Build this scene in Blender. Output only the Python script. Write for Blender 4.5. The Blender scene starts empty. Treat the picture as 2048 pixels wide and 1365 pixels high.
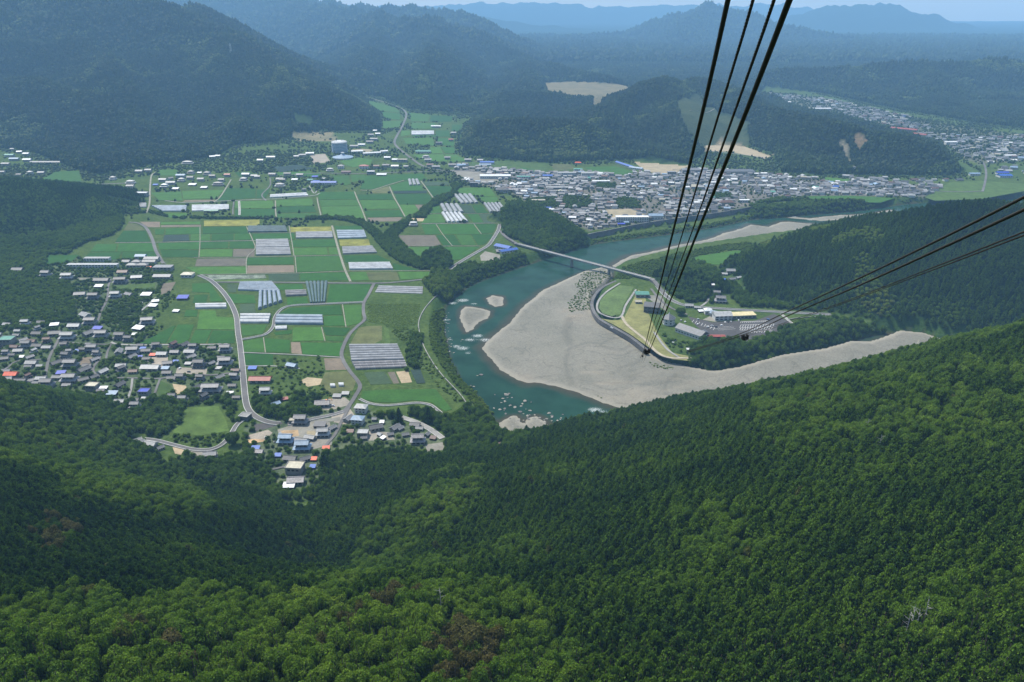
import bpy, bmesh, math, random
import numpy as np
from mathutils import Vector, Matrix

random.seed(7)
rng = np.random.default_rng(11)
scene = bpy.context.scene

# ------------------------------------------------------------------ camera
FPX, CX, CY, CAMH = 1600.0, 1024.0, 682.5, 400.0
PITCH = math.atan(681.0 / FPX)
SP, CP = math.sin(PITCH), math.cos(PITCH)
cam_data = bpy.data.cameras.new("camera")
cam_data.sensor_width = 36.0
cam_data.lens = 36.0 * FPX / 2048.0
cam_data.clip_start = 0.5
cam_data.clip_end = 60000.0
cam = bpy.data.objects.new("camera", cam_data)
cam.location = (0, 0, CAMH)
cam.rotation_euler = (math.pi / 2 - PITCH, 0, 0)
scene.collection.objects.link(cam)
scene.camera = cam

# ------------------------------------------------------------------ light
SUN_EL, SUN_AZ = math.radians(60), math.radians(-42)      # azimuth clockwise from +Y (view direction)
world = bpy.data.worlds.new("World")
scene.world = world
world.use_nodes = True
wn = world.node_tree
wn.nodes.clear()
wo = wn.nodes.new("ShaderNodeOutputWorld")
bg = wn.nodes.new("ShaderNodeBackground")
sky = wn.nodes.new("ShaderNodeTexSky")
sky.sky_type = 'NISHITA'
sky.sun_disc = False
sky.sun_elevation = SUN_EL
sky.sun_rotation = SUN_AZ
sky.altitude = 400
sky.air_density = 1.5
sky.dust_density = 1.0
bg.inputs["Strength"].default_value = 0.15
wn.links.new(sky.outputs[0], bg.inputs[0])
wn.links.new(bg.outputs[0], wo.inputs[0])
sd = bpy.data.lights.new("sun", 'SUN')
sd.energy = 5.0
sd.angle = math.radians(0.53)
sd.color = (1.0, 0.94, 0.83)
sun = bpy.data.objects.new("sun", sd)
sdir = Vector((math.sin(SUN_AZ) * math.cos(SUN_EL), math.cos(SUN_AZ) * math.cos(SUN_EL), math.sin(SUN_EL)))
sun.rotation_euler = (-sdir).to_track_quat('-Z', 'Y').to_euler()
sun.location = (0, 0, 900)
scene.collection.objects.link(sun)
scene.view_settings.view_transform = 'Standard'
scene.view_settings.look = 'None'
scene.view_settings.exposure = 0.4
scene.view_settings.gamma = 1.0
scene.view_settings.use_curve_mapping = False
scene.render.engine = 'CYCLES'
scene.cycles.use_denoising = True
scene.cycles.denoising_prefilter = "ACCURATE"
scene.cycles.max_bounces = 6
scene.cycles.diffuse_bounces = 3
scene.cycles.glossy_bounces = 2
scene.cycles.transmission_bounces = 2
scene.cycles.volume_bounces = 1
HAZE_DENSITY = 0.80e-4
HAZE_COLOR = (0.33, 0.63, 1.0)

# ------------------------------------------------------------------ helpers
def W(px, py, z=0.0):
    """point of the plane at height z that the photo's pixel (px, py) looks at"""
    a = (px - CX) / FPX
    b = (py - CY) / FPX
    drop = SP + b * CP
    d = (CAMH - z) / drop
    return (a * d, d * (CP - b * SP), z)

def WD(px, py, d):
    a = (px - CX) / FPX
    b = (py - CY) / FPX
    return (a * d, d * (CP - b * SP), CAMH - d * (SP + b * CP))

def project(x, y, z):
    d = y * CP - (z - CAMH) * SP
    u = y * SP + (z - CAMH) * CP
    d = np.maximum(d, 1e-3)
    return CX + FPX * x / d, CY - FPX * u / d, d

def wpoly(pts, z=0.0):
    return np.array([W(p[0], p[1], z)[:2] for p in pts])

def pip(P, poly):
    x, y = P[:, 0], P[:, 1]
    inside = np.zeros(len(P), bool)
    n = len(poly)
    j = n - 1
    for i in range(n):
        xi, yi = poly[i]; xj, yj = poly[j]
        if yi != yj:
            c = ((yi > y) != (yj > y)) & (x < (xj - xi) * (y - yi) / (yj - yi) + xi)
            inside ^= c
        j = i
    return inside

def pdist(P, poly, closed=True):
    n = len(poly)
    best = np.full(len(P), 1e18)
    for i in range(n if closed else n - 1):
        a = poly[i]; b = poly[(i + 1) % n]
        ab = b - a
        L = max(float(ab @ ab), 1e-9)
        t = np.clip(((P - a) @ ab) / L, 0, 1)
        q = P - (a + t[:, None] * ab)
        best = np.minimum(best, q[:, 0] ** 2 + q[:, 1] ** 2)
    return np.sqrt(best)

def smooth(t):
    t = np.clip(t, 0, 1)
    return t * t * (3 - 2 * t)

_perm = rng.random((64, 64))
def vnoise(x, y, s):
    x = np.asarray(x) / s; y = np.asarray(y) / s
    xi = np.floor(x).astype(int); yi = np.floor(y).astype(int)
    fx = x - xi; fy = y - yi
    fx = fx * fx * (3 - 2 * fx); fy = fy * fy * (3 - 2 * fy)
    g = lambda i, j: _perm[i % 64, j % 64]
    return (g(xi, yi) * (1 - fx) * (1 - fy) + g(xi + 1, yi) * fx * (1 - fy)
            + g(xi, yi + 1) * (1 - fx) * fy + g(xi + 1, yi + 1) * fx * fy) * 2 - 1

def catmull(pts, n=6):
    pts = [np.array(p, float) for p in pts]
    if len(pts) < 3:
        return pts
    P = [2 * pts[0] - pts[1]] + pts + [2 * pts[-1] - pts[-2]]
    out = []
    for i in range(1, len(P) - 2):
        for k in range(n):
            t = k / n
            out.append(0.5 * (2 * P[i] + (P[i + 1] - P[i - 1]) * t + (2 * P[i - 1] - 5 * P[i] + 4 * P[i + 1] - P[i + 2]) * t * t
                              + (-P[i - 1] + 3 * P[i] - 3 * P[i + 1] + P[i + 2]) * t ** 3))
    out.append(P[-2])
    return out

C = scene.collection
def mesh(name, verts, faces, mats=(), fmat=None, smooth_shade=False):
    me = bpy.data.meshes.new(name)
    me.from_pydata([tuple(v) for v in verts], [], [tuple(f) for f in faces])
    for m in mats:
        me.materials.append(m)
    if fmat is not None:
        me.polygons.foreach_set("material_index", np.array(fmat, dtype=np.int32))
    if smooth_shade:
        me.polygons.foreach_set("use_smooth", np.ones(len(me.polygons), bool))
    me.update()
    return me

def link(name, me, parent=None, loc=None):
    o = bpy.data.objects.new(name, me)
    C.objects.link(o)
    if parent is not None:
        o.parent = parent
    if loc is not None:
        o.location = loc
    return o

def tag(o, label=None, cat=None, group=None, kind=None):
    if label: o["label"] = label
    if cat: o["category"] = cat
    if group: o["group"] = group
    if kind: o["kind"] = kind
    return o

def empty(name, loc, rz=0.0, label=None, cat=None, group=None):
    o = bpy.data.objects.new(name, None)
    o.empty_display_size = 2
    C.objects.link(o)
    o.location = loc
    o.rotation_euler = (0, 0, rz)
    return tag(o, label, cat, group)

class MB:
    """collects geometry for one mesh"""
    def __init__(s):
        s.v = []; s.f = []; s.m = []
    def add(s, verts, faces, m=0):
        b = len(s.v)
        s.v += [tuple(v) for v in verts]
        s.f += [tuple(i + b for i in f) for f in faces]
        s.m += [m] * len(faces)
    def box(s, x0, x1, y0, y1, z0, z1, m=0):
        s.add([(x0, y0, z0), (x1, y0, z0), (x1, y1, z0), (x0, y1, z0), (x0, y0, z1), (x1, y0, z1), (x1, y1, z1), (x0, y1, z1)],
              [(0, 3, 2, 1), (4, 5, 6, 7), (0, 1, 5, 4), (1, 2, 6, 5), (2, 3, 7, 6), (3, 0, 4, 7)], m)
    def gable(s, x0, x1, y0, y1, z0, h, m=0, t=0.25):
        ym = (y0 + y1) / 2
        s.add([(x0, y0, z0), (x1, y0, z0), (x1, y1, z0), (x0, y1, z0), (x0, ym, z0 + h), (x1, ym, z0 + h),
               (x0, y0, z0 - t), (x1, y0, z0 - t), (x1, y1, z0 - t), (x0, y1, z0 - t)],
              [(0, 1, 5, 4), (2, 3, 4, 5), (0, 4, 3), (1, 2, 5), (6, 7, 1, 0), (8, 9, 3, 2), (7, 8, 2, 1), (9, 6, 0, 3), (9, 8, 7, 6)], m)
    def hip(s, x0, x1, y0, y1, z0, h, m=0, t=0.25, top=None):
        if top is None:
            w = (y1 - y0) / 2 * 0.95
            w = min(w, (x1 - x0) / 2 - 0.1)
            ym = (y0 + y1) / 2
            tv = [(x0 + w, ym, z0 + h), (x1 - w, ym, z0 + h)]
            f = [(0, 1, 5, 4), (2, 3, 4, 5), (3, 0, 4), (1, 2, 5)]
            k = 6
        else:
            a, b, c, d = top
            tv = [(a, c, z0 + h), (b, c, z0 + h), (b, d, z0 + h), (a, d, z0 + h)]
            f = [(0, 1, 5, 4), (1, 2, 6, 5), (2, 3, 7, 6), (3, 0, 4, 7), (4, 5, 6, 7)]
            k = 8
        s.add([(x0, y0, z0), (x1, y0, z0), (x1, y1, z0), (x0, y1, z0)] + tv
              + [(x0, y0, z0 - t), (x1, y0, z0 - t), (x1, y1, z0 - t), (x0, y1, z0 - t)],
              f + [(k, k + 1, 1, 0), (k + 1, k + 2, 2, 1), (k + 2, k + 3, 3, 2), (k + 3, k, 0, 3), (k + 3, k + 2, k + 1, k)], m)
    def cyl(s, cx, cy, z0, z1, r0, r1=None, n=12, m=0):
        r1 = r0 if r1 is None else r1
        v = [(cx + r0 * math.cos(2 * math.pi * i / n), cy + r0 * math.sin(2 * math.pi * i / n), z0) for i in range(n)]
        v += [(cx + r1 * math.cos(2 * math.pi * i / n), cy + r1 * math.sin(2 * math.pi * i / n), z1) for i in range(n)]
        f = [(i, (i + 1) % n, n + (i + 1) % n, n + i) for i in range(n)]
        f += [tuple(range(n - 1, -1, -1)), tuple(range(n, 2 * n))]
        s.add(v, f, m)
    def tube(s, pts, r, n=6, m=0):
        pts = [Vector(p) for p in pts]
        v = []
        for i, p in enumerate(pts):
            d = (pts[min(i + 1, len(pts) - 1)] - pts[max(i - 1, 0)]).normalized()
            a = d.cross(Vector((0, 0, 1)))
            if a.length < 1e-3:
                a = d.cross(Vector((1, 0, 0)))
            a.normalize()
            b = a.cross(d)
            rr = r[i] if hasattr(r, '__len__') else r
            for k in range(n):
                t = 2 * math.pi * k / n
                v.append(p + (a * math.cos(t) + b * math.sin(t)) * rr)
        f = []
        for i in range(len(pts) - 1):
            for k in range(n):
                f.append((i * n + k, i * n + (k + 1) % n, (i + 1) * n + (k + 1) % n, (i + 1) * n + k))
        f += [tuple(range(n - 1, -1, -1)), tuple((len(pts) - 1) * n + k for k in range(n))]
        s.add(v, f, m)
    def me(s, name, mats, smooth_shade=False):
        return mesh(name, s.v, s.f, mats, s.m, smooth_shade)
    def build(s, name, mats, parent=None, loc=None, smooth_shade=False):
        return link(name, s.me(name, mats if isinstance(mats, (list, tuple)) else [mats], smooth_shade), parent, loc)

# ------------------------------------------------------------------ materials
KA = 0.62     # lowers all base colours to balance the raised sun and exposure
def dim(c, k=None):
    k = KA if k is None else k
    return tuple(x * (k + (1 - k) * max(0.0, min(c) - .45)) for x in c)
def newmat(name):
    m = bpy.data.materials.new(name)
    m.use_nodes = True
    nt = m.node_tree
    b = nt.nodes["Principled BSDF"]
    b.inputs["Roughness"].default_value = 0.85
    b.inputs["Specular IOR Level"].default_value = 0.25
    return m, nt, b

def texcoord(nt, space='Object'):
    t = nt.nodes.new("ShaderNodeTexCoord")
    return t.outputs[space]

def geopos(nt):
    return nt.nodes.new("ShaderNodeNewGeometry").outputs["Position"]

def noise(nt, vec, scale, detail=3, rough=0.6):
    n = nt.nodes.new("ShaderNodeTexNoise")
    n.inputs["Scale"].default_value = scale
    n.inputs["Detail"].default_value = detail
    n.inputs["Roughness"].default_value = rough
    nt.links.new(vec, n.inputs["Vector"])
    return n.outputs["Fac"]

def ramp(nt, fac, stops):
    r = nt.nodes.new("ShaderNodeValToRGB")
    el = r.color_ramp.elements
    while len(el) < len(stops):
        el.new(0.5)
    for e, (p, c) in zip(el, stops):
        e.position = p
        e.color = (*c, 1) if len(c) == 3 else c
    nt.links.new(fac, r.inputs[0])
    return r.outputs[0]

def mixc(nt, a, b, fac, mode='MIX'):
    m = nt.nodes.new("ShaderNodeMix")
    m.data_type = 'RGBA'
    m.blend_type = mode
    for sock, val in ((6, a), (7, b)):
        if isinstance(val, (tuple, list)):
            m.inputs[sock].default_value = (*val[:3], 1)
        else:
            nt.links.new(val, m.inputs[sock])
    if isinstance(fac, (int, float)):
        m.inputs[0].default_value = fac
    else:
        nt.links.new(fac, m.inputs[0])
    return m.outputs[2]

def bump(nt, b, height, strength, dist):
    n = nt.nodes.new("ShaderNodeBump")
    n.inputs["Strength"].default_value = strength
    n.inputs["Distance"].default_value = dist
    nt.links.new(height, n.inputs["Height"])
    nt.links.new(n.outputs[0], b.inputs["Normal"])

def mottled(name, c, amt=0.25, scale=0.3, rough=0.85, spec=0.25, scale2=None, objrand=0.0, bumpd=0.0):
    """one base colour with noise of its own; objrand varies it from thing to thing"""
    c = dim(c)
    m, nt, b = newmat(name)
    p = geopos(nt)
    n1 = noise(nt, p, scale, 5, 0.65)
    lo = tuple(x * (1 - amt) for x in c); hi = tuple(min(1, x * (1 + amt)) for x in c)
    col = ramp(nt, n1, [(0.3, lo), (0.7, hi)])
    if scale2:
        n2 = noise(nt, p, scale2, 3)
        col = mixc(nt, col, ramp(nt, n2, [(0.35, (0.75, 0.75, 0.75)), (0.65, (1.15, 1.15, 1.15))]), 1.0, 'MULTIPLY')
    if objrand:
        oi = nt.nodes.new("ShaderNodeObjectInfo")
        r = ramp(nt, oi.outputs["Random"], [(0, (1 - objrand,) * 3), (1, (1 + objrand,) * 3)])
        col = mixc(nt, col, r, 1.0, 'MULTIPLY')
    nt.links.new(col, b.inputs["Base Color"])
    b.inputs["Roughness"].default_value = rough
    b.inputs["Specular IOR Level"].default_value = spec
    if bumpd:
        bump(nt, b, n1, 0.6, bumpd)
    return m

def roofmat(name, c, streak=0.25, rough=0.55, spec=0.4, rand=0.22):
    c = dim(c)
    m, nt, b = newmat(name)
    o = texcoord(nt)
    mp = nt.nodes.new("ShaderNodeMapping")
    mp.inputs["Scale"].default_value = (3.0, 0.5, 0.5)
    nt.links.new(o, mp.inputs[0])
    n1 = noise(nt, mp.outputs[0], 1.2, 4, 0.7)
    n2 = noise(nt, o, 0.35, 3)
    col = ramp(nt, n1, [(0.3, tuple(x * (1 - streak) for x in c)), (0.7, tuple(min(1, x * (1 + streak)) for x in c))])
    col = mixc(nt, col, ramp(nt, n2, [(0.35, (0.78, 0.78, 0.76)), (0.6, (1.08, 1.08, 1.08))]), 1.0, 'MULTIPLY')
    oi = nt.nodes.new("ShaderNodeObjectInfo")
    col = mixc(nt, col, ramp(nt, oi.outputs["Random"], [(0, (1 - rand,) * 3), (1, (1 + rand,) * 3)]), 1.0, 'MULTIPLY')
    nt.links.new(col, b.inputs["Base Color"])
    b.inputs["Roughness"].default_value = rough
    b.inputs["Specular IOR Level"].default_value = spec
    return m

def attr(nt, name, typ='GEOMETRY'):
    a = nt.nodes.new("ShaderNodeAttribute")
    a.attribute_type = typ
    a.attribute_name = name
    return a

def foliage_mat(name):
    m, nt, b = newmat(name)
    a = attr(nt, "hue", 'INSTANCER')
    base = ramp(nt, a.outputs["Fac"], [(0.0, (0.020, 0.054, 0.004)), (0.25, (0.062, 0.122, 0.006)), (0.45, (0.084, 0.148, 0.009)),
                                       (0.62, (0.105, 0.172, 0.014)), (0.78, (0.155, 0.210, 0.028)), (0.88, (0.062, 0.066, 0.016)), (1.0, (0.085, 0.066, 0.022))])
    g = attr(nt, "leaf")  # leaf tone: light tops and shaded gaps painted into the crowns
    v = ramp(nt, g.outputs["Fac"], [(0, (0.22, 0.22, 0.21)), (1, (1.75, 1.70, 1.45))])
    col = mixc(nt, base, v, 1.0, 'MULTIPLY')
    nt.links.new(col, b.inputs["Base Color"])
    b.inputs["Roughness"].default_value = 0.65
    b.inputs["Specular IOR Level"].default_value = 0.18
    tr = nt.nodes.new("ShaderNodeBsdfTranslucent")
    nt.links.new(col, tr.inputs[0])
    mx = nt.nodes.new("ShaderNodeMixShader")
    mx.inputs[0].default_value = 0.35
    out = nt.nodes["Material Output"]
    nt.links.new(b.outputs[0], mx.inputs[1])
    nt.links.new(tr.outputs[0], mx.inputs[2])
    nt.links.new(mx.outputs[0], out.inputs[0])
    return m

M = {}
M['foliage'] = foliage_mat("foliage")
M['bark'] = mottled("bark", (0.10, 0.075, 0.055), 0.3, 2.0)
M['deadwood'] = mottled("dead_wood", (0.50, 0.47, 0.44), 0.2, 2.0)
M['asphalt'] = mottled("asphalt", (0.17, 0.165, 0.16), 0.12, 0.15, scale2=0.02)
M['dark_asphalt'] = mottled("dark_asphalt", (0.095, 0.095, 0.10), 0.12, 0.15, scale2=0.02)
M['track'] = mottled("farm_track", (0.30, 0.29, 0.22), 0.25, 0.2)
M['concrete'] = mottled("concrete", (0.36, 0.35, 0.33), 0.18, 0.25, scale2=0.05)
M['old_concrete'] = mottled("old_concrete", (0.17, 0.165, 0.16), 0.3, 0.3, scale2=0.05)
M['kerb'] = mottled("kerb_concrete", (0.60, 0.59, 0.56), 0.12, 0.4)
M['paint'] = mottled("road_paint", (0.78, 0.78, 0.76), 0.06, 0.8)
M['plaster'] = mottled("plaster", (0.42, 0.40, 0.36), 0.15, 0.6, objrand=0.3)
M['white_wall'] = mottled("white_wall", (0.66, 0.66, 0.64), 0.08, 0.4)
M['wood_wall'] = mottled("wood_wall", (0.13, 0.09, 0.065), 0.25, 0.9, objrand=0.3)
M['glass'], _nt, _b = newmat("window_glass")
_b.inputs["Base Color"].default_value = (0.025, 0.03, 0.035, 1); _b.inputs["Roughness"].default_value = 0.15; _b.inputs["Specular IOR Level"].default_value = 0.5
M['rope'] = mottled("steel_rope", (0.030, 0.028, 0.026), 0.3, 20, rough=0.6)
M['iron'] = mottled("dark_iron", (0.022, 0.022, 0.023), 0.3, 8, rough=0.5)
ROOF = {
 'grey':  roofmat("roof_grey_tile", (0.25, 0.25, 0.255)),
 'dark':  roofmat("roof_dark_tile", (0.105, 0.108, 0.115)),
 'pale':  roofmat("roof_pale_metal", (0.43, 0.435, 0.43), 0.15),
 'white': roofmat("roof_white", (0.74, 0.75, 0.75), 0.08, rand=0.06),
 'blue':  roofmat("roof_blue", (0.035, 0.13, 0.52), 0.12, rand=0.1),
 'deepblue': roofmat("roof_deep_blue", (0.03, 0.06, 0.50), 0.12, rand=0.05),
 'lightblue': roofmat("roof_light_blue", (0.30, 0.42, 0.56), 0.12, rand=0.1),
 'red':   roofmat("roof_red", (0.36, 0.075, 0.055), 0.2, rand=0.1),
 'orange': roofmat("roof_orange", (0.85, 0.12, 0.035), 0.1, rand=0.08),
 'brown': roofmat("roof_brown", (0.16, 0.085, 0.065), 0.25),
 'green': roofmat("roof_green", (0.10, 0.34, 0.25), 0.15),
 'beige': roofmat("roof_beige", (0.52, 0.48, 0.36), 0.2),
 'yellow': roofmat("roof_yellow", (0.78, 0.66, 0.36), 0.06, rand=0.03),
 'slate': roofmat("roof_slate", (0.14, 0.15, 0.165), 0.15, rand=0.05),
 'patch': roofmat("roof_patched", (0.33, 0.31, 0.31), 0.6),
}

def field_mat(name, c, stripe=0.12, sscale=0.35, amt=0.18):
    c = dim(c, .60)
    m, nt, b = newmat(name)
    o = texcoord(nt)
    w = nt.nodes.new("ShaderNodeTexWave")
    w.wave_type = 'BANDS'; w.bands_direction = 'Y'
    w.inputs["Scale"].default_value = sscale
    w.inputs["Distortion"].default_value = 1.5
    w.inputs["Detail"].default_value = 2
    nt.links.new(o, w.inputs["Vector"])
    p = geopos(nt)
    n1 = noise(nt, p, 0.06, 5, 0.65)
    n2 = noise(nt, p, 0.35, 5, 0.75)
    col = ramp(nt, n1, [(0.3, tuple(x * (1 - amt) for x in c)), (0.7, tuple(x * (1 + amt) for x in c))])
    col = mixc(nt, col, ramp(nt, w.outputs["Color"], [(0, (1 - stripe,) * 3), (1, (1 + stripe,) * 3)]), 1.0, 'MULTIPLY')
    col = mixc(nt, col, ramp(nt, n2, [(0.3, (0.78, .8, .8)), (0.7, (1.25, 1.2, 1.15))]), 1.0, 'MULTIPLY')
    oi = nt.nodes.new("ShaderNodeObjectInfo")
    col = mixc(nt, col, ramp(nt, oi.outputs["Random"], [(0, (0.74, 0.80, 0.80)), (1, (1.28, 1.2, 1.12))]), 1.0, 'MULTIPLY')
    nt.links.new(col, b.inputs["Base Color"])
    b.inputs["Roughness"].default_value = 0.9
    b.inputs["Specular IOR Level"].default_value = 0.1
    return m
FM = {
 'p': field_mat("rice_crop", (0.034, 0.120, 0.018)),
 'l': field_mat("young_rice_crop", (0.060, 0.160, 0.026)),
 's': field_mat("tilled_soil", (0.215, 0.185, 0.145), 0.15),
 'y': field_mat("yellow_crop", (0.22, 0.235, 0.055), 0.15, 0.35, 0.45),
 'n': field_mat("dark_netting", (0.035, 0.065, 0.055), 0.75, 0.16),
 'v': field_mat("vegetable_rows", (0.060, 0.105, 0.055), 0.6, 0.22),
 'f': field_mat("fallow_grass", (0.130, 0.150, 0.060), 0.08, 0.3, 0.3),
 'g': field_mat("meadow_grass", (0.085, 0.150, 0.035), 0.05, 0.3, 0.35),
 'w': field_mat("white_sheet_rows", (0.27, 0.31, 0.25), 0.7, 0.5, 0.8),
 'e': field_mat("bare_earth", (0.50, 0.41, 0.28), 0.04, 0.3, 0.2),
 'c': field_mat("paved_yard", (0.34, 0.32, 0.28), 0.03, 0.3, 0.2),
 'd': field_mat("dry_lawn", (0.21, 0.225, 0.095), 0.05, 0.3, 0.35),
 'a': field_mat("yard_asphalt", (0.095, 0.095, 0.10), 0.03, 0.3, 0.12),
 'o': field_mat("weathered_sheet", (0.50, 0.36, 0.22), 0.4, 0.4, 0.5),
}
# ------------------------------------------------------------------ terrain
def L(s):
    """'x,y x,y ...' -> list of tuples"""
    return [tuple(float(a) for a in t.split(',')) for t in s.split()]

VALLEY = wpoly(L("-700,296 -200,296 0,298 60,304 130,335 200,352 300,332 440,314 470,292 560,286 572,262 600,262 700,264 762,264 762,240 735,204 722,190 762,196 "
  "815,220 900,227 968,232 925,262 918,290 935,313 1000,321 1100,327 1250,322 1375,331 1420,300 1400,290 1500,292 1545,310 1560,346 1640,352 1700,353 1900,353 1935,342 1900,315 1885,294 "
  "1800,268 1690,238 1600,222 1560,205 1515,192 1530,177 1640,187 1800,221 1950,247 2300,290 2600,300 2600,388 2048,388 1900,405 1750,428 1600,466 1500,498 "
  "1432,536 1475,560 1490,592 1560,609 1660,628 1760,646 1900,665 2100,680 2600,700 2600,1500 -900,1500"))
ZW = -12.0
OUTER = L("2150,392 1900,402 1815,408 1700,424 1600,432 1500,440 1430,455 1330,470 1240,481 1190,488 1150,500 1100,515 1050,531 1010,545 960,562 935,574 915,590 900,602 889,615 "
  "884,640 885,665 893,700 902,730 917,760 940,782 960,802 975,822 990,848 1010,872 1060,900 1150,930 1300,930 1500,900 1750,860 2000,800 2200,760")
INNER = L("2200,700 1990,690 1880,680 1830,669 1790,666 1740,672 1700,684 1650,698 1560,714 1480,737 1430,746 1385,738 1340,728 1310,716 1290,702 1240,674 1214,652 1196,637 1183,612 1188,590 "
  "1212,573 1228,556 1231,534 1274,521 1336,506 1386,496 1449,486 1536,473 1600,466 1700,456 1800,447 1900,440 2150,430")
BASIN = wpoly(OUTER + INNER, ZW)
WALLTOP = L("1176,470 1225,460 1280,449 1360,437 1440,426 1502,415")
BENCH = np.vstack([wpoly(WALLTOP, 0.0), wpoly(L("1520,438 1430,455 1330,470 1240,481 1185,488"), ZW)])

RIDGES = [  # (px, py, z) crest lines, canopy included
 (L("-500,-80,375 0,-60,345 250,-15,282 400,60,192 520,120,125 640,175,80 720,205,52 757,240,26"), .40),
 (L("-500,120,134 0,150,112 190,190,82 330,275,22"), .42),
 (L("120,60,193 190,110,146 260,190,78 250,290,15"), .5),
 (L("400,60,190 470,170,82 480,250,36"), .5),
 (L("560,135,118 600,220,50 590,250,25"), .5),
 (L("300,-60,305 520,0,192 700,30,148 760,45,135 830,62,122 880,50,132 900,55,126 960,85,86 1050,115,55 1150,142,40 1250,168,22"), .36),
 (L("880,50,132 860,120,85 830,190,35"), .45), (L("760,45,134 740,110,80 700,170,30"), .45), (L("1050,115,55 1060,170,32 1090,200,20"), .4),
 (L("940,262,22 1000,232,52 1080,236,55 1180,252,48 1230,290,20"), .40),
 (L("1205,235,45 1240,200,62 1290,165,92 1345,178,82 1362,225,60 1378,290,20"), .42),
 (L("1470,190,70 1500,200,68 1560,222,55 1680,248,60 1800,268,50 1870,300,30 1905,335,10"), .40),
 (L("1020,182,42 1100,184,36 1180,192,32 1195,215,30"), .35),
 (L("1840,290,26 1880,285,26 1935,300,18"), .4),
 (L("1290,165,90 1420,160,66 1480,185,66"), .45),
 (L("1560,140,50 1700,135,62 1850,128,75 2048,118,90 2500,110,110"), .42),
 (L("1700,135,60 1720,180,22"), .4), (L("1850,128,75 1900,200,25"), .4),
 (L("620,10,160 780,25,150 900,30,140 1000,70,80"), .4),
 (L("1512,500,6 1570,482,25 1640,466,45 1700,446,64 1760,424,82 1850,400,104 1950,396,116 2048,380,140 2500,340,178"), .55),
 (L("1850,400,104 1800,500,60 1730,590,18"), .5), (L("2000,390,125 2050,540,80 2060,620,35"), .5),
]
MOUNDS = [
 (L("-400,330,75 -100,350,58 0,361,52 60,363,48 130,378,34 190,404,18"), .26),
 (L("1022,412,20 1060,410,20 1100,432,18 1165,470,10"), .5),
 (L("1350,535,18 1410,548,20"), .55),
 (L("575,240,30 560,262,14"), .4),
 (L("1480,395,8 1560,398,8 1700,400,10 1800,398,8"), .3),
]
FARR = [  # (px, py, depth)
 (L("900,140,7200 1020,108,7700 1100,84,8200 1200,76,8500 1300,70,8500 1370,32,8500 1420,18,8500 1480,30,8400 1560,58,8200 1700,82,7800 1850,105,7200 2048,100,7000 2500,60,7000"), .40),
 (L("1420,18,8500 1330,110,7000"), .3), (L("1560,58,8200 1500,120,6800"), .3), (L("1200,76,8500 1150,115,7300"), .3), (L("1850,105,7200 1800,128,6300"), .3),
 (L("1540,50,12000 1600,26,12000 1660,12,12000 1740,7,12000 1790,10,12000 1850,26,12000 1950,52,11800 2048,80,11500 2500,120,11500"), .36),
 (L("300,8,10500 620,10,11000 760,16,11500 860,12,11800 960,34,11800 1060,48,11800 1180,58,11500 1300,64,11500"), .3),
 (L("500,9,15500 800,12,15500 900,8,15500 1000,7,15500 1100,6,15500 1250,12,15500 1350,6,15500 1480,8,15500 1600,10,15500"), .3),
 (L("-500,8,17600 900,7,17600 1100,5,17600 1400,7,17600 1700,6,17600 1900,8,17600 2600,7,17600"), .3),
]
TREE_H = 9.0
_P0 = math.atan(782.5 / FPX)
def redepth(d):
    """survey depth -> depth along this camera's axis (same ground row)"""
    q = (400.0 / np.asarray(d, float) - math.sin(_P0)) / math.cos(_P0)
    return 400.0 / (SP + CP * q)
def crest_pt(px, py, z):
    d0 = (400.0 - z) / (math.sin(_P0) + (py - CY) / FPX * math.cos(_P0))
    return np.array(WD(px, py, min(float(redepth(min(d0, 3900))), 9000.0)))
def _crest(lst, sub=TREE_H):
    out = []
    for pts, s in lst:
        out.append((np.array([crest_pt(*p) for p in pts]) - np.array([0, 0, sub]), s))
    return out
RW, MW = _crest(RIDGES), _crest(MOUNDS)
RW += [(np.array([WD(*p) for p in pts]), s) for pts, s in FARR]
def lowland(y):
    return 0.0 * y
PLATEAU = wpoly(L("1085,166 1140,163 1200,167 1258,171 1262,187 1235,196 1200,197 1150,192 1095,186"), 26)

def crestfield(P, lst, base):
    h = np.full(len(P), base, float)
    for pts, s in lst:
        for i in range(len(pts) - 1):
            a, b = pts[i], pts[i + 1]
            ab = b[:2] - a[:2]
            Lq = max(float(ab @ ab), 1e-6)
            t = np.clip(((P - a[:2]) @ ab) / Lq, 0, 1)
            q = P - (a[:2] + t[:, None] * ab)
            dd = np.sqrt(q[:, 0] ** 2 + q[:, 1] ** 2)
            z = a[2] + t * (b[2] - a[2]) - s * np.maximum(np.sqrt(dd * dd + 400) - 20, 0)
            h = np.maximum(h, z)
    return h

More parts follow.
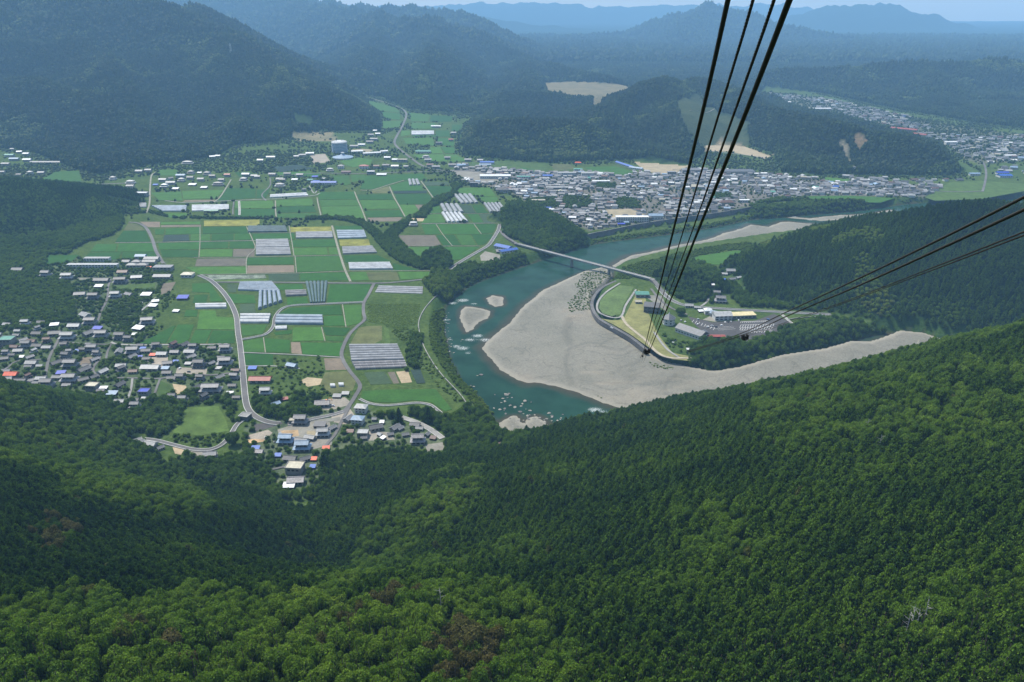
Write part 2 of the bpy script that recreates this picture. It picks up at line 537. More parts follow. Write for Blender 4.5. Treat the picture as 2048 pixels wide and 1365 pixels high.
FG = L("""2048,650,560 1870,692,600 1700,722,640 1550,762,655 1400,797,665 1250,832,690 1100,862,690 1000,884,700 850,908,686 750,916,676 690,932,664 640,972,660
 600,990,652 520,968,640 430,968,636 400,964,636 310,952,636 230,922,640 100,858,640 0,805,640 -200,725,640 -500,700,640 2300,600,560 2700,560,540
 2048,800,440 1800,850,440 1500,900,460 1300,950,460 1100,980,500 900,1000,520 750,1030,545 2048,1000,330 1700,1050,330 1400,1100,340 1200,1130,350
 1000,1110,400 850,1100,440 2048,1250,250 1700,1300,245 1400,1300,260 1200,1330,240 1150,1250,280 2048,1365,222 2500,1300,230 2500,900,400
 700,1060,545 655,1110,515 620,1150,490 640,1010,605 450,1020,520 300,1000,480 150,950,480 0,900,480 500,1100,440 350,1100,390 150,1080,370 0,1050,360 -200,1000,380
 -500,1000,380 0,1230,255 150,1240,255 300,1220,265 420,1190,295 560,1195,292 700,1195,285 850,1165,300 1000,1190,290 600,1300,240 800,1300,235 1000,1330,232 300,1330,230 0,1365,212
 -400,1300,230 -400,1365,215""")
fgp = [np.array(WD(p[0], p[1], float(redepth(p[2])))) - np.array([0, 0, 11.5]) for p in FG]
for x in range(-900, 1000, 150):
    fgp.append(np.array((x, 950.0, -95.0)))
    fgp.append(np.array((x * 0.8, -150.0, 300.0)))
fgp = np.array(fgp)
_S = 300.0
def _tps(r2):
    return 0.5 * r2 * np.log(r2 + 1e-9)
_n = len(fgp)
_X = fgp[:, :2] / _S
_D = ((_X[:, None, :] - _X[None]) ** 2).sum(-1)
_A = np.zeros((_n + 3, _n + 3))
_A[:_n, :_n] = _tps(_D) + np.eye(_n) * 0.004
_A[:_n, _n] = 1; _A[:_n, _n + 1:] = _X
_A[_n, :_n] = 1; _A[_n + 1:, :_n] = _X.T
_sol = np.linalg.solve(_A, np.concatenate([fgp[:, 2], [0, 0, 0]]))
def fgfield(P):
    out = np.empty(len(P))
    for s in range(0, len(P), 20000):
        Q = P[s:s + 20000] / _S
        D = ((Q[:, None, :] - _X[None]) ** 2).sum(-1)
        out[s:s + 20000] = _tps(D) @ _sol[:_n] + _sol[_n] + Q @ _sol[_n + 1:]
    return out

def height(P):
    """ground height; P is n x 2"""
    P = np.asarray(P, float)
    x, y = P[:, 0], P[:, 1]
    inv = pip(P, VALLEY)
    dv = pdist(P, VALLEY)
    base = np.maximum(crestfield(P, RW, -900.0), 8.0 + lowland(y))
    low = lowland(y)
    base = base - low
    nz = vnoise(x, y, 210) * 0.55 + vnoise(x + 777, y, 95) * 0.3 + vnoise(x, y + 333, 48) * 0.15
    rg = 1 - np.abs(vnoise(x * .8 + y * .25, y * .7 - x * .2, 260))
    base = base * (1 + 0.20 * nz + 0.22 * (rg - .62)) + nz * 6
    foot = 0.62 * dv
    h = np.where(inv, 0.0, -4.0 * np.log(np.exp(-np.clip(base, 0, 400) / 4.0) + np.exp(-np.clip(foot, 0, 500) / 4.0)).clip(-100, 100))
    h = np.where(inv, 0.0, np.maximum(h, 0.0) * smooth(dv / 8)) + np.where(inv, 0, low)
    pl = pip(P, PLATEAU)
    h = np.where(pl, 26.0, np.where(pdist(P, PLATEAU) < 60, np.minimum(h, 26 + pdist(P, PLATEAU) * .5), h))
    h = np.maximum(h, np.where(y > 900, crestfield(P, MW, 0.0), crestfield(P, MW, 0.0)))
    near = (y < 4200)
    if near.any():
        Q = P[near]
        hb = h[near]
        ib = pip(Q, BASIN)
        db = pdist(Q, BASIN)
        hb = np.where(ib, ZW - 1.8 * smooth(db / 10), hb + (ZW - hb) * (1 - smooth(db / 15)))
        ie = pip(Q, BENCH)
        hb = np.where(ie & ~ib, np.minimum(hb, -8.5), hb)
        h[near] = hb
    nf = (y < 1000)
    if nf.any():
        Q = P[nf]
        f = fgfield(Q)
        f = f + (vnoise(Q[:, 0], Q[:, 1], 60) * 3 + vnoise(Q[:, 0] + 50, Q[:, 1], 24) * 1.2)
        h[nf] = np.maximum(h[nf], f)
    return h

def hz(x, y):
    return float(height(np.array([[x, y]]))[0])

def raymarch(pts, lift=0.0, d0=180.0, d1=12000.0):
    """where the photo's pixels first meet the land"""
    out = []
    ds = np.concatenate([np.arange(d0, 2600, 6.0), np.arange(2600, d1, 15.0)])
    for px, py in [q[:2] for q in pts]:
        a_ = (px - CX) / FPX; b_ = (py - CY) / FPX
        P = np.stack([a_ * ds, ds * (CP - b_ * SP)], 1)
        zr = CAMH - ds * (SP + b_ * CP)
        hit = np.nonzero(grid_height(P) + lift >= zr)[0]
        i = hit[0] if len(hit) else len(ds) - 1
        out.append((P[i, 0], P[i, 1], zr[i] - lift))
    return np.array(out)
def ground(px, py, lift=0.0):
    p = raymarch([(px, py)], lift)[0]
    return (p[0], p[1], hz(p[0], p[1]))
def grid_height(P):
    yv = P[:, 1]
    iv = np.clip(np.interp(yv, ys, np.arange(nv)), 0, nv - 1.001)
    iu = np.clip((P[:, 0] / (420 + 0.82 * np.maximum(yv, 0)) + 1) / 2 * (nu - 1), 0, nu - 1.001)
    i0 = iv.astype(int); j0 = iu.astype(int); fi = iv - i0; fj = iu - j0
    Z = GZ.reshape(nv, nu)
    return Z[i0, j0] * (1 - fi) * (1 - fj) + Z[i0 + 1, j0] * fi * (1 - fj) + Z[i0, j0 + 1] * (1 - fi) * fj + Z[i0 + 1, j0 + 1] * fi * fj

# cover colours (the land's own colours)
CLEAR = [  # px polygon, colour, z guess
 (L("1092,168 1140,166 1200,170 1252,174 1255,186 1235,192 1200,192 1150,184 1100,178"), (0.52, 0.44, 0.29), 30),
 (L("1190,192 1205,190 1205,205 1195,215 1180,218"), (0.42, 0.36, 0.24), 26),
 (L("1352,205 1385,188 1400,190 1420,215 1440,230 1500,248 1495,262 1500,290 1400,288 1378,270 1360,240"), (0.15, 0.18, 0.09), 40),
 (L("1375,292 1440,285 1480,288 1545,312 1530,318 1460,302 1400,300"), (0.66, 0.54, 0.36), 2),
 (L("580,265 660,264 675,282 600,284"), (0.58, 0.50, 0.33), 3),
 (L("588,232 606,228 628,240 622,252 596,252"), (0.10, 0.16, 0.05), 10),
 (L("1675,280 1690,278 1700,300 1706,332 1698,330 1685,305"), (0.48, 0.42, 0.34), 18),
 (L("1708,268 1725,266 1736,290 1715,305 1706,290"), (0.42, 0.30, 0.20), 26),
]
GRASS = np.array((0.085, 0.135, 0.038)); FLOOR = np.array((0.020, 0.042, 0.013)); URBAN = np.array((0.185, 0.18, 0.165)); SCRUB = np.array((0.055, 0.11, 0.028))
TOWN = wpoly(L("905,330 960,322 1000,332 1100,345 1200,345 1290,345 1380,340 1500,345 1560,352 1700,362 1900,375 1880,395 1700,392 1600,396 1500,412 1440,424 1360,435 1280,446 1180,462 1130,440 1060,405 1020,385 985,375 925,365"))
FARTOWN = wpoly(L("1520,192 1540,184 1640,196 1800,230 1950,258 2200,290 2200,330 2040,322 1960,330 1930,318 1900,290 1800,262 1690,235 1600,218"))
VILLAGE_L = wpoly(L("-60,560 40,530 130,515 330,520 335,560 300,600 290,650 330,690 470,692 478,800 300,820 200,800 60,790 -60,800"))
VILLAGE_B = wpoly(L("490,850 560,835 700,810 760,825 890,880 880,900 700,890 640,970 560,985 480,900"))

nv, nu = 560, 430
vv = np.linspace(0, 1, nv)
ys = -160 + 1500 * vv + 1400 * vv ** 2.2 + 9000 * vv ** 6 + 6000 * vv ** 14
uu = np.linspace(-1, 1, nu)
hw = 420 + 0.82 * np.maximum(ys, 0)
GX = uu[None, :] * hw[:, None]
GY = np.repeat(ys[:, None], nu, 1)
GP = np.stack([GX.ravel(), GY.ravel()], 1)
GZ = height(GP)
CLEAR = [((raymarch(pl)[:, :2] if k else PLATEAU), c) for k, (pl, c, z) in enumerate(CLEAR)]
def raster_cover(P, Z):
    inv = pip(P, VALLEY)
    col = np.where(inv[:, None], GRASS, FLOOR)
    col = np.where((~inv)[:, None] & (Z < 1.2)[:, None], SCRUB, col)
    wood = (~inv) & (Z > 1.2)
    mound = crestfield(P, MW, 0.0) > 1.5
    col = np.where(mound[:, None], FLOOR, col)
    wood |= mound
    for pl, c in ((TOWN, URBAN), (FARTOWN, URBAN * 0.6 + GRASS * 0.4), (VILLAGE_L, SCRUB * 0.8 + URBAN * 0.3), (VILLAGE_B, SCRUB * 0.7 + URBAN * 0.45)):
        k = pip(P, pl) & ~mound
        col = np.where(k[:, None], c, col)
    near = P[:, 1] < 2600
    db = pdist(P, BASIN); ib = pip(P, BASIN)
    k = (db < 15) | ib
    col = np.where(k[:, None], SCRUB, col)
    col = np.where(ib[:, None], np.array((0.07, 0.06, 0.04)), col)
    f = np.zeros(len(P), bool)
    nf = P[:, 1] < 1000
    f[nf] = fgfield(P[nf]) > 1.0
    fgb = np.zeros(len(P), bool); fgb[nf] = fgfield(P[nf]) > -12.5
    fgb &= ib
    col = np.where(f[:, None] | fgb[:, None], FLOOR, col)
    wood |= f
    for pl, c in CLEAR:
        k = pip(P + np.stack([vnoise(P[:, 0], P[:, 1], 22), vnoise(P[:, 0] + 70, P[:, 1], 22)], 1) * 9, pl)
        col = np.where(k[:, None], np.array(c) * .45 + np.array((.0, .01, .0)), col)
        wood &= ~k
    return col, wood
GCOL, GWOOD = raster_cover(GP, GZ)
idx = np.arange(nv * nu).reshape(nv, nu)
quads = np.stack([idx[:-1, :-1].ravel(), idx[:-1, 1:].ravel(), idx[1:, 1:].ravel(), idx[1:, :-1].ravel()], 1)
me = bpy.data.meshes.new("ground")
me.vertices.add(nv * nu)
me.vertices.foreach_set("co", np.column_stack([GP, GZ]).astype(np.float32).ravel())
me.loops.add(quads.size)
me.loops.foreach_set("vertex_index", quads.ravel().astype(np.int32))
me.polygons.add(len(quads))
me.polygons.foreach_set("loop_start", (np.arange(len(quads)) * 4).astype(np.int32))
me.polygons.foreach_set("use_smooth", np.ones(len(quads), bool))
me.update(calc_edges=True)
ca = me.color_attributes.new("cover", 'FLOAT_COLOR', 'POINT')
ca.data.foreach_set("color", np.column_stack([GCOL, np.ones(len(GCOL))]).astype(np.float32).ravel())
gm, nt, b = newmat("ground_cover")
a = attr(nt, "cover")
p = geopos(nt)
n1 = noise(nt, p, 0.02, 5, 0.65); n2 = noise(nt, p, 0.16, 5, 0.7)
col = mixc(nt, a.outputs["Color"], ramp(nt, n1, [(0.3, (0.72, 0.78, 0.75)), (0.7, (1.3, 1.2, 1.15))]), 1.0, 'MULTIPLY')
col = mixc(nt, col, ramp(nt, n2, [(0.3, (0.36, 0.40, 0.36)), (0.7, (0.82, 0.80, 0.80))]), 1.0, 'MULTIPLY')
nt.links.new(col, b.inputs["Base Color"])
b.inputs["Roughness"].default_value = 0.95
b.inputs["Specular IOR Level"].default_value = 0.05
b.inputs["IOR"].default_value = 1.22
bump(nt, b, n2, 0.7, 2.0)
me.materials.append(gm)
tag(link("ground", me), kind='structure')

# occupancy raster: where no tree may stand
OX0, OY0, OC = -2100.0, 350.0, 3.0
ONX, ONY = 1400, 1350
occ = np.zeros((ONY, ONX), bool)
def occ_poly(poly, grow=0.0):
    x0, y0 = poly.min(0) - grow; x1, y1 = poly.max(0) + grow
    i0, i1 = max(0, int((x0 - OX0) / OC)), min(ONX, int((x1 - OX0) / OC) + 2)
    j0, j1 = max(0, int((y0 - OY0) / OC)), min(ONY, int((y1 - OY0) / OC) + 2)
    if i1 <= i0 or j1 <= j0: return
    X, Y = np.meshgrid(OX0 + OC * np.arange(i0, i1), OY0 + OC * np.arange(j0, j1))
    P = np.stack([X.ravel(), Y.ravel()], 1)
    k = pip(P, poly)
    if grow: k |= pdist(P, poly) < grow
    occ[j0:j1, i0:i1] |= k.reshape(X.shape)
def occ_line(pts, w):
    pts = np.asarray(pts)[:, :2]
    x0, y0 = pts.min(0) - w; x1, y1 = pts.max(0) + w
    i0, i1 = max(0, int((x0 - OX0) / OC)), min(ONX, int((x1 - OX0) / OC) + 2)
    j0, j1 = max(0, int((y0 - OY0) / OC)), min(ONY, int((y1 - OY0) / OC) + 2)
    if i1 <= i0 or j1 <= j0: return
    X, Y = np.meshgrid(OX0 + OC * np.arange(i0, i1), OY0 + OC * np.arange(j0, j1))
    P = np.stack([X.ravel(), Y.ravel()], 1)
    occ[j0:j1, i0:i1] |= (pdist(P, pts, False) < w).reshape(X.shape)
def occupied(P):
    i = ((P[:, 0] - OX0) / OC).astype(int); j = ((P[:, 1] - OY0) / OC).astype(int)
    ok = (i >= 0) & (i < ONX) & (j >= 0) & (j < ONY)
    out = np.zeros(len(P), bool)
    out[ok] = occ[j[ok], i[ok]]
    return out
occ_poly(BASIN)

# ------------------------------------------------------------------ river
def patch_grid(poly, cell, grow):
    x0, y0 = poly.min(0) - grow; x1, y1 = poly.max(0) + grow
    nx, ny = int((x1 - x0) / cell) + 2, int((y1 - y0) / cell) + 2
    X, Y = np.meshgrid(x0 + cell * np.arange(nx), y0 + cell * np.arange(ny))
    P = np.stack([X.ravel(), Y.ravel()], 1)
    ins = pip(P, poly); d = pdist(P, poly)
    sd = np.where(ins, d, -d)
    return P, sd, nx, ny
def grid_mesh(name, P, Z, keep, nx, ny, mats):
    id2 = -np.ones(len(P), int)
    idx = np.arange(nx * ny).reshape(ny, nx)
    q = np.stack([idx[:-1, :-1].ravel(), idx[:-1, 1:].ravel(), idx[1:, 1:].ravel(), idx[1:, :-1].ravel()], 1)
    q = q[keep[q].all(1)]
    used = np.unique(q)
    id2[used] = np.arange(len(used))
    me = mesh(name, np.column_stack([P[used], Z[used]]).tolist(), id2[q].tolist(), mats, None, True)
    return me, used

BAR = wpoly(L("1215,538 1170,546 1145,556 1112,571 1085,583 1070,598 1047,613 1035,628 1020,646 995,668 975,683 965,696 982,718 1005,743 1032,758 1052,766 1080,765 1112,773 1140,781 1177,793 1210,806 1230,813 1245,818 1290,824 1340,822 "
  "1420,830 1500,815 1700,790 1900,750 2100,720 2200,705 1990,694 1880,684 1845,672 1800,668 1775,678 1740,690 1700,690 1650,704 1560,718 1480,741 1430,750 1385,742 1340,732 1310,720 1290,706 1240,678 1210,656 1190,637 1178,612 1180,590 1205,570 1222,552"), ZW)
FARBAR = wpoly(L("1222,533 1236,525 1261,512 1299,505 1334,496 1374,487 1414,480 1449,467 1486,457 1501,450 1536,454 1561,445 1576,444 1636,449 1693,450 1760,446 1760,458 1600,468 1536,475 1449,488 1386,498 1336,508 1274,523 1235,536"), ZW)
ISLE1 = wpoly(L("922,620 930,613 960,617 982,622 980,632 960,645 945,658 932,666 925,650 920,635"), ZW)
ISLE2 = wpoly(L("973,597 985,592 1003,594 1008,603 1003,612 990,614 980,608"), ZW)
ROCKB = wpoly(L("1000,846 1020,834 1034,832 1046,846 1072,832 1086,838 1112,860 1100,880 1060,890 1010,870"), ZW)
ISLE3 = wpoly(L("1560,434 1620,437 1680,431 1740,428 1780,420 1800,424 1720,440 1640,442"), ZW)
BARS = [BAR, FARBAR, ISLE1, ISLE2, ROCKB, ISLE3]

gv, nt, b = newmat("river_gravel")
p = geopos(nt)
n1 = noise(nt, p, 0.011, 5, 0.6); n2 = noise(nt, p, 0.9, 4, 0.75)
vor = nt.nodes.new("ShaderNodeTexVoronoi"); vor.inputs["Scale"].default_value = 0.55
nt.links.new(p, vor.inputs["Vector"])
col = ramp(nt, n1, [(0.30, (0.140, 0.135, 0.108)), (0.46, (0.165, 0.160, 0.130)), (0.60, (0.190, 0.180, 0.147)), (0.72, (0.222, 0.190, 0.143))])
col = mixc(nt, col, ramp(nt, n2, [(0.30, (0.78, 0.78, 0.78)), (0.5, (1.0, 1.0, 1.0)), (0.72, (1.2, 1.2, 1.17))]), 1.0, 'MULTIPLY')
col = mixc(nt, col, ramp(nt, vor.outputs["Color"], [(0.0, (0.8,) * 3), (1.0, (1.18,) * 3)]), 0.8, 'MULTIPLY')
# dark silt lines left by the floods
n3 = nt.nodes.new("ShaderNodeTexNoise"); n3.inputs["Scale"].default_value = 0.014; n3.inputs["Detail"].default_value = 4; n3.inputs["Distortion"].default_value = 1.2
nt.links.new(p, n3.inputs["Vector"])
line = ramp(nt, n3.outputs["Fac"], [(0.0, (1, 1, 1)), (0.455, (1, 1, 1)), (0.47, (0.72, 0.72, 0.72)), (0.485, (1, 1, 1)), (0.56, (1, 1, 1)), (0.57, (0.8, 0.8, 0.8)), (0.585, (1, 1, 1))])
col = mixc(nt, col, line, 0.8, 'MULTIPLY')
e = attr(nt, "edge")
col = mixc(nt, col, (0.27, 0.25, 0.20), ramp(nt, e.outputs["Fac"], [(0, (0, 0, 0)), (1, (0.75, 0.75, 0.75))]))
sl = attr(nt, "silt")
col = mixc(nt, col, (0.085, 0.082, 0.066), ramp(nt, sl.outputs["Fac"], [(0, (0, 0, 0)), (1, (0.40,) * 3)]))
st_ = attr(nt, "stain")
col = mixc(nt, col, mixc(nt, (0.235, 0.185, 0.125), (0.34, 0.31, 0.25), noise(nt, p, 0.25, 5, 0.8)), ramp(nt, st_.outputs["Fac"], [(0, (0, 0, 0)), (1, (0.4,) * 3)]))
nt.links.new(col, b.inputs["Base Color"])
b.inputs["Roughness"].default_value = 0.95
bump(nt, b, n2, 1.0, 1.0)
for i, pl in enumerate(BARS):
    cell = 3.0 if i < 2 else 1.6
    P, sd_, nx, ny = patch_grid(pl, cell, 8)
    nzs = vnoise(P[:, 0], P[:, 1], 14) * 0.6 + vnoise(P[:, 0] + 9, P[:, 1], 5) * 0.4
    rough = 2.2 if i != 4 else 6
    Z = ZW + np.clip((sd_ + nzs * rough) * 0.10, -1.2, 0.55) + np.clip(sd_ / 60, 0, 1) * (0.8 + 0.9 * vnoise(P[:, 0], P[:, 1] , 70)) + nzs * 0.08
    if i == 0: Z = Z + 4.5 * smooth(1 - pdist(P, wpoly(INNER, ZW), False) / 110) * (sd_ > -2)
    Z = Z - np.where(sd_ < -6, 3, 0)
    if i == 0: BARP, BARZ, BARNX = P, Z, nx
    bme, used = grid_mesh("gravel_bar", P, Z, sd_ > -7.5, nx, ny, [gv])
    at = bme.attributes.new("edge", 'FLOAT', 'POINT')
    at.data.foreach_set("value", np.clip(1 - np.abs(sd_[used] - 2 + nzs[used] * 3) / 7, 0, 1).astype(np.float32))
    Q = P[used]; sil = np.zeros(len(Q)); sta = np.zeros(len(Q))
    if i == 0:
        Qj = Q + np.stack([vnoise(Q[:, 0], Q[:, 1], 12), vnoise(Q[:, 0] + 31, Q[:, 1], 12)], 1) * 2
        for s_, w_ in (("1143,768 1136,748 1132,728 1136,705 1150,694 1175,689 1200,692 1215,700 1240,704 1262,698", 3.6), ("1200,692 1222,684 1242,681 1262,684", 2.6), ("1215,712 1245,714 1268,706 1285,708", 2.6),
                       ("1140,640 1132,665 1140,690", 6), ("1240,738 1275,728 1282,716", 3), ("1330,790 1332,770 1350,752", 3), ("1160,760 1220,765 1300,770", 2.2)):
            ln_ = np.array([q[:2] for q in catmull([np.array(W(q[0], q[1], ZW + 1.5)) for q in L(s_)], 5)])
            sil = np.maximum(sil, np.clip(1.3 - pdist(Qj, ln_, False) / w_, 0, 1))
        for sx_, sy_, r_ in ((1250, 790, 40), (1300, 795, 45), (1210, 770, 30), (1340, 770, 45), (1180, 745, 20)):
            q_ = np.array(W(sx_, sy_, ZW)[:2]); sta = np.maximum(sta, np.clip(1 - np.hypot(*((Qj - q_) * np.array([.6, 1])).T) / r_, 0, 1) * np.clip(.5 + vnoise(Q[:, 0] * .4, Q[:, 1], 7), 0, 1))
    for nm_, ar_ in (("silt", sil), ("stain", sta)):
        at = bme.attributes.new(nm_, 'FLOAT', 'POINT'); at.data.foreach_set("value", ar_.astype(np.float32))
    tag(link("gravel_bar", bme), kind='structure')

wm, nt, b = newmat("river_water")
p = geopos(nt)
sh = attr(nt, "shallow"); fo = attr(nt, "foam")
n1 = noise(nt, p, 0.03, 5, 0.6); n2 = noise(nt, p, 0.35, 4, 0.6)
deep = ramp(nt, n1, [(0.35, (0.009, 0.030, 0.019)), (0.6, (0.014, 0.045, 0.029))])
add = nt.nodes.new("ShaderNodeMath"); add.operation = 'ADD'
nt.links.new(sh.outputs["Fac"], add.inputs[0])
mul = nt.nodes.new("ShaderNodeMath"); mul.operation = 'MULTIPLY_ADD'; mul.inputs[1].default_value = 0.9; mul.inputs[2].default_value = -0.48
nt.links.new(n1, mul.inputs[0]); nt.links.new(mul.outputs[0], add.inputs[1])
col = mixc(nt, deep, ramp(nt, n2, [(0.3, (0.036, 0.034, 0.022)), (0.7, (0.055, 0.045, 0.028))]), ramp(nt, add.outputs[0], [(0.25, (0, 0, 0)), (0.85, (0.92,) * 3)]))
fa = nt.nodes.new("ShaderNodeMath"); fa.operation = 'MULTIPLY'
vz = nt.nodes.new("ShaderNodeTexNoise"); vz.inputs["Scale"].default_value = 0.85; vz.inputs["Detail"].default_value = 6; vz.inputs["Roughness"].default_value = 0.8
nt.links.new(p, vz.inputs["Vector"])
nt.links.new(fo.outputs["Fac"], fa.inputs[0]); nt.links.new(vz.outputs["Fac"], fa.inputs[1])
foam = ramp(nt, fa.outputs[0], [(0.44, (0, 0, 0)), (0.60, (1, 1, 1))])
col = mixc(nt, col, (0.55, 0.58, 0.58), foam)
nt.links.new(col, b.inputs["Base Color"])
rg = ramp(nt, foam, [(0, (0.12,) * 3), (1, (0.7,) * 3)])
nt.links.new(rg, b.inputs["Roughness"])
b.inputs["Specular IOR Level"].default_value = 0.05
b.inputs["IOR"].default_value = 1.22
bump(nt, b, noise(nt, p, 0.8, 4, 0.6), 0.25, 0.3)
P, sd_, nx, ny = patch_grid(BASIN, 5.0, 10)
sh = np.zeros(len(P)); 
for k, pl in enumerate(BARS):
    d = pdist(P, pl)
    sh = np.maximum(sh, np.clip(1 - d / (22 if k in (0, 1) else 12), 0, 1))
sh = np.maximum(sh, np.clip(1 - sd_ / 10, 0, 1) * 0.8)
fm = np.zeros(len(P))
for fx, fy, r in ((925, 601, 16), (905, 607, 12), (948, 608, 9), (955, 672, 13), (940, 680, 12), (970, 680, 14), (925, 697, 14), (913, 693, 10), (900, 680, 7), (936, 706, 8), (893, 640, 9),
                  (1190, 820, 14), (1205, 826, 12), (1650, 437, 14), (1700, 434, 16), (1620, 440, 12), (1740, 430, 14), (1590, 434, 12), (1065, 852, 10)):
    q = np.array(W(fx, fy, ZW)[:2])
    fm = np.maximum(fm, np.clip(1.2 - np.hypot(*((P - q) * np.array([.8, 1.1])).T) / (r * 1.35), 0, 1))
wme, used = grid_mesh("river", P, np.full(len(P), ZW) , sd_ > -9, nx, ny, [wm])
for nm, arr in (("shallow", sh), ("foam", fm)):
    at = wme.attributes.new(nm, 'FLOAT', 'POINT'); at.data.foreach_set("value", arr[used].astype(np.float32))
tag(link("river", wme), kind='structure')
# ------------------------------------------------------------------ fields, roads, yards
def sheet(name, wp, z, h, mat, kind='structure', parent=None):
    """flat patch of polygon wp whose top is at z+h, with sides going down"""
    c = wp.mean(0)
    area = 0.5 * np.sum(wp[:, 0] * np.roll(wp[:, 1], -1) - np.roll(wp[:, 0], -1) * wp[:, 1])
    if area < 0: wp = wp[::-1]
    n = len(wp)
    v = [(p[0] - c[0], p[1] - c[1], h) for p in wp] + [(p[0] - c[0], p[1] - c[1], -0.6) for p in wp]
    f = [tuple(range(n))] + [(i + n, (i + 1) % n + n, (i + 1) % n, i) for i in range(n)]
    me = mesh(name, v, f, [mat])
    o = link(name, me, parent, (c[0], c[1], z))
    return tag(o, kind=kind) if parent is None else o

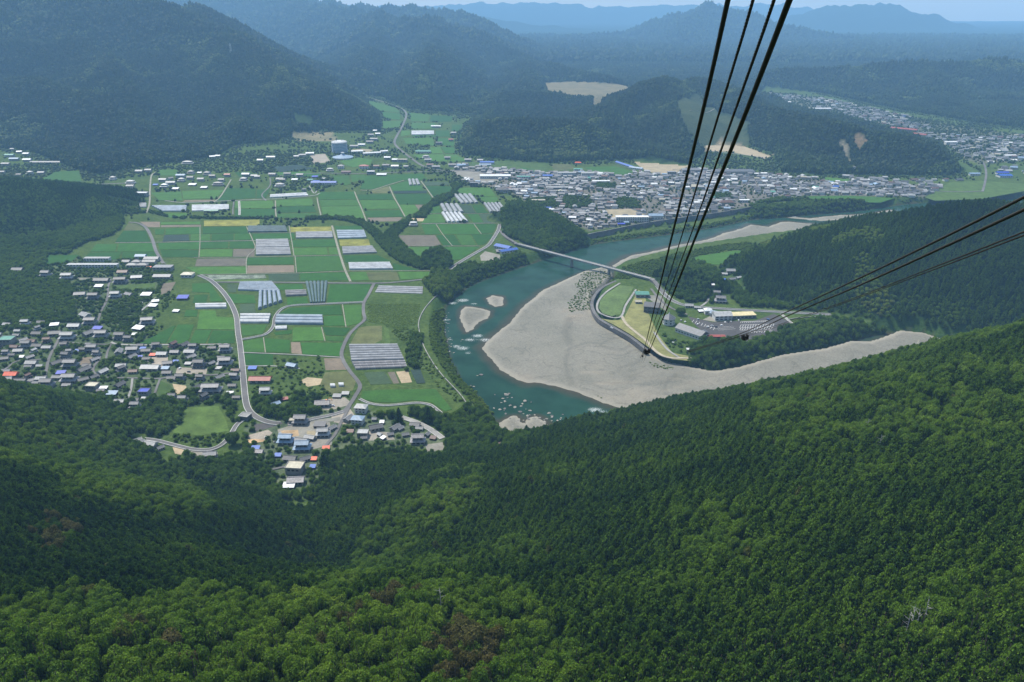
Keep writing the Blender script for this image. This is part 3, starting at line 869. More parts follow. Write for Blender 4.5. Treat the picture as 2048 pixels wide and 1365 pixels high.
FIELDS = """p 247,462 291,462 301,484 230,485
f 257,446 277,450 291,461 246,462
s 279,444 320,444 320,455 297,455
l 322,445 400,444 400,449 322,450
s 322,451 402,450 402,454 322,455
y 408,442 519,440 519,452 408,453
p 310,460 329,459 327,469 311,470
p 332,458 402,455 402,468 331,470
p 406,455 492,454 495,467 405,468
n 329,471 377,470 379,482 325,484
l 382,469 420,469 420,482 381,482
p 424,469 467,468 467,481 423,482
p 470,468 503,467 502,480 469,481
p 506,468 588,467 590,479 505,480
p 316,487 399,485 398,499 319,500
p 402,485 456,484 456,497 401,498
p 460,484 508,483 508,497 459,497
p 321,501 397,501 396,515 325,515
l 400,500 465,499 464,514 399,514
s 467,499 510,498 509,513 466,514
s 394,518 492,517 491,532 390,533
p 495,516 586,515 587,529 494,530
l 371,535 492,534 492,548 397,549
s 495,532 588,531 589,545 494,547
w 414,551 530,550 533,557 422,560
g 430,561 533,558 535,563 437,565
p 193,489 234,489 230,504 180,504
p 238,488 306,487 310,504 234,504
p 180,506 242,505 238,520 162,521
p 246,505 310,505 313,515 243,518
p 95,511 158,511 140,526 92,530
p 582,481 669,480 673,494 584,495
l 586,497 653,495 656,510 587,511
l 657,496 674,496 677,509 659,510
l 591,514 682,512 690,541 592,545
y 580,455 662,454 664,464 582,465
p 669,453 720,452 727,461 672,461
y 678,480 737,479 741,492 681,493
p 687,512 755,511 784,524 691,526
p 785,527 840,541 788,542
l 699,545 732,545 738,561 702,562
f 733,545 793,544 799,561 739,561
l 796,544 862,545 854,557 802,560
p 600,547 691,546 696,561 601,562
v 537,549 597,547 598,562 538,563
l 471,403 545,402 549,417 470,417
p 470,419 549,418 549,436 470,436
l 552,401 624,398 627,412 553,413
p 553,414 627,413 633,425 553,426
l 554,428 634,427 636,436 554,437
p 637,385 708,384 712,399 638,400
l 639,401 713,400 719,412 642,413
l 643,414 720,413 731,440 680,436 646,431
p 714,390 783,389 787,400 719,400
l 720,401 789,401 799,418 727,419
p 729,422 800,421 807,434 735,435
s 735,436 805,435 798,443 737,444
p 781,372 815,363 842,372 847,382 786,382
n 786,383 852,382 854,387 788,388
p 790,389 855,388 863,396 855,409 797,409
l 799,410 829,410 838,422 812,434
s 830,410 848,410 843,421 838,421
v 845,364 896,365 898,371 851,372
p 851,373 900,373 904,380 897,390 867,395
l 662,352 697,352 702,368 690,372 668,362
l 702,351 730,350 731,360 704,365
p 732,352 845,348 855,360 805,361 745,379 720,378
f 747,380 777,373 783,386 738,387
l 917,376 980,376 992,393 957,393 937,390 912,386
l 957,394 994,394 998,406 966,406
v 919,411 942,411 952,427 930,427
p 944,411 964,411 976,427 954,427
v 957,429 981,429 991,446 969,446
p 934,429 956,429 967,446 947,446
p 983,429 1002,428 1002,445 993,445
l 862,416 877,411 884,426 860,429
l 857,430 881,429 892,446 842,447
p 843,450 871,449 882,469 850,469
p 875,449 947,449 961,469 886,469
p 951,449 991,449 992,452 986,467 963,468
s 796,471 870,471 884,492 815,492
p 873,471 908,470 922,491 887,492
l 911,470 940,470 953,491 924,491
p 943,470 985,469 982,477 967,490 956,491
l 816,495 869,494 877,500 845,512 830,512
p 872,495 960,494 922,519 905,521
l 803,262 820,262 820,270 802,273
p 824,271 872,271 872,262 874,262 898,261 900,274 826,274
l 806,277 866,276 868,292 812,288
p 874,277 908,277 908,294 900,292 874,290
l 860,295 880,295 886,307 862,308
p 882,295 908,295 910,307 890,307
l 824,310 886,309 896,324 850,322
l 889,309 912,310 935,322 900,325
l 302,386 362,384 365,401 318,401
l 364,383 450,380 432,397 367,399
p 455,377 511,378 511,396 434,403
s 370,401 430,400 428,404 365,404
p 514,380 540,379 532,396 513,397
p 205,383 243,387 250,394 207,399
l 112,344 158,342 162,364 75,362
p 253,397 293,399 290,405 250,403
l 322,427 374,427 373,436 337,436
p 150,378 196,376 200,388 175,390
p 384,568 420,567 446,603 421,604 419,586 385,585
p 389,591 416,590 412,607 386,607
p 372,621 396,621 394,634 368,634
l 400,622 431,622 433,634 467,636 469,660 394,659
p 426,662 469,662 469,687 415,687
p 391,661 423,661 411,687 379,687
p 356,650 388,650 375,687 335,687
p 345,653 352,652 332,687 273,688 302,676
p 452,588 508,591 512,607 466,607
v 454,569 475,570 472,585 456,585
p 550,570 604,569 607,580 560,581
p 573,596 614,595 616,607 575,611
p 660,570 742,569 728,604 654,607
p 560,627 579,617 681,611 684,630 645,631 556,630
l 687,611 725,611 721,647 693,653
p 648,633 685,632 691,652 648,653
v 480,609 510,608 511,626 479,626
l 483,651 535,650 525,668 485,673
p 547,666 585,660 584,668 552,671
l 586,656 643,655 649,682 585,683
p 646,655 701,657 689,672 651,671
l 651,673 687,674 686,683 652,682
l 487,683 526,677 529,705 488,705
p 529,677 580,681 579,706 531,705
p 602,686 686,687 679,713 606,710
s 582,685 600,685 604,709 583,707
p 489,708 546,709 546,732 491,731
f 734,653 764,652 764,680 745,690 699,691 718,656
s 648,717 681,717 697,740 651,741
v 728,746 769,744 785,768 741,770
s 775,745 789,744 799,767 787,768
e 792,744 816,742 824,765 803,767
n 821,741 841,740 851,767 834,768
l 725,783 775,780 871,779 904,820 890,823 862,805 825,801 790,806 750,805 722,797
g 370,816 436,812 452,840 458,862 400,872 345,866 358,842
g 228,572 311,566 309,580 229,581
g 768,653 778,660 781,700 770,700 770,690
l 1375,521 1400,512 1470,502 1506,503 1470,520 1440,530 1418,529
f 1440,522 1476,512 1474,520 1455,528 1440,530
s 1478,512 1500,508 1504,512 1482,519
e 600,762 615,755 645,758 640,770 615,774
f 640,770 650,745 700,742 712,765 705,782 660,790
g 312,758 340,770 350,785 318,795
e 820,437 848,437 848,443 820,443
g 920,325 1000,323 1095,327 1095,342 1000,338 940,332
f 1100,328 1140,329 1150,338 1110,343
l 1170,335 1230,333 1270,345 1240,352 1180,345
e 1265,322 1300,322 1385,332 1340,350 1310,348 1285,338
e 1378,296 1400,293 1440,287 1480,290 1540,313 1530,318 1460,304 1400,302
e 1210,420 1260,418 1290,430 1240,437 1225,436
c 1500,414 1560,404 1590,406 1560,414
g 1850,395 1900,365 1960,362 2048,368 2100,385 2048,383 1960,399 1870,402
l 1600,393 1700,392 1790,397 1760,406 1640,404
g 1880,315 1920,325 1960,345 1940,350 1905,338
p 1040,335 1095,344 1090,349 1050,342
l 725,200 750,205 790,216 800,226 760,222
p 762,224 800,228 800,240 770,238
l 765,243 803,242 798,255 765,258
l 818,226 860,230 856,243 822,243
p 862,231 905,233 903,244 860,244
l 822,246 870,247 870,258 822,258
p 905,250 925,250 918,262 903,262
p 600,347 640,348 640,354 600,354
l 680,322 720,316 745,320 740,330 705,335 690,330
p 470,345 500,345 510,352 480,355
l 315,340 355,340 355,352 318,352
n 545,335 600,330 630,338 560,345
l 540,346 620,343 625,349 560,352
l 1650,355 1700,360 1690,366 1650,362
a 1375,633 1425,645 1452,643 1510,642 1548,628 1590,650 1530,672 1503,688 1478,684 1440,682 1410,668 1392,652
c 1282,590 1325,592 1335,625 1300,600
c 492,872 536,860 545,866 532,880 498,878
o 493,880 530,876 528,884 500,887
o 560,862 596,860 598,872 572,876
c 555,860 600,845 660,845 664,890 600,905 560,880
e 613,862 630,862 632,872 614,872
c 640,800 690,795 705,808 660,822 640,818
c 600,842 680,835 682,842 610,848
c 660,830 700,818 712,835 690,850 668,845
a 505,850 560,842 566,848 512,864
c 850,890 885,885 890,900 855,905
e 984,888 1002,884 1010,892 992,905
c 715,862 780,865 790,880 735,882
c 380,902 435,905 436,915 390,912
e 345,895 370,897 362,910 350,908
c 150,556 220,556 222,560 155,562
s 322,568 352,564 340,585 322,590
e 345,768 372,772 375,785 352,790
c 300,712 335,710 338,740 305,735
c 355,735 415,738 412,750 350,750
s 160,716 185,714 180,730 160,732
c 970,503 1000,510 1000,522 962,522 960,512
c 1405,640 1430,628 1452,641 1430,644
e 700,300 725,298 748,300 735,306
c 620,310 650,308 662,325 625,328
c 900,340 960,345 1000,362 960,368 915,352"""
for ln in FIELDS.split("\n"):
    k, rest = ln[0], ln[2:]
    wp = wpoly(L(rest), 0.0)
    h = {'p': .35, 'l': .33, 'y': .4, 'n': .5, 'v': .3, 'g': .12, 'f': .14, 's': .08, 'e': .1, 'w': .2}.get(k, .09) + random.random() * 0.015
    nm = {'p': 'rice_paddy', 'l': 'rice_paddy', 's': 'tilled_field', 'y': 'yellow_crop_field', 'n': 'netted_field', 'v': 'vegetable_field', 'f': 'fallow_field', 'g': 'meadow',
          'w': 'sheeted_field', 'e': 'bare_yard', 'c': 'paved_yard', 'd': 'lawn', 'a': 'car_park', 'o': 'debris_yard'}[k]
    sheet(nm, wp, 0.0, h, FM[k])
    occ_poly(wp, 1.0)

def strip(name, pts, w, mat, z=0.16, parent=None, kind='structure', thick=0.3, n=6, follow=False):
    """a strip along pts (world x, y[, z])"""
    c = catmull(pts, n)
    c = [np.array([p[0], p[1], p[2] if len(p) > 2 else 0.0]) for p in c]
    v = []; f = []
    for i, p in enumerate(c):
        d = c[min(i + 1, len(c) - 1)] - c[max(i - 1, 0)]
        d = d[:2] / max(np.hypot(*d[:2]), 1e-6)
        nrm = np.array([-d[1], d[0]])
        zz = p[2] + z
        if follow: zz = max(zz, hz(p[0], p[1]) + z)
        a = p[:2] + nrm * w / 2; b2 = p[:2] - nrm * w / 2
        v += [(a[0], a[1], zz), (b2[0], b2[1], zz), (b2[0], b2[1], zz - thick), (a[0], a[1], zz - thick)]
    for i in range(len(c) - 1):
        k = i * 4
        f += [(k, k + 1, k + 5, k + 4), (k + 1, k + 2, k + 6, k + 5), (k + 3, k, k + 4, k + 7)]
    f += [(3, 2, 1, 0), (len(v) - 4, len(v) - 3, len(v) - 2, len(v) - 1)]
    o = link(name, mesh(name, v, f, [mat]), parent)
    if parent is None and kind: tag(o, kind=kind)
    return o, c

def offset_line(c, off):
    out = []
    for i, p in enumerate(c):
        d = c[min(i + 1, len(c) - 1)] - c[max(i - 1, 0)]
        d = d[:2] / max(np.hypot(*d[:2]), 1e-6)
        out.append(np.array([p[0] - d[1] * off, p[1] + d[0] * off, p[2]]))
    return out

def wl(s, z=0.0):
    return [np.array(W(p[0], p[1], p[2] if len(p) > 2 else z)) for p in L(s)]

ROADS = [  # px line, width, material, edge kerbs
 ("398,551 412,557 427,566 447,586 463,610 473,635 476,665 480,690 485,735 488,770 492,805 499,823 514,836 535,845 558,849", 6.0, 'asphalt', 1),
 ("258,445 276,447 291,455 303,475 311,500 319,515 328,530", 5.5, 'asphalt', 0),
 ("431,565 520,565 600,566 700,567 760,567 805,564 858,558", 5.0, 'asphalt', 0),
 ("748,568 738,588 728,606 727,625 729,640 715,653 700,668 689,688 683,708 688,725 701,745 715,762 720,775 711,792 701,808 688,824", 4.6, 'asphalt', 0),
 ("482,680 510,675 532,669 546,655 550,636 562,620 585,612 640,609 726,605", 3.4, 'asphalt', 1),
 ("664,452 671,478 680,510 690,540 701,564", 3.6, 'track', 0),
 ("852,562 880,552 897,541 917,527 937,515 958,503 977,491 987,477 996,462 1000,449", 5.5, 'asphalt', 1),
 ("722,192 752,200 790,212 812,226 806,250 795,270 789,285 797,297 820,315 845,332 880,341 940,342", 7.0, 'asphalt', 0),
 ("560,352 620,348 650,347 720,348 800,345 880,344 900,346", 5.0, 'asphalt', 0),
 ("-40,360 40,361 100,366 190,369 250,367", 6.0, 'asphalt', 0),
 ("293,426 299,408 300,380 303,352 312,345", 3.5, 'track', 0),
 ("640,387 625,392 560,398 512,400 440,403 370,406 330,402", 3.0, 'concrete', 0),
 ("428,405 440,395 452,377 462,360", 3.0, 'track', 0),
 ("479,431 479,418 478,403", 3.5, 'concrete', 1),
 ("466,430 466,418 468,404", 2.5, 'asphalt', 0),
 ("551,402 551,420 553,438", 2.5, 'track', 0), ("634,396 637,412 642,432", 2.5, 'track', 0),
 ("709,384 716,402 724,420 733,444", 2.5, 'track', 0), ("779,374 788,395 798,412 810,434", 2.5, 'track', 0),
 ("842,363 854,379 866,396", 2.5, 'track', 0), ("720,381 742,381 778,370 808,361", 2.6, 'track', 0),
 ("532,402 524,390 540,372 540,356", 3.0, 'asphalt', 0), ("634,382 628,387 618,372", 2.5, 'concrete', 0),
 ("230,486 330,485 500,482 580,481", 1.6, 'concrete', 0), ("388,516 500,515 680,511", 1.6, 'track', 0),
 ("400,550 592,547 700,543 860,542", 1.6, 'track', 0), ("505,467 668,466", 1.3, 'track', 0),
 ("590,512 593,546", 1.3, 'track', 0), ("578,452 583,480 588,512", 1.5, 'track', 0), ("493,454 505,480 510,498 494,516 493,549", 1.5, 'track', 0),
 ("400,455 400,485 398,515", 1.3, 'track', 0), ("842,448 1000,447", 2.0, 'concrete', 0), ("813,493 960,493", 1.4, 'track', 0),
 ("872,449 886,470 905,493", 1.2, 'track', 0), ("948,449 963,469", 1.2, 'track', 0), ("842,428 1000,428", 1.2, 'track', 0),
 ("685,610 688,630 692,655", 1.3, 'track', 0), ("643,655 650,683", 1.2, 'track', 0), ("527,676 531,706", 1.2, 'track', 0),
 ("484,706 600,711 683,716", 1.8, 'concrete', 0), ("490,733 550,733 600,738", 2.0, 'concrete', 0),
 ("455,689 400,690 340,690 280,691 235,689 222,685", 3.2, 'concrete', 0), ("222,688 215,705 212,720", 2.6, 'asphalt', 0),
 ("122,672 112,690 104,705 98,718 94,735 90,755", 3.4, 'asphalt', 0), ("95,719 60,721 32,724 12,738 -20,755", 3.0, 'asphalt', 0),
 ("222,560 216,575 216,590 212,605 203,622 196,642", 3.2, 'asphalt', 0), ("222,690 160,688 118,682", 3.0, 'asphalt', 0),
 ("462,747 420,751 360,750 320,758 270,757 212,756 194,751 186,742 189,732 197,722 200,712", 3.2, 'asphalt', 0),
 ("320,759 314,775 308,792", 2.5, 'asphalt', 0), ("265,758 262,780 254,803", 2.4, 'concrete', 0), ("302,708 296,725", 2.6, 'asphalt', 0),
 ("283,622 297,610 312,596", 3.0, 'concrete', 0),
 ("487,840 473,852 462,870 450,885 436,895 415,901 385,900 350,892 310,882 270,878 235,877", 4.0, 'asphalt', 1),
 ("436,897 420,903 405,912", 3.0, 'asphalt', 0),
 ("688,824 660,832 630,838 600,846 575,850", 4.2, 'asphalt', 1), ("700,812 688,835 680,850 670,870 655,888 645,900", 3.2, 'asphalt', 0),
 ("775,826 800,835 830,845 860,860 885,878", 5.5, 'concrete', 1),
 ("719,799 740,808 770,812 800,810 835,807 860,811 876,822 890,833", 2.5, 'old_concrete', 1),
 ("560,866 566,880 575,895", 2.6, 'concrete', 0), ("545,940 570,935 590,936 600,955", 3.0, 'asphalt', 0),
 ("1300,558 1311,568 1322,582 1337,597 1360,609 1385,614 1420,617 1470,620 1540,624 1600,627 1662,630", 6.0, 'asphalt', 1),
 ("1302,578 1320,600 1345,618 1375,630", 3.5, 'asphalt', 0),
 ("1422,584 1418,596 1412,606 1402,613", 3.0, 'concrete', 0), ("1428,547 1450,540 1468,533 1474,531", 3.5, 'asphalt', 0),
 ("1308,665 1322,685 1335,700 1352,712 1362,718", 3.0, 'concrete', 0),
 ("1385,717 1365,717 1345,717 1325,712 1308,700 1290,680 1270,664 1252,648 1243,632", 4.0, 'c_dirt', 0),
 ("1240,567 1215,583 1200,598 1194,612 1197,624 1208,631 1225,636 1240,635 1246,627 1251,612 1262,595 1272,580", 3.0, 'concrete', 0),
 ("1562,629 1575,640 1588,652", 2.5, 'concrete', 1),
 ("1830,700 1838,680", 1.5, 'track', 0),
 ("1270,436 1320,430 1380,421 1450,409 1500,400 1560,396", 3.5, 'asphalt', 0), ("1345,340 1420,345 1500,352", 4, 'asphalt', 0),
 ("940,342 1000,350 1060,352 1200,352 1330,365 1440,366 1560,372 1700,375 1900,384 1965,383", 4.5, 'asphalt', 0),
 ("1030,400 1045,405 1052,415", 4, 'asphalt', 1), ("1190,342 1240,365 1290,400 1300,425", 3, 'asphalt', 0),
 ("1965,384 1970,365 1972,345 1965,325 1940,315 1900,300 1872,292", 5, 'asphalt', 0),
 ("1375,267 1400,262 1430,252 1500,250", 3, 'track', 0), 
 ("1545,318 1500,312 1440,305 1395,300", 4, 'concrete', 0),
]
M['c_dirt'] = mottled("dirt_track", (0.46, 0.40, 0.29), 0.2, 0.2)
for i, (s, w, m, kerb) in enumerate(ROADS):
    line = wl(s)
    follow = ('1375,267' in s or '722,192' in s or '1830' in s)
    o, c = strip('road' if m in ('asphalt', 'concrete', 'dark_asphalt') else 'track', line, w, M[m], 0.50 + 0.012 * (i % 20), thick=0.55, follow=follow)
    occ_line(c, w / 2 + 2.2)
    if kerb:
        for sgn in (1, -1):
            strip('kerb', offset_line(c, sgn * (w / 2 + 0.22)), 0.55, M['kerb'], 0.95, parent=o, thick=0.9, n=1)

# riverside lawn and its revetment
lawn = wpoly(L("1200,601 1212,588 1240,571 1268,574 1256,594 1246,612 1241,628 1224,633 1206,628 1198,617"))
sheet('lawn', lawn, 0.0, 0.12, mottled("lawn_grass", (0.115, 0.185, 0.045), 0.3, 0.05, scale2=0.3))
terr = wpoly(L("1196,637 1225,641 1246,640 1260,612 1277,580 1290,590 1296,625 1318,672 1345,706 1384,714 1380,722 1345,719 1318,708 1296,694 1262,670 1228,650 1208,640"))
sheet('lawn', terr, 0.0, 0.06, FM['d'])
occ_poly(lawn, 2); occ_poly(terr, 0.5)
strip('riverside_path', wl("1232,562 1205,575 1189,592 1184,612 1197,636 1228,655 1262,675 1294,700"), 4.5, M['old_concrete'], 0.2, thick=6)
for s in ("1180,632 1190,634", "1200,645 1208,648", "1283,700 1296,706"):
    pass

# parking-bay markings on the car park
lines = MB()
def pline(a, b, w=0.25, z=0.13):
    a = np.array(W(*a)[:2]); b = np.array(W(*b)[:2])
    d = (b - a) / np.hypot(*(b - a)); n = np.array([-d[1], d[0]]) * w / 2
    lines.add([(*(a + n), z), (*(a - n), z), (*(b - n), z), (*(b + n), z)], [(0, 1, 2, 3)])
for (x0, x1, y, n, dx, dy) in ((1482, 1548, 650.5, 13, -2.5, 5.5), (1482, 1545, 656, 13, -2.5, 4.5), (1482, 1535, 644, 13, -1.2, 2.5), (1500, 1545, 664, 9, -2, 3)):
    pline((x0, y), (x1, y - 2), 0.5)
    for i in range(n + 1):
        x = x0 + (x1 - x0) * i / n
        pline((x, y - 2 * i / n), (x + dx, y - 2 * i / n + dy), 0.4)
pline((1480, 661), (1542, 660), 0.5)
for x in range(8): pline((1388 + x * 6, 640 + x * 2.2), (1384 + x * 6, 645 + x * 2.2), 0.4)
for x in range(3): pline((1420 + x * 8, 656 + 2.5 * x), (1465 + x * 3, 653 + 2.5 * x), 0.35)
tag(lines.build('parking_markings', M['paint']), kind='structure')

# ------------------------------------------------------------------ walls
def wall_line(name, pts, ztop, zbot, t, mat, label, cat, n=6, cap=True, lean=0.0):
    c = catmull([np.array([p[0], p[1], 0.0]) for p in pts], n)
    r = empty(name, (c[0][0], c[0][1], 0), 0, label, cat)
    loc = c[0]
    b_ = MB()
    A = offset_line(c, t / 2); B = offset_line(c, -t / 2)
    A2 = offset_line(c, t / 2 + max(lean, 0)); B2 = offset_line(c, -t / 2 + min(lean, 0))
    v = []
    for a1, b1, a2, b2 in zip(A, B, A2, B2):
        v += [(a1[0] - loc[0], a1[1] - loc[1], ztop), (b1[0] - loc[0], b1[1] - loc[1], ztop), (b2[0] - loc[0], b2[1] - loc[1], zbot), (a2[0] - loc[0], a2[1] - loc[1], zbot)]
    f = []
    for i in range(len(c) - 1):
        k = i * 4
        f += [(k, k + 1, k + 5, k + 4), (k + 1, k + 2, k + 6, k + 5), (k + 3, k, k + 4, k + 7)]
    f += [(3, 2, 1, 0), (len(v) - 4, len(v) - 3, len(v) - 2, len(v) - 1)]
    b_.add(v, f)
    b_.build('wall_face', mat, r)
    if cap:
        cc = MB(); v = []
        for a1, b1 in zip(offset_line(c, t / 2 + .12), offset_line(c, -t / 2 - .12)):
            v += [(a1[0] - loc[0], a1[1] - loc[1], ztop + .3), (b1[0] - loc[0], b1[1] - loc[1], ztop + .3), (b1[0] - loc[0], b1[1] - loc[1], ztop - .1), (a1[0] - loc[0], a1[1] - loc[1], ztop - .1)]
        cc.add(v, f); cc.build('coping', M['concrete'], r)
    return r
wall_line('river_wall', wpoly(L("1168,474 1176,470 1225,460 1280,449 1360,437 1440,426 1502,415")), 1.2, -9.2, 1.0, M['old_concrete'],
          "long dark concrete flood wall between the town and the river", "flood wall", lean=-2.5)
wall_line('levee_wall', wpoly(L("880,588 868,597 856,610 847,622 840,636 837,650 839,665 846,690 858,714 872,736 888,756")), 0.8, -9.0, 0.8, M['old_concrete'],
          "curved grey concrete levee wall beside the rapids, at the field edge", "levee wall", lean=5.0)
wall_line('levee_wall', wpoly(L("890,758 906,775 921,791 936,812")), 0.9, -4.0, 0.7, M['concrete'],
          "straight pale end of the levee wall running down to the wooded bank", "levee wall", lean=0.5)
wall_line('bank_wall', wpoly(L("958,530 985,522 1010,512 1036,500")), 0.8, -8.0, 0.8, M['old_concrete'],
          "dark retaining wall below the blue-roofed workshop by the bridge", "retaining wall", lean=-1.5)
wall_line('road_wall', wpoly(L("1575,640 1600,637 1640,634 1662,632")), 0.9, -3, 0.6, M['old_concrete'],
          "retaining wall with ribs under the road right of the car park", "retaining wall")

# ------------------------------------------------------------------ bridge
def bridge():
    zd = 4.0
    a = np.array(W(1036, 488, zd)); b2 = np.array(W(1300, 557, zd))
    dirv = (b2 - a); Lb = float(np.hypot(dirv[0], dirv[1])); ang = math.atan2(dirv[1], dirv[0])
    r = empty('road_bridge', (a[0], a[1], 0), ang, "long grey concrete girder bridge crossing the green river on two piers", "bridge")
    m = MB(); m.box(0, Lb, -3.2, 3.2, zd - 0.45, zd); m.build('deck', M['kerb'], r)
    m = MB(); m.box(-8, Lb + 8, -2.7, 2.7, zd + 0.004, zd + 0.08); m.build('carriageway', M['concrete'], r)
    for s in (-1, 1):
        m = MB(); y = 1.9 * s; m.box(0, Lb, y - .35, y + .35, zd - 2.4, zd - 0.46); m.build('girder', M['concrete'], r)
        m = MB(); y = 3.05 * s; m.box(0, Lb, y - .14, y + .14, zd, zd + 0.75); m.build('parapet', M['kerb'], r)
    for px, py in ((1125, 541), (1214, 556)):
        q = np.array(W(px, py, ZW)); t = float((q - a)[:2] @ dirv[:2]) / Lb
        p = empty('pier', (t, 0, 0)); p.parent = r
        m = MB(); m.box(-1.1, 1.1, -2.6, 2.6, ZW - 3, zd - 3.4); m.box(-1.5, 1.5, -3.0, 3.0, zd - 3.4, zd - 2.42); 
        o = m.build('pier', M['concrete'], r, (t, 0, 0)); bpy.data.objects.remove(p)
        m = MB(); m.box(-2.2, 2.2, -3.4, 3.4, ZW - 3, ZW + 0.8); m.build('footing', M['old_concrete'], o)
    for t in (-4, Lb + 1):
        m = MB(); m.box(t, t + 3, -3.2, 3.2, -8, zd - 0.46); m.build('abutment', M['old_concrete'], r)
    e1 = a; e2 = b2
    u = dirv / Lb
    strip('bridge_ramp', [np.array(W(1000, 462, 0)) + [0, 0, .3], np.array(W(1012, 474, 2)), e1 + np.array([0, 0, -0.05]) - u * 1.0], 5.4, M['asphalt'], 0.3, thick=4.0)
    strip('bridge_ramp', [e2 + u * 1.0 + np.array([0, 0, -0.05]), np.array(W(1310, 564, 3)), np.array(W(1322, 580, 1)), np.array(W(1337, 596, 0))], 6.4, M['asphalt'], 0.3, thick=4.5)
    occ_line([e1 - u * 20, e2 + u * 20], 5)
bridge()
# ------------------------------------------------------------------ greenhouses
def plastic(name, c, rough=0.55):
    m = mottled(name, c, 0.22, 0.9, rough=max(rough, .55), spec=0.2, scale2=0.12)
    return m
PL = {'w': plastic("clear_sheet_white", (0.56, 0.58, 0.59)), 'g': plastic("hazy_sheet_grey", (0.33, 0.34, 0.35), 0.45), 'b': plastic("blue_grey_sheet", (0.33, 0.40, 0.47)),
      'd': plastic("dark_net_sheet", (0.10, 0.16, 0.16), 0.6), 'o': plastic("old_net_sheet", (0.30, 0.29, 0.29), 0.8)}
FRAME = mottled("galvanised_frame", (0.55, 0.56, 0.56), 0.1, 2)
def greenhouse(quad, n, way, style, hgt, label, ribs=0):
    A, B, D2, E = [np.array(W(*p)[:2]) for p in L(quad)]      # top-left, top-right, bottom-right, bottom-left
    c = (A + B + D2 + E) / 4
    r = empty('greenhouse', (c[0], c[1], 0), 0, label, "greenhouse", "plastic greenhouses among the paddies")
    occ_poly(np.array([A, B, D2, E]), 1.5)
    A, B, D2, E = A - c, B - c, D2 - c, E - c
    if way == 'v': A, B, D2, E = E, A, B, D2
    for i in range(n):
        t0, t1 = i / n, (i + 1) / n
        g = 0.10
        t0, t1 = t0 + g / n, t1 - g / n
        p0, p1 = A + (E - A) * t0, B + (D2 - B) * t0
        q0, q1 = A + (E - A) * t1, B + (D2 - B) * t1
        K = 8; m = MB(); v = []
        w0 = np.hypot(*(q0 - p0)); hh = min(hgt, w0 * 0.55)
        for (p, q) in ((p0, q0), (p1, q1)):
            for k in range(K + 1):
                th = math.pi * k / K
                s = 0.5 - 0.5 * math.cos(th)
                zz = 1.0 * (0.9 if hgt > 2 else 0.1) + hh * math.sin(th) ** 0.9
                if k in (0, K): zz = 0.0
                pt = p + (q - p) * s
                v.append((pt[0], pt[1], zz))
        f = [(k, k + 1, K + 2 + k, K + 1 + k) for k in range(K)] + [tuple(range(K, -1, -1)), tuple(range(K + 1, 2 * K + 2))]
        m.add(v, f)
        o = m.build('tunnel', PL[style], r)
        me_ = o.data
        if ribs:
            for rr in range(ribs + 1):
                fr = MB()
                t = rr / ribs
                pts = []
                for k in range(K + 1):
                    a_, b_ = Vector(v[k]), Vector(v[K + 1 + k])
                    pts.append(a_.lerp(b_, t) + Vector((0, 0, 0.08)))
                fr.tube(pts, 0.14, 4)
                fr.build('hoop', FRAME, o)
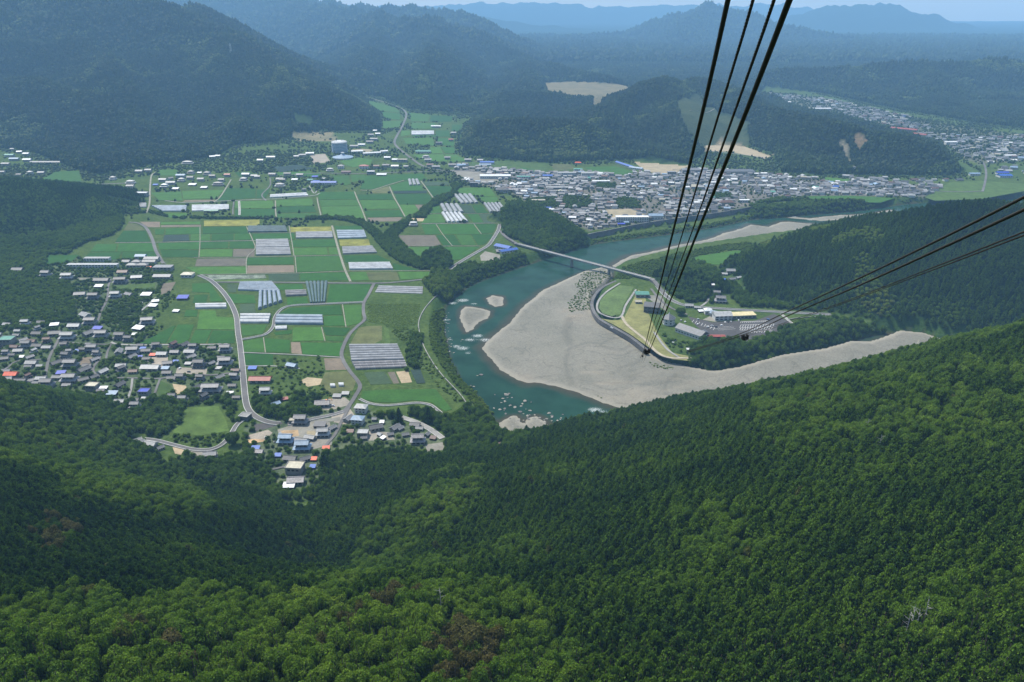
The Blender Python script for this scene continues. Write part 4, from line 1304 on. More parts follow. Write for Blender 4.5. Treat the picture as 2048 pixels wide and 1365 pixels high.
GH = [
 ("497,454 571,454 575,465 496,466", 6, 'h', 'd', 2.6, "dark netted greenhouse above the wide yellow strip field, many ridges", 0),
 ("512,481 576,480 579,496 512,497", 5, 'h', 'g', 2.6, "upper one of two stacked grey ridged greenhouses mid valley", 0),
 ("512,498 580,497 582,511 512,512", 5, 'h', 'g', 2.6, "lower one of two stacked grey ridged greenhouses mid valley", 0),
 ("592,466 664,465 666,477 592,478", 4, 'h', 'g', 2.6, "grey greenhouse just below the left yellow crop field", 0),
 ("673,462 728,462 733,477 676,479", 4, 'h', 'b', 2.6, "bluish greenhouse just above the small yellow crop field", 0),
 ("684,496 744,494 754,507 686,510", 5, 'h', 'g', 2.6, "grey greenhouse just below the small yellow crop field", 0),
 ("697,528 779,527 786,540 699,541", 5, 'h', 'w', 2.8, "bright white greenhouse left of the wooded creek, lowest in its column", 0),
 ("206,409 293,408 293,416 220,417", 4, 'h', 'g', 2.6, "leftmost grey greenhouse, between the wooded mound and the lane", 0),
 ("302,413 374,413 372,424 325,424", 5, 'h', 'b', 2.6, "pale blue-grey greenhouse right of the narrow lane, above the hedge", 0),
 ("384,412 458,411 458,421 384,424", 4, 'h', 'w', 2.8, "white greenhouse behind the green-roofed shed", 0),
 ("541,391 612,387 617,393 540,397", 2, 'h', 'w', 2.8, "long white twin greenhouse beside the road below the blue-roofed school", 0),
 ("815,360 837,360 842,371 818,372", 3, 'v', 'g', 2.4, "small grey greenhouse at the upper edge of the fields", 0),
 ("906,391 944,390 958,407 922,409", 4, 'v', 'g', 3.0, "four slanting tunnels, topmost group right of the creek", 0),
 ("879,410 917,410 929,426 887,426", 4, 'v', 'g', 3.0, "four slanting tunnels in the middle of the group right of the creek", 0),
 ("882,427 922,427 938,445 894,446", 5, 'v', 'w', 3.0, "five slanting white tunnels, lowest of the group right of the creek", 0),
 ("966,408 1002,408 1016,426 979,426", 5, 'v', 'g', 3.0, "rightmost slanting tunnels, next to the town edge", 0),
 ("823,263 868,263 868,270 823,271", 3, 'h', 'w', 3.2, "white greenhouse far up the side valley", 0),
 ("391,610 453,609 453,618 391,619", 2, 'h', 'w', 3.0, "long thin white twin tunnel left of the curving main road", 0),
 ("481,566 543,565 560,585 476,582", 7, 'h', 'b', 2.8, "blue-grey ridged greenhouse just under the cross road", 4),
 ("517,586 561,585 566,606 550,620 ", 5, 'v', 'b', 3.4, "", 0),
 ("610,565 656,564 651,606 620,607", 6, 'v', 'd', 2.4, "dark greenhouse with long pale ridges under the cross road", 0),
 ("570,583 612,582 614,592 572,594", 3, 'h', 'o', 2.6, "small brown-grey greenhouse between the paddy strips", 0),
 ("758,572 846,574 845,589 750,586", 4, 'h', 'g', 1.6, "low wide grey sheeted tunnel block beside the bamboo grove", 0),
 ("481,630 542,630 537,648 481,648", 3, 'h', 'w', 3.2, "three bright white tunnels right of the curving main road", 9),
 ("554,632 645,633 646,651 550,650", 3, 'h', 'b', 3.6, "three long silver tunnels beside the winding lane", 0),
 ("551,654 574,653 574,661 551,662", 1, 'h', 'w', 2.4, "tiny white tunnel below the three long silver ones", 3),
 ("698,692 794,691 808,722 703,725", 7, 'h', 'g', 2.8, "largest grey greenhouse block right of the lane, by the levee", 0),
 ("704,726 809,723 814,737 712,741", 3, 'h', 'o', 2.2, "brownish uncovered tunnel frames at the foot of the largest block", 8),
 ("660,770 670,770 671,777 661,777", 1, 'h', 'w', 2.5, "left one of two tiny white tunnels by the weedy plot", 0),
 ("677,768 687,768 688,775 678,775", 1, 'h', 'w', 2.5, "right one of two tiny white tunnels by the weedy plot", 0),
]
for g in GH:
    q = g[0].split()
    if not g[5]:
        greenhouse("517,586 561,585 566,604 515,621", 5, 'v', 'b', 3.4, "five wide blue-grey tunnels whose ends face the camera", 6)
    else:
        greenhouse(*g)

# ------------------------------------------------------------------ houses
M_WALLS = {'J': 'plaster', 'G': 'plaster', 'H': 'white_wall', 'S': 'wood_wall', 'F': 'concrete', 'T': 'plaster'}
_cache = {}
def house_parts(typ, colr, wallm):
    """list of (name, mesh, [(subname, mesh)]) for a house 12 m wide, centred, facing -Y"""
    key = (typ, colr, wallm)
    if key in _cache: return _cache[key]
    R = ROOF[colr]; Wm = M[wallm]
    out = []
    def add(n, mb, mats, subs=()):
        out.append((n, mb.me(n, mats), [(sn, s.me(sn, [sm])) for sn, s, sm in subs]))
    def win(x0, x1, y, z0, z1):
        m = MB(); m.box(x0, x1, y - .12, y + .05, z0, z1); return m
    if typ == 'J':
        m = MB(); m.box(-5.3, 5.3, -3.4, 3.4, -1, 2.7); add('wall', m, [Wm])
        m = MB(); m.hip(-6.2, 6.2, -4.6, 4.4, 2.7, 1.15, top=(-4.2, 4.2, -2.5, 2.6)); rg = MB(); rg.box(-4.3, 4.3, -2.62, -2.42, 3.8, 4.0); add('lower_roof', m, [R], [('flashing', rg, Wm)])
        m = MB(); m.box(-3.9, 3.9, -2.3, 2.5, 3.6, 6.1); add('upper_wall', m, [Wm])
        m = MB(); m.gable(-5.0, 5.0, -3.4, 3.5, 6.1, 1.9); rg = MB(); rg.box(-5.05, 5.05, -.22, .32, 7.92, 8.2); add('roof', m, [R], [('ridge', rg, R)])
        for x in (-2.5, 0, 2.5): add('window', win(x - 1.05, x + 1.05, -2.32, 4.1, 5.7), [M['glass']])
        for x in (-3.4, 0.3, 3.6): add('window', win(x - 1.2, x + 1.2, -3.42, .5, 2.2), [M['glass']])
    elif typ == 'G':
        m = MB(); m.box(-5.3, 5.3, -3.2, 3.2, -1, 3.3); m.add([(-5.3, -3.2, 3.3), (-5.3, 3.2, 3.3), (-5.3, 0, 5.0), (5.3, -3.2, 3.3), (5.3, 3.2, 3.3), (5.3, 0, 5.0)], [(0, 2, 1), (3, 4, 5)]); add('wall', m, [Wm])
        m = MB(); m.gable(-6, 6, -4.1, 4.1, 3.1, 2.1); rg = MB(); rg.box(-6.05, 6.05, -.25, .25, 5.12, 5.4); add('roof', m, [R], [('ridge', rg, R)])
        for x in (-3.2, .2, 3.4): add('window', win(x - 1, x + 1, -3.22, .7, 2.3), [M['glass']])
    elif typ == 'H':
        m = MB(); m.box(-5.4, 5.4, -4.2, 4.2, -1, 5.8); add('wall', m, [Wm])
        m = MB(); m.hip(-6, 6, -4.9, 4.9, 5.8, 2.3); add('roof', m, [R])
        for z in (1, 3.9):
            for x in (-3.4, 0, 3.4): add('window', win(x - .8, x + .8, -4.22, z, z + 1.2), [M['glass']])
    elif typ == 'F':
        m = MB(); m.box(-5.6, 5.6, -4.6, 4.6, -1, 5.4); add('wall', m, [Wm])
        m = MB(); m.box(-6, 6, -5, 5, 5.4, 5.75); rim = MB()
        for bx in ((-6, 6, -5, -4.7), (-6, 6, 4.7, 5), (-6, -5.7, -4.7, 4.7), (5.7, 6, -4.7, 4.7)): rim.box(*bx, 5.752, 6.2)
        add('roof', m, [R], [('parapet', rim, Wm)])
        for x in (-3, 0, 3): add('window', win(x - 1, x + 1, -4.62, 3.2, 4.5), [M['glass']])
    elif typ == 'S':
        m = MB(); m.box(-5.6, 5.6, -3.6, 3.6, -1, 2.4); add('wall', m, [Wm])
        m = MB(); m.add([(-6, -4.2, 2.5), (6, -4.2, 2.5), (6, 4.2, 3.9), (-6, 4.2, 3.9), (-6, -4.2, 2.3), (6, -4.2, 2.3), (6, 4.2, 3.7), (-6, 4.2, 3.7)],
                        [(0, 1, 2, 3), (7, 6, 5, 4), (4, 5, 1, 0), (5, 6, 2, 1), (6, 7, 3, 2), (7, 4, 0, 3)]); add('roof', m, [R])
        add('door', win(-2, 2, -3.62, 0, 2), [M['glass']])
    elif typ == 'T':   # distant town house
        m = MB(); m.box(-5.4, 5.4, -3.6, 3.6, -1, 4.6); add('wall', m, [Wm])
        m = MB(); m.gable(-6.2, 6.2, -4.5, 4.5, 4.6, 1.9); add('roof', m, [R])
        m = MB(); m.box(-4.6, 4.6, -3.72, -3.55, 2.9, 4.0); add('window', m, [M['glass']])
    elif typ == 'U':   # town house with a skirt roof
        m = MB(); m.box(-5.2, 5.2, -3.8, 3.6, -1, 2.6); m.box(-4, 4, -2.4, 3.2, 2.6, 5.6); add('wall', m, [Wm])
        m = MB(); m.hip(-6.1, 6.1, -5, 4.4, 2.6, 1.0, top=(-4.1, 4.1, -2.5, 3.3)); add('lower_roof', m, [R])
        m = MB(); m.hip(-5, 5, -3.4, 4.1, 5.6, 1.8); add('roof', m, [R])
        m = MB(); m.box(-3.6, 3.6, -2.52, -2.35, 3.9, 5.2); add('window', m, [M['glass']])
    _cache[key] = out
    return out

def put_house(typ, colr, x, y, z, width, rot, label, cat="house", group=None, name=None, wallm=None, depthk=1.0):
    wallm = wallm or {'J': 'plaster', 'G': 'plaster', 'H': 'white_wall', 'S': 'wood_wall', 'F': 'concrete', 'T': 'plaster', 'U': 'plaster'}[typ]
    s = width / 12.0
    r = empty(name or {'S': 'shed', 'F': 'flat_roofed_house'}.get(typ, 'house'), (x, y, z), math.radians(rot), label, cat, group)
    zs = min(max(s, 0.75), 1.25)
    r.scale = (s, min(max(s, 0.6), 1.5) * depthk, zs)
    for n, me_, subs in house_parts(typ, colr, wallm):
        o = link(n, me_, r)
        for sn, sm in subs: link(sn, sm, o)
    return r

# px, py of the visual centre, width px, type, colour, rotation, cluster
HS = """36,542,22,G,dark,2,U|92,551,21,J,grey,-4,U|134,554,25,J,pale,0,U|246,546,21,G,brown,0,U|274,556,22,G,pale,8,U|204,563,30,G,dark,0,U|241,564,28,J,dark,6,U|198,575,16,S,white,0,U|160,590,22,G,grey,12,U|187,594,24,J,dark,0,U|231,592,22,J,pale,0,U
258,590,18,G,grey,-25,U|293,592,20,S,white,0,U|366,597,22,S,deepblue,0,U|311,603,14,S,white,20,U|306,612,17,S,white,-6,U|352,622,13,S,white,-6,U|171,632,24,G,pale,-32,L|181,646,27,J,grey,0,L|149,655,24,G,pale,0,L|195,658,18,S,deepblue,0,L|177,668,20,G,grey,60,L
203,671,28,J,grey,0,L|135,674,30,J,pale,0,L|109,651,17,S,white,15,L|110,668,24,G,dark,10,L|74,668,20,G,dark,0,L|240,675,24,J,dark,0,L|295,645,28,J,grey,6,L|277,659,22,S,white,-18,L|269,670,10,S,white,10,L|15,683,28,F,green,0,L|53,692,23,J,grey,0,L
75,696,20,G,dark,0,L|43,714,10,S,white,0,L|25,713,14,G,dark,0,L|8,718,18,G,dark,20,L|185,699,24,J,grey,0,L|156,704,11,S,blue,10,L|131,711,20,J,dark,-10,M|113,728,19,G,dark,55,M|141,729,30,J,grey,0,M|64,729,23,G,pale,0,M|80,734,13,G,pale,0,M|122,746,18,S,deepblue,8,M
168,743,22,G,dark,62,M|238,705,19,G,grey,-78,M|266,706,28,J,grey,3,M|286,699,12,S,blue,0,M|280,715,10,S,deepblue,0,M|306,712,13,S,orange,0,M|324,709,21,G,pale,0,M|335,728,20,G,grey,15,M|351,725,12,S,blue,0,M|330,737,16,S,lightblue,0,M|302,739,37,G,pale,0,M|380,706,22,G,pale,0,R
451,702,25,J,grey,0,R|398,730,26,J,dark,0,R|376,728,13,S,pale,0,R|422,727,14,G,grey,60,R|450,725,30,J,grey,3,R|437,736,13,S,pale,0,R|24,753,26,G,orange,0,M|12,765,26,G,grey,20,M|42,768,30,J,dark,0,M|63,763,14,G,grey,40,M|94,770,29,J,grey,0,M|72,767,14,G,grey,0,M
89,785,15,S,white,0,M|139,759,33,J,grey,0,M|134,771,18,G,grey,0,M|166,760,18,G,dark,40,M|185,775,23,F,beige,-6,M|207,780,17,S,white,0,M|225,790,20,S,lightblue,0,M|240,773,20,G,dark,70,M|112,785,8,S,blue,0,M|289,787,21,F,deepblue,0,B|290,801,16,S,pale,0,B
240,807,20,G,pale,0,B|270,811,22,J,grey,0,B|392,776,16,G,dark,60,R|422,779,42,J,grey,0,R|465,775,17,G,dark,0,R|459,786,15,S,white,0,R|505,737,17,S,blue,0,C|584,734,22,G,lightblue,-20,C|521,760,44,G,red,0,C|531,788,25,J,pale,0,C|551,809,17,G,lightblue,40,C|570,800,13,S,red,20,C
674,793,17,S,grey,0,C|691,789,15,S,pale,0,C|645,812,30,G,patch,8,C|601,845,30,J,grey,0,D|640,851,24,S,dark,0,D|585,842,13,F,beige,0,D|275,881,16,G,pale,40,E|282,885,13,G,pale,40,E|302,890,25,G,pale,-12,E|321,896,13,G,grey,50,E|420,910,26,G,grey,10,E
572,885,32,J,lightblue,0,D|511,896,17,S,blue,0,D|517,908,22,G,patch,-8,D|556,912,14,S,blue,0,D|605,897,34,J,lightblue,0,D|603,885,26,G,grey,-10,D|620,876,22,G,pale,-14,D|646,868,27,J,pale,0,D|664,856,17,G,grey,50,D|652,896,15,S,orange,8,D|628,920,12,S,orange,0,D
626,938,12,S,blue,0,D|581,923,27,G,dark,-8,D|610,922,22,G,dark,30,D|591,941,34,F,beige,-4,D|592,963,34,G,patch,3,D|578,973,24,S,white,3,D|723,822,25,H,pale,-8,V|716,843,25,H,lightblue,-8,V|697,839,19,G,grey,68,V|749,842,10,G,grey,0,V|764,847,8,S,white,0,V
752,857,28,G,dark,22,V|700,864,15,S,brown,0,V|726,869,22,F,pale,-4,V|728,879,14,G,grey,10,V|791,857,20,G,grey,50,V|801,861,13,G,grey,50,V|781,869,13,G,grey,20,V|811,871,15,G,grey,20,V|760,871,10,G,pale,-40,V|766,875,11,S,white,-40,V|830,851,21,G,dark,-8,V
839,860,16,G,grey,-8,V|836,883,30,J,patch,0,V|855,869,11,G,grey,60,V|866,876,13,S,brown,-15,V|944,877,8,S,orange,0,X|967,895,13,G,white,10,X|998,891,10,S,brown,10,X
226,358,13,J,pale,0,N|279,345,14,G,pale,0,N|297,343,13,G,grey,0,N|375,327,23,J,pale,0,N|425,316,11,G,white,20,N|436,314,10,G,white,0,N|261,366,19,J,pale,0,N|261,375,15,G,grey,0,N|311,370,10,S,blue,0,N|326,362,15,G,pale,0,N|341,359,10,G,grey,50,N|329,373,15,J,white,0,N
342,368,18,G,pale,0,N|351,379,13,S,white,0,N|362,354,18,G,lightblue,0,N|363,361,14,J,pale,0,N|382,346,14,J,grey,0,N|399,346,9,S,white,0,N|414,348,15,J,grey,0,N|402,361,13,G,grey,0,N|385,371,15,S,white,0,N|284,389,24,F,white,0,N|455,352,12,G,red,0,O|492,351,15,G,white,0,O
487,360,15,J,pale,0,O|509,355,13,G,pale,0,O|436,369,22,J,grey,0,O|408,376,13,S,white,0,O|381,358,13,G,dark,0,O|425,355,12,G,dark,0,O|443,362,12,G,grey,0,O|25,300,8,G,pale,0,K|39,306,10,G,white,20,K|53,310,12,G,white,0,K|20,313,18,G,green,0,K|29,320,18,G,lightblue,0,K
55,322,16,G,white,0,K|60,347,13,J,pale,0,K|38,351,10,G,dark,0,K|83,348,13,G,grey,0,K|12,330,16,G,grey,0,K|5,346,10,G,grey,0,K|515,356,11,G,pale,0,O|521,323,12,G,white,0,P|542,317,17,G,white,0,P|560,361,14,G,pale,0,O|560,372,20,J,pale,0,O|608,380,9,F,grey,0,O
660,341,15,J,pale,0,P|728,335,19,H,red,0,P|742,346,16,F,white,0,P|763,350,20,S,white,0,P|753,335,12,G,brown,0,P|682,335,13,H,grey,0,P|692,345,19,S,brown,0,P|775,318,13,G,white,0,P|790,322,11,G,white,0,P|805,322,20,F,beige,0,P|772,333,14,G,grey,0,P|790,335,15,G,white,0,P
812,335,10,G,pale,0,P|852,315,15,J,pale,0,Q|856,322,14,G,grey,0,Q|902,282,10,G,red,0,Q|878,288,13,F,grey,0,Q|872,255,19,G,white,0,Q|907,268,11,G,pale,0,Q|750,262,8,G,white,0,P|742,272,12,G,grey,0,P|756,270,10,G,white,0,P|748,280,15,G,pale,0,P|740,286,14,G,grey,0,P
620,309,16,G,white,5,P|605,313,14,G,pale,5,P|593,315,10,G,pale,0,P|632,365,14,S,blue,0,O|630,355,12,S,deepblue,0,O|620,361,12,S,green,0,O|648,358,9,S,pale,0,O|545,351,14,G,grey,0,O|575,350,14,G,dark,0,O|600,352,14,G,grey,0,O|590,362,12,G,white,0,O|565,362,12,G,dark,0,O
827,449,17,J,pale,0,Y|1000,504,16,S,grey,10,Z|1449,548,12,G,pale,-10,W|1461,545,18,G,pale,0,W|1447,560,10,S,blue,0,W|1464,559,14,G,grey,20,W|1477,556,12,G,pale,30,W|1434,585,14,G,grey,-10,W|1441,602,24,J,grey,-10,W|1426,572,6,S,white,0,W|1378,613,17,G,pale,-8,W
1395,618,14,G,pale,-15,W|1402,623,12,S,white,10,W|860,332,14,G,brown,0,Q|872,336,16,G,grey,0,Q|895,318,12,G,grey,0,Q|905,332,16,G,grey,0,Q|922,333,18,G,lightblue,20,Q|936,322,14,G,grey,0,Q|960,323,12,G,pale,0,Q"""
CL = {'U': 'upper left village', 'L': 'left village', 'M': 'lower left village', 'R': 'hamlet left of the main road', 'B': 'edge of the left wood', 'C': 'plots right of the main road',
      'D': 'bottom village', 'E': 'roadside above the near forest', 'V': 'bottom village\'s right half', 'X': 'clearing above the forest edge', 'N': 'middle-left hamlet', 'O': 'hamlet above the fields',
      'K': 'far-left hamlet', 'P': 'settlement by the round tower', 'Q': 'side valley mouth', 'Y': 'creek island', 'Z': 'bridge head', 'W': 'station hamlet'}
TD = {'J': ('two-storey house', 'house'), 'G': ('gabled building', 'house'), 'H': ('hip-roofed two-storey house', 'house'), 'F': ('flat-topped block', 'building'), 'S': ('lean-to shed', 'shed')}
CN = {'grey': 'grey-tiled', 'dark': 'dark-roofed', 'pale': 'pale-roofed', 'white': 'white-roofed', 'blue': 'blue-roofed', 'deepblue': 'deep-blue-roofed', 'lightblue': 'pale-blue-roofed', 'red': 'red-roofed',
      'orange': 'orange-roofed', 'brown': 'brown-roofed', 'green': 'pale-green-roofed', 'beige': 'beige-topped', 'patch': 'patchy-grey-roofed', 'yellow': 'yellow-roofed'}
ORD = ['first', 'second', 'third', 'fourth', 'fifth', 'sixth', 'seventh', 'eighth', 'ninth', 'tenth', 'eleventh', 'twelfth', 'thirteenth']
rows = []
for t in HS.replace("\n", "|").split("|"):
    a = t.split(",")
    rows.append(dict(px=float(a[0]), py=float(a[1]), w=float(a[2]), t=a[3], c=a[4], r=float(a[5]), k=a[6]))
from collections import defaultdict
dup = defaultdict(list)
for r in rows: dup[(r['t'], r['c'], r['k'])].append(r)
for key, lst in dup.items():
    lst.sort(key=lambda r: r['px'])
    base = f"{CN[key[1]]} {TD[key[0]][0]} in the {CL[key[2]]}".replace('in the edge', 'at the edge').replace('in the plots', 'on the plots').replace('in the roadside', 'on the roadside').replace('in the clearing', 'in the clearing').replace('in the creek', 'on the creek').replace('in the bridge', 'at the bridge')
    for i, r in enumerate(lst):
        if len(lst) == 1: r['label'] = base
        elif len(lst) == 2: r['label'] = base + ", " + ('left' if i == 0 else 'right') + " one of two"
        else: r['label'] = base + ", " + (ORD[i] + " from left" if 0 < i < len(lst) - 1 else ('leftmost' if i == 0 else 'rightmost') + " such")
HOUSE_XY = []
for r in rows:
    p = ground(r['px'], r['py'], 3.5 if r['t'] in 'JHF' else 2.2)
    d = float(project(p[0], p[1], p[2])[2])
    width = max(5.0, r['w'] * d / FPX)
    near = p[1] < 1350
    t = r['t'] if near or r['t'] not in 'JG' else {'J': 'U', 'G': 'T'}[r['t']]
    rot = r['r'] + random.uniform(-2.5, 2.5)
    dk = 1.0
    if abs(rot) > 35 and t == 'G': width *= 1.15
    put_house(t, r['c'], p[0], p[1], p[2], width, rot, r['label'], TD[r['t']][1], {'S': 'sheds and lean-tos of the villages'}.get(r['t'], 'houses of the villages'))
    HOUSE_XY.append((p[0], p[1], width * 0.6 + 2))
    occ_poly(np.array([(p[0] - width * .55, p[1] - width * .55), (p[0] + width * .55, p[1] - width * .55), (p[0] + width * .55, p[1] + width * .5), (p[0] - width * .55, p[1] + width * .5)]), 2.0)

# ------------------------------------------------------------------ larger buildings
def block(px0, px1, pyb, h, dep, wallc, roofc, label, cat="building", kind='flat', floors=1, name='building', rot=None, pyb1=None, rh=2.5, nwin=None):
    """building whose front foot runs from (px0, pyb) to (px1, pyb1)"""
    a = np.array(W(px0, pyb)[:2]); b2 = np.array(W(px1, pyb1 if pyb1 is not None else pyb)[:2])
    d = b2 - a; wd = float(np.hypot(*d)); ang = math.atan2(d[1], d[0])
    z = max(0, min(hz(*a), hz(*b2)))
    r = empty(name, (a[0], a[1], z), ang, label, cat)
    m = MB(); m.box(0, wd, 0, dep, -1.5, h); m.build('wall', M[wallc] if wallc in M else wallc, r)
    m = MB()
    if kind == 'flat':
        m.box(-.4, wd + .4, -.4, dep + .4, h, h + .5); o = m.build('roof', ROOF[roofc], r)
    elif kind == 'gable':
        m.gable(-.6, wd + .6, -.8, dep + .8, h, rh); o = m.build('roof', ROOF[roofc], r)
    elif kind == 'hip':
        m.hip(-.8, wd + .8, -.9, dep + .9, h, rh); o = m.build('roof', ROOF[roofc], r)
    elif kind == 'shed':
        m.add([(-.5, -.8, h), (wd + .5, -.8, h), (wd + .5, dep + .5, h + rh), (-.5, dep + .5, h + rh), (-.5, -.8, h - .3), (wd + .5, -.8, h - .3), (wd + .5, dep + .5, h + rh - .3), (-.5, dep + .5, h + rh - .3)],
              [(0, 1, 2, 3), (7, 6, 5, 4), (4, 5, 1, 0), (5, 6, 2, 1), (6, 7, 3, 2), (7, 4, 0, 3)]); o = m.build('roof', ROOF[roofc], r)
    n = nwin or max(2, int(wd / 5))
    wme_ = MB(); bw = wd / n * 0.62; wme_.box(-bw / 2, bw / 2, -.12, .05, 0, 1.5); wme_ = wme_.me('window', [M['glass']])
    for fl in range(floors):
        zz = (h / floors) * fl + h / floors * 0.32
        for i in range(n): link('window', wme_, r, (wd * (i + .5) / n, -.01, zz))
    c = (a + b2) / 2 + np.array([-d[1], d[0]]) / wd * dep / 2
    nrm = np.array([-d[1], d[0]]) / wd
    occ_poly(np.array([a, b2, b2 + nrm * dep, a + nrm * dep]), 3)
    return r, wd, o
block(134, 234, 537, 5.5, 9, 'white_wall', 'pale', "longer grey two-storey apartment row at the upper left village", "apartments", floors=2, name='apartment_block', nwin=16)
block(168, 218, 524, 5.5, 9, 'white_wall', 'pale', "shorter apartment row standing behind the longer one", "apartments", floors=2, name='apartment_block', nwin=9)
block(306, 342, 543, 6, 14, 'concrete', 'grey', "large grey flat block at the field corner of the upper left village", kind='flat', floors=2)
block(306, 340, 559, 4, 12, 'plaster', 'grey', "broad grey gabled building at the right end of the upper left village", kind='gable')
block(288, 316, 524, 5, 10, 'plaster', 'grey', "pale gabled house at the back of the apartment village", kind='gable', floors=1)
block(270, 290, 519, 5, 10, 'plaster', 'lightblue', "blue-grey gabled house nearest the paddies behind the apartments", kind='gable')
block(264, 280, 530, 5, 8, 'plaster', 'grey', "grey house left of centre among the roofs behind the apartments", kind='hip')
block(253, 272, 536, 4.5, 8, 'plaster', 'pale', "pale front-row house right of the longer apartment row", kind='hip')
block(274, 294, 536, 4.5, 8, 'plaster', 'grey', "grey front-row house beside the small orange canopy", kind='hip')
block(285, 310, 530, 5, 9, 'plaster', 'grey', "long grey house behind the small orange canopy", kind='gable')
block(362, 384, 556, 5, 13, 'white_wall', 'beige', "beige-roofed hall with a brown rear hip where the main road begins", kind='hip', floors=1)
block(244, 258, 529, 4, 8, 'plaster', 'grey', "small grey house right behind the apartment end", kind='gable')
block(293, 302, 538, 2.6, 5, 'wood_wall', 'orange', "small orange canopy in the upper left village", "canopy", kind='gable', rh=1)
block(60, 120, 328, 4, 9, 'concrete', 'grey', "very long grey shed roof in the far-left hamlet", kind='gable', floors=1)
block(622, 672, 370, 5, 10, 'white_wall', 'blue', "long bright blue-roofed hall above the paddies", kind='gable', rh=3)
block(408, 436, 426, 4, 8, 'wood_wall', 'green', "green-roofed shed in front of the white greenhouse", "shed", kind='gable', rh=2)
block(960, 1021, 358, 7, 16, 'white_wall', 'white', "long white factory hall at the left end of the town", "factory", kind='gable', nwin=14)
block(831, 861, 307, 5, 20, 'white_wall', 'green', "pale green gabled hall beside the side valley road", "hall", kind='gable')
block(960, 988, 329, 5, 12, 'white_wall', 'blue', "blue-roofed warehouse behind the white factory", "warehouse", kind='gable')
block(958, 982, 333, 4, 8, 'white_wall', 'lightblue', "light blue roofed shed just in front of the blue warehouse", "shed", kind='gable')
block(940, 956, 374, 9, 8, 'old_concrete', 'grey', "tall grey concrete block at the town's left edge", kind='flat', floors=3)
block(1230, 1264, 327, 4, 9, 'white_wall', 'blue', "long sky-blue roof slanting behind the town", "school building", kind='gable', pyb1=338)
block(1258, 1284, 338, 4, 7, 'white_wall', 'lightblue', "paler blue roof continuing the slanting blue one", "building", kind='gable', pyb1=341)
block(1150, 1162, 329, 4, 9, 'white_wall', 'orange', "orange-red roof standing alone above the town", "building", kind='hip', rh=2)
block(1148, 1165, 342, 4, 10, 'white_wall', 'green', "green-roofed building below the orange one", "building", kind='hip', rh=2)
block(1232, 1297, 445, 10, 12, 'white_wall', 'white', "three-storey white school wing facing the flood wall", "school", floors=3, nwin=14)
block(1298, 1326, 440, 8, 14, 'white_wall', 'lightblue', "light-blue-roofed gymnasium joined to the white school", "gymnasium", kind='gable', rh=3)
block(1236, 1250, 451, 2.5, 8, 'wood_wall', 'deepblue', "deep blue covered spot in front of the school", "shed", kind='gable', rh=1)
block(1085, 1102, 421, 4, 8, 'white_wall', 'blue', "blue-fronted house at the town's left riverside corner", kind='gable')
block(1365, 1404, 348, 9, 22, 'concrete', 'grey', "grey gymnasium with broad dark roof behind the cables", "gymnasium", kind='hip', rh=4, floors=2)
block(1425, 1510, 350, 8, 24, 'plaster', 'slate', "very long dark slate-roofed factory at the back of the town", "factory", kind='hip', rh=4)
block(1335, 1352, 352, 9, 10, 'plaster', 'grey', "grey three-storey block beside the sandy sports ground", kind='flat', floors=3)
block(1440, 1468, 412, 7, 14, 'plaster', 'brown', "brown-roofed temple hall by the riverside trees", "temple", kind='hip', rh=4)
block(1480, 1499, 406, 5, 9, 'white_wall', 'white', "small bright white hall at the right end of the flood wall", "hall", kind='flat')
block(1185, 1220, 368, 6, 11, 'white_wall', 'white', "bright white low hall in the middle of the town", "hall", kind='flat')
block(1033, 1061, 359, 6, 10, 'white_wall', 'green', "greenish white two-storey block near the factory", "building", floors=2)
block(1115, 1152, 353, 8, 12, 'white_wall', 'pale', "white industrial block behind the town centre, left of a pair", "factory", floors=2, kind='flat')
block(1163, 1188, 354, 9, 14, 'white_wall', 'pale', "white industrial block behind the town centre, right of a pair", "factory", floors=2, kind='gable')
block(1086, 1105, 357, 6, 10, 'plaster', 'blue', "muted blue roof between the factory and the white blocks", "building", kind='gable')
block(1092, 1136, 379, 4, 8, 'plaster', 'pale', "long pale roof crossing the town's left half", "building", kind='gable')
block(1060, 1090, 405, 4, 10, 'concrete', 'beige', "pale shop beside the town's lower parking", "shop", kind='flat')
block(992, 1016, 387, 8, 14, 'plaster', 'dark', "large dark hip-roofed temple at the town's left edge", "temple", kind='hip', rh=5)
block(1603, 1662, 222, 8, 12, 'plaster', 'white', "very long white-roofed factory shed on the far plain", "factory", kind='gable', rh=3)
block(1565, 1582, 208, 7, 12, 'plaster', 'white', "short pale factory roof left of the long far one", "factory", kind='gable', rh=3)
block(1780, 1832, 261, 8, 20, 'plaster', 'red', "long red-roofed complex behind the wooded ridge, back row", "factory", kind='gable', rh=3, pyb1=266)
block(1800, 1850, 270, 8, 16, 'plaster', 'red', "long red-roofed complex behind the wooded ridge, front row", "factory", kind='gable', rh=3, pyb1=276)
block(1892, 1915, 291, 9, 14, 'white_wall', 'white', "white building on the wooded rise right of the ridge", "building", floors=2)
block(2000, 2025, 356, 5, 20, 'white_wall', 'blue', "big blue-roofed warehouse right of the rising road, front one", "warehouse", kind='gable')
block(1995, 2018, 350, 5, 12, 'white_wall', 'deepblue', "darker blue warehouse roof right of the rising road, back one", "warehouse", kind='gable')
block(1940, 1960, 352, 5, 8, 'white_wall', 'lightblue', "light blue roof left of the rising road", "warehouse", kind='gable')
block(2010, 2032, 316, 6, 10, 'white_wall', 'white', "small bright white pair of roofs at the far right", "building", kind='gable')
# the workshop by the bridge
block(988, 1016, 497, 5, 14, 'white_wall', 'blue', "bright blue workshop roof by the bridge, upper one", "workshop", kind='gable', pyb1=503, rh=2.5)
block(1003, 1036, 509, 4.5, 11, 'white_wall', 'blue', "bright blue workshop roof by the bridge, lower one", "workshop", kind='gable', pyb1=504, rh=2)
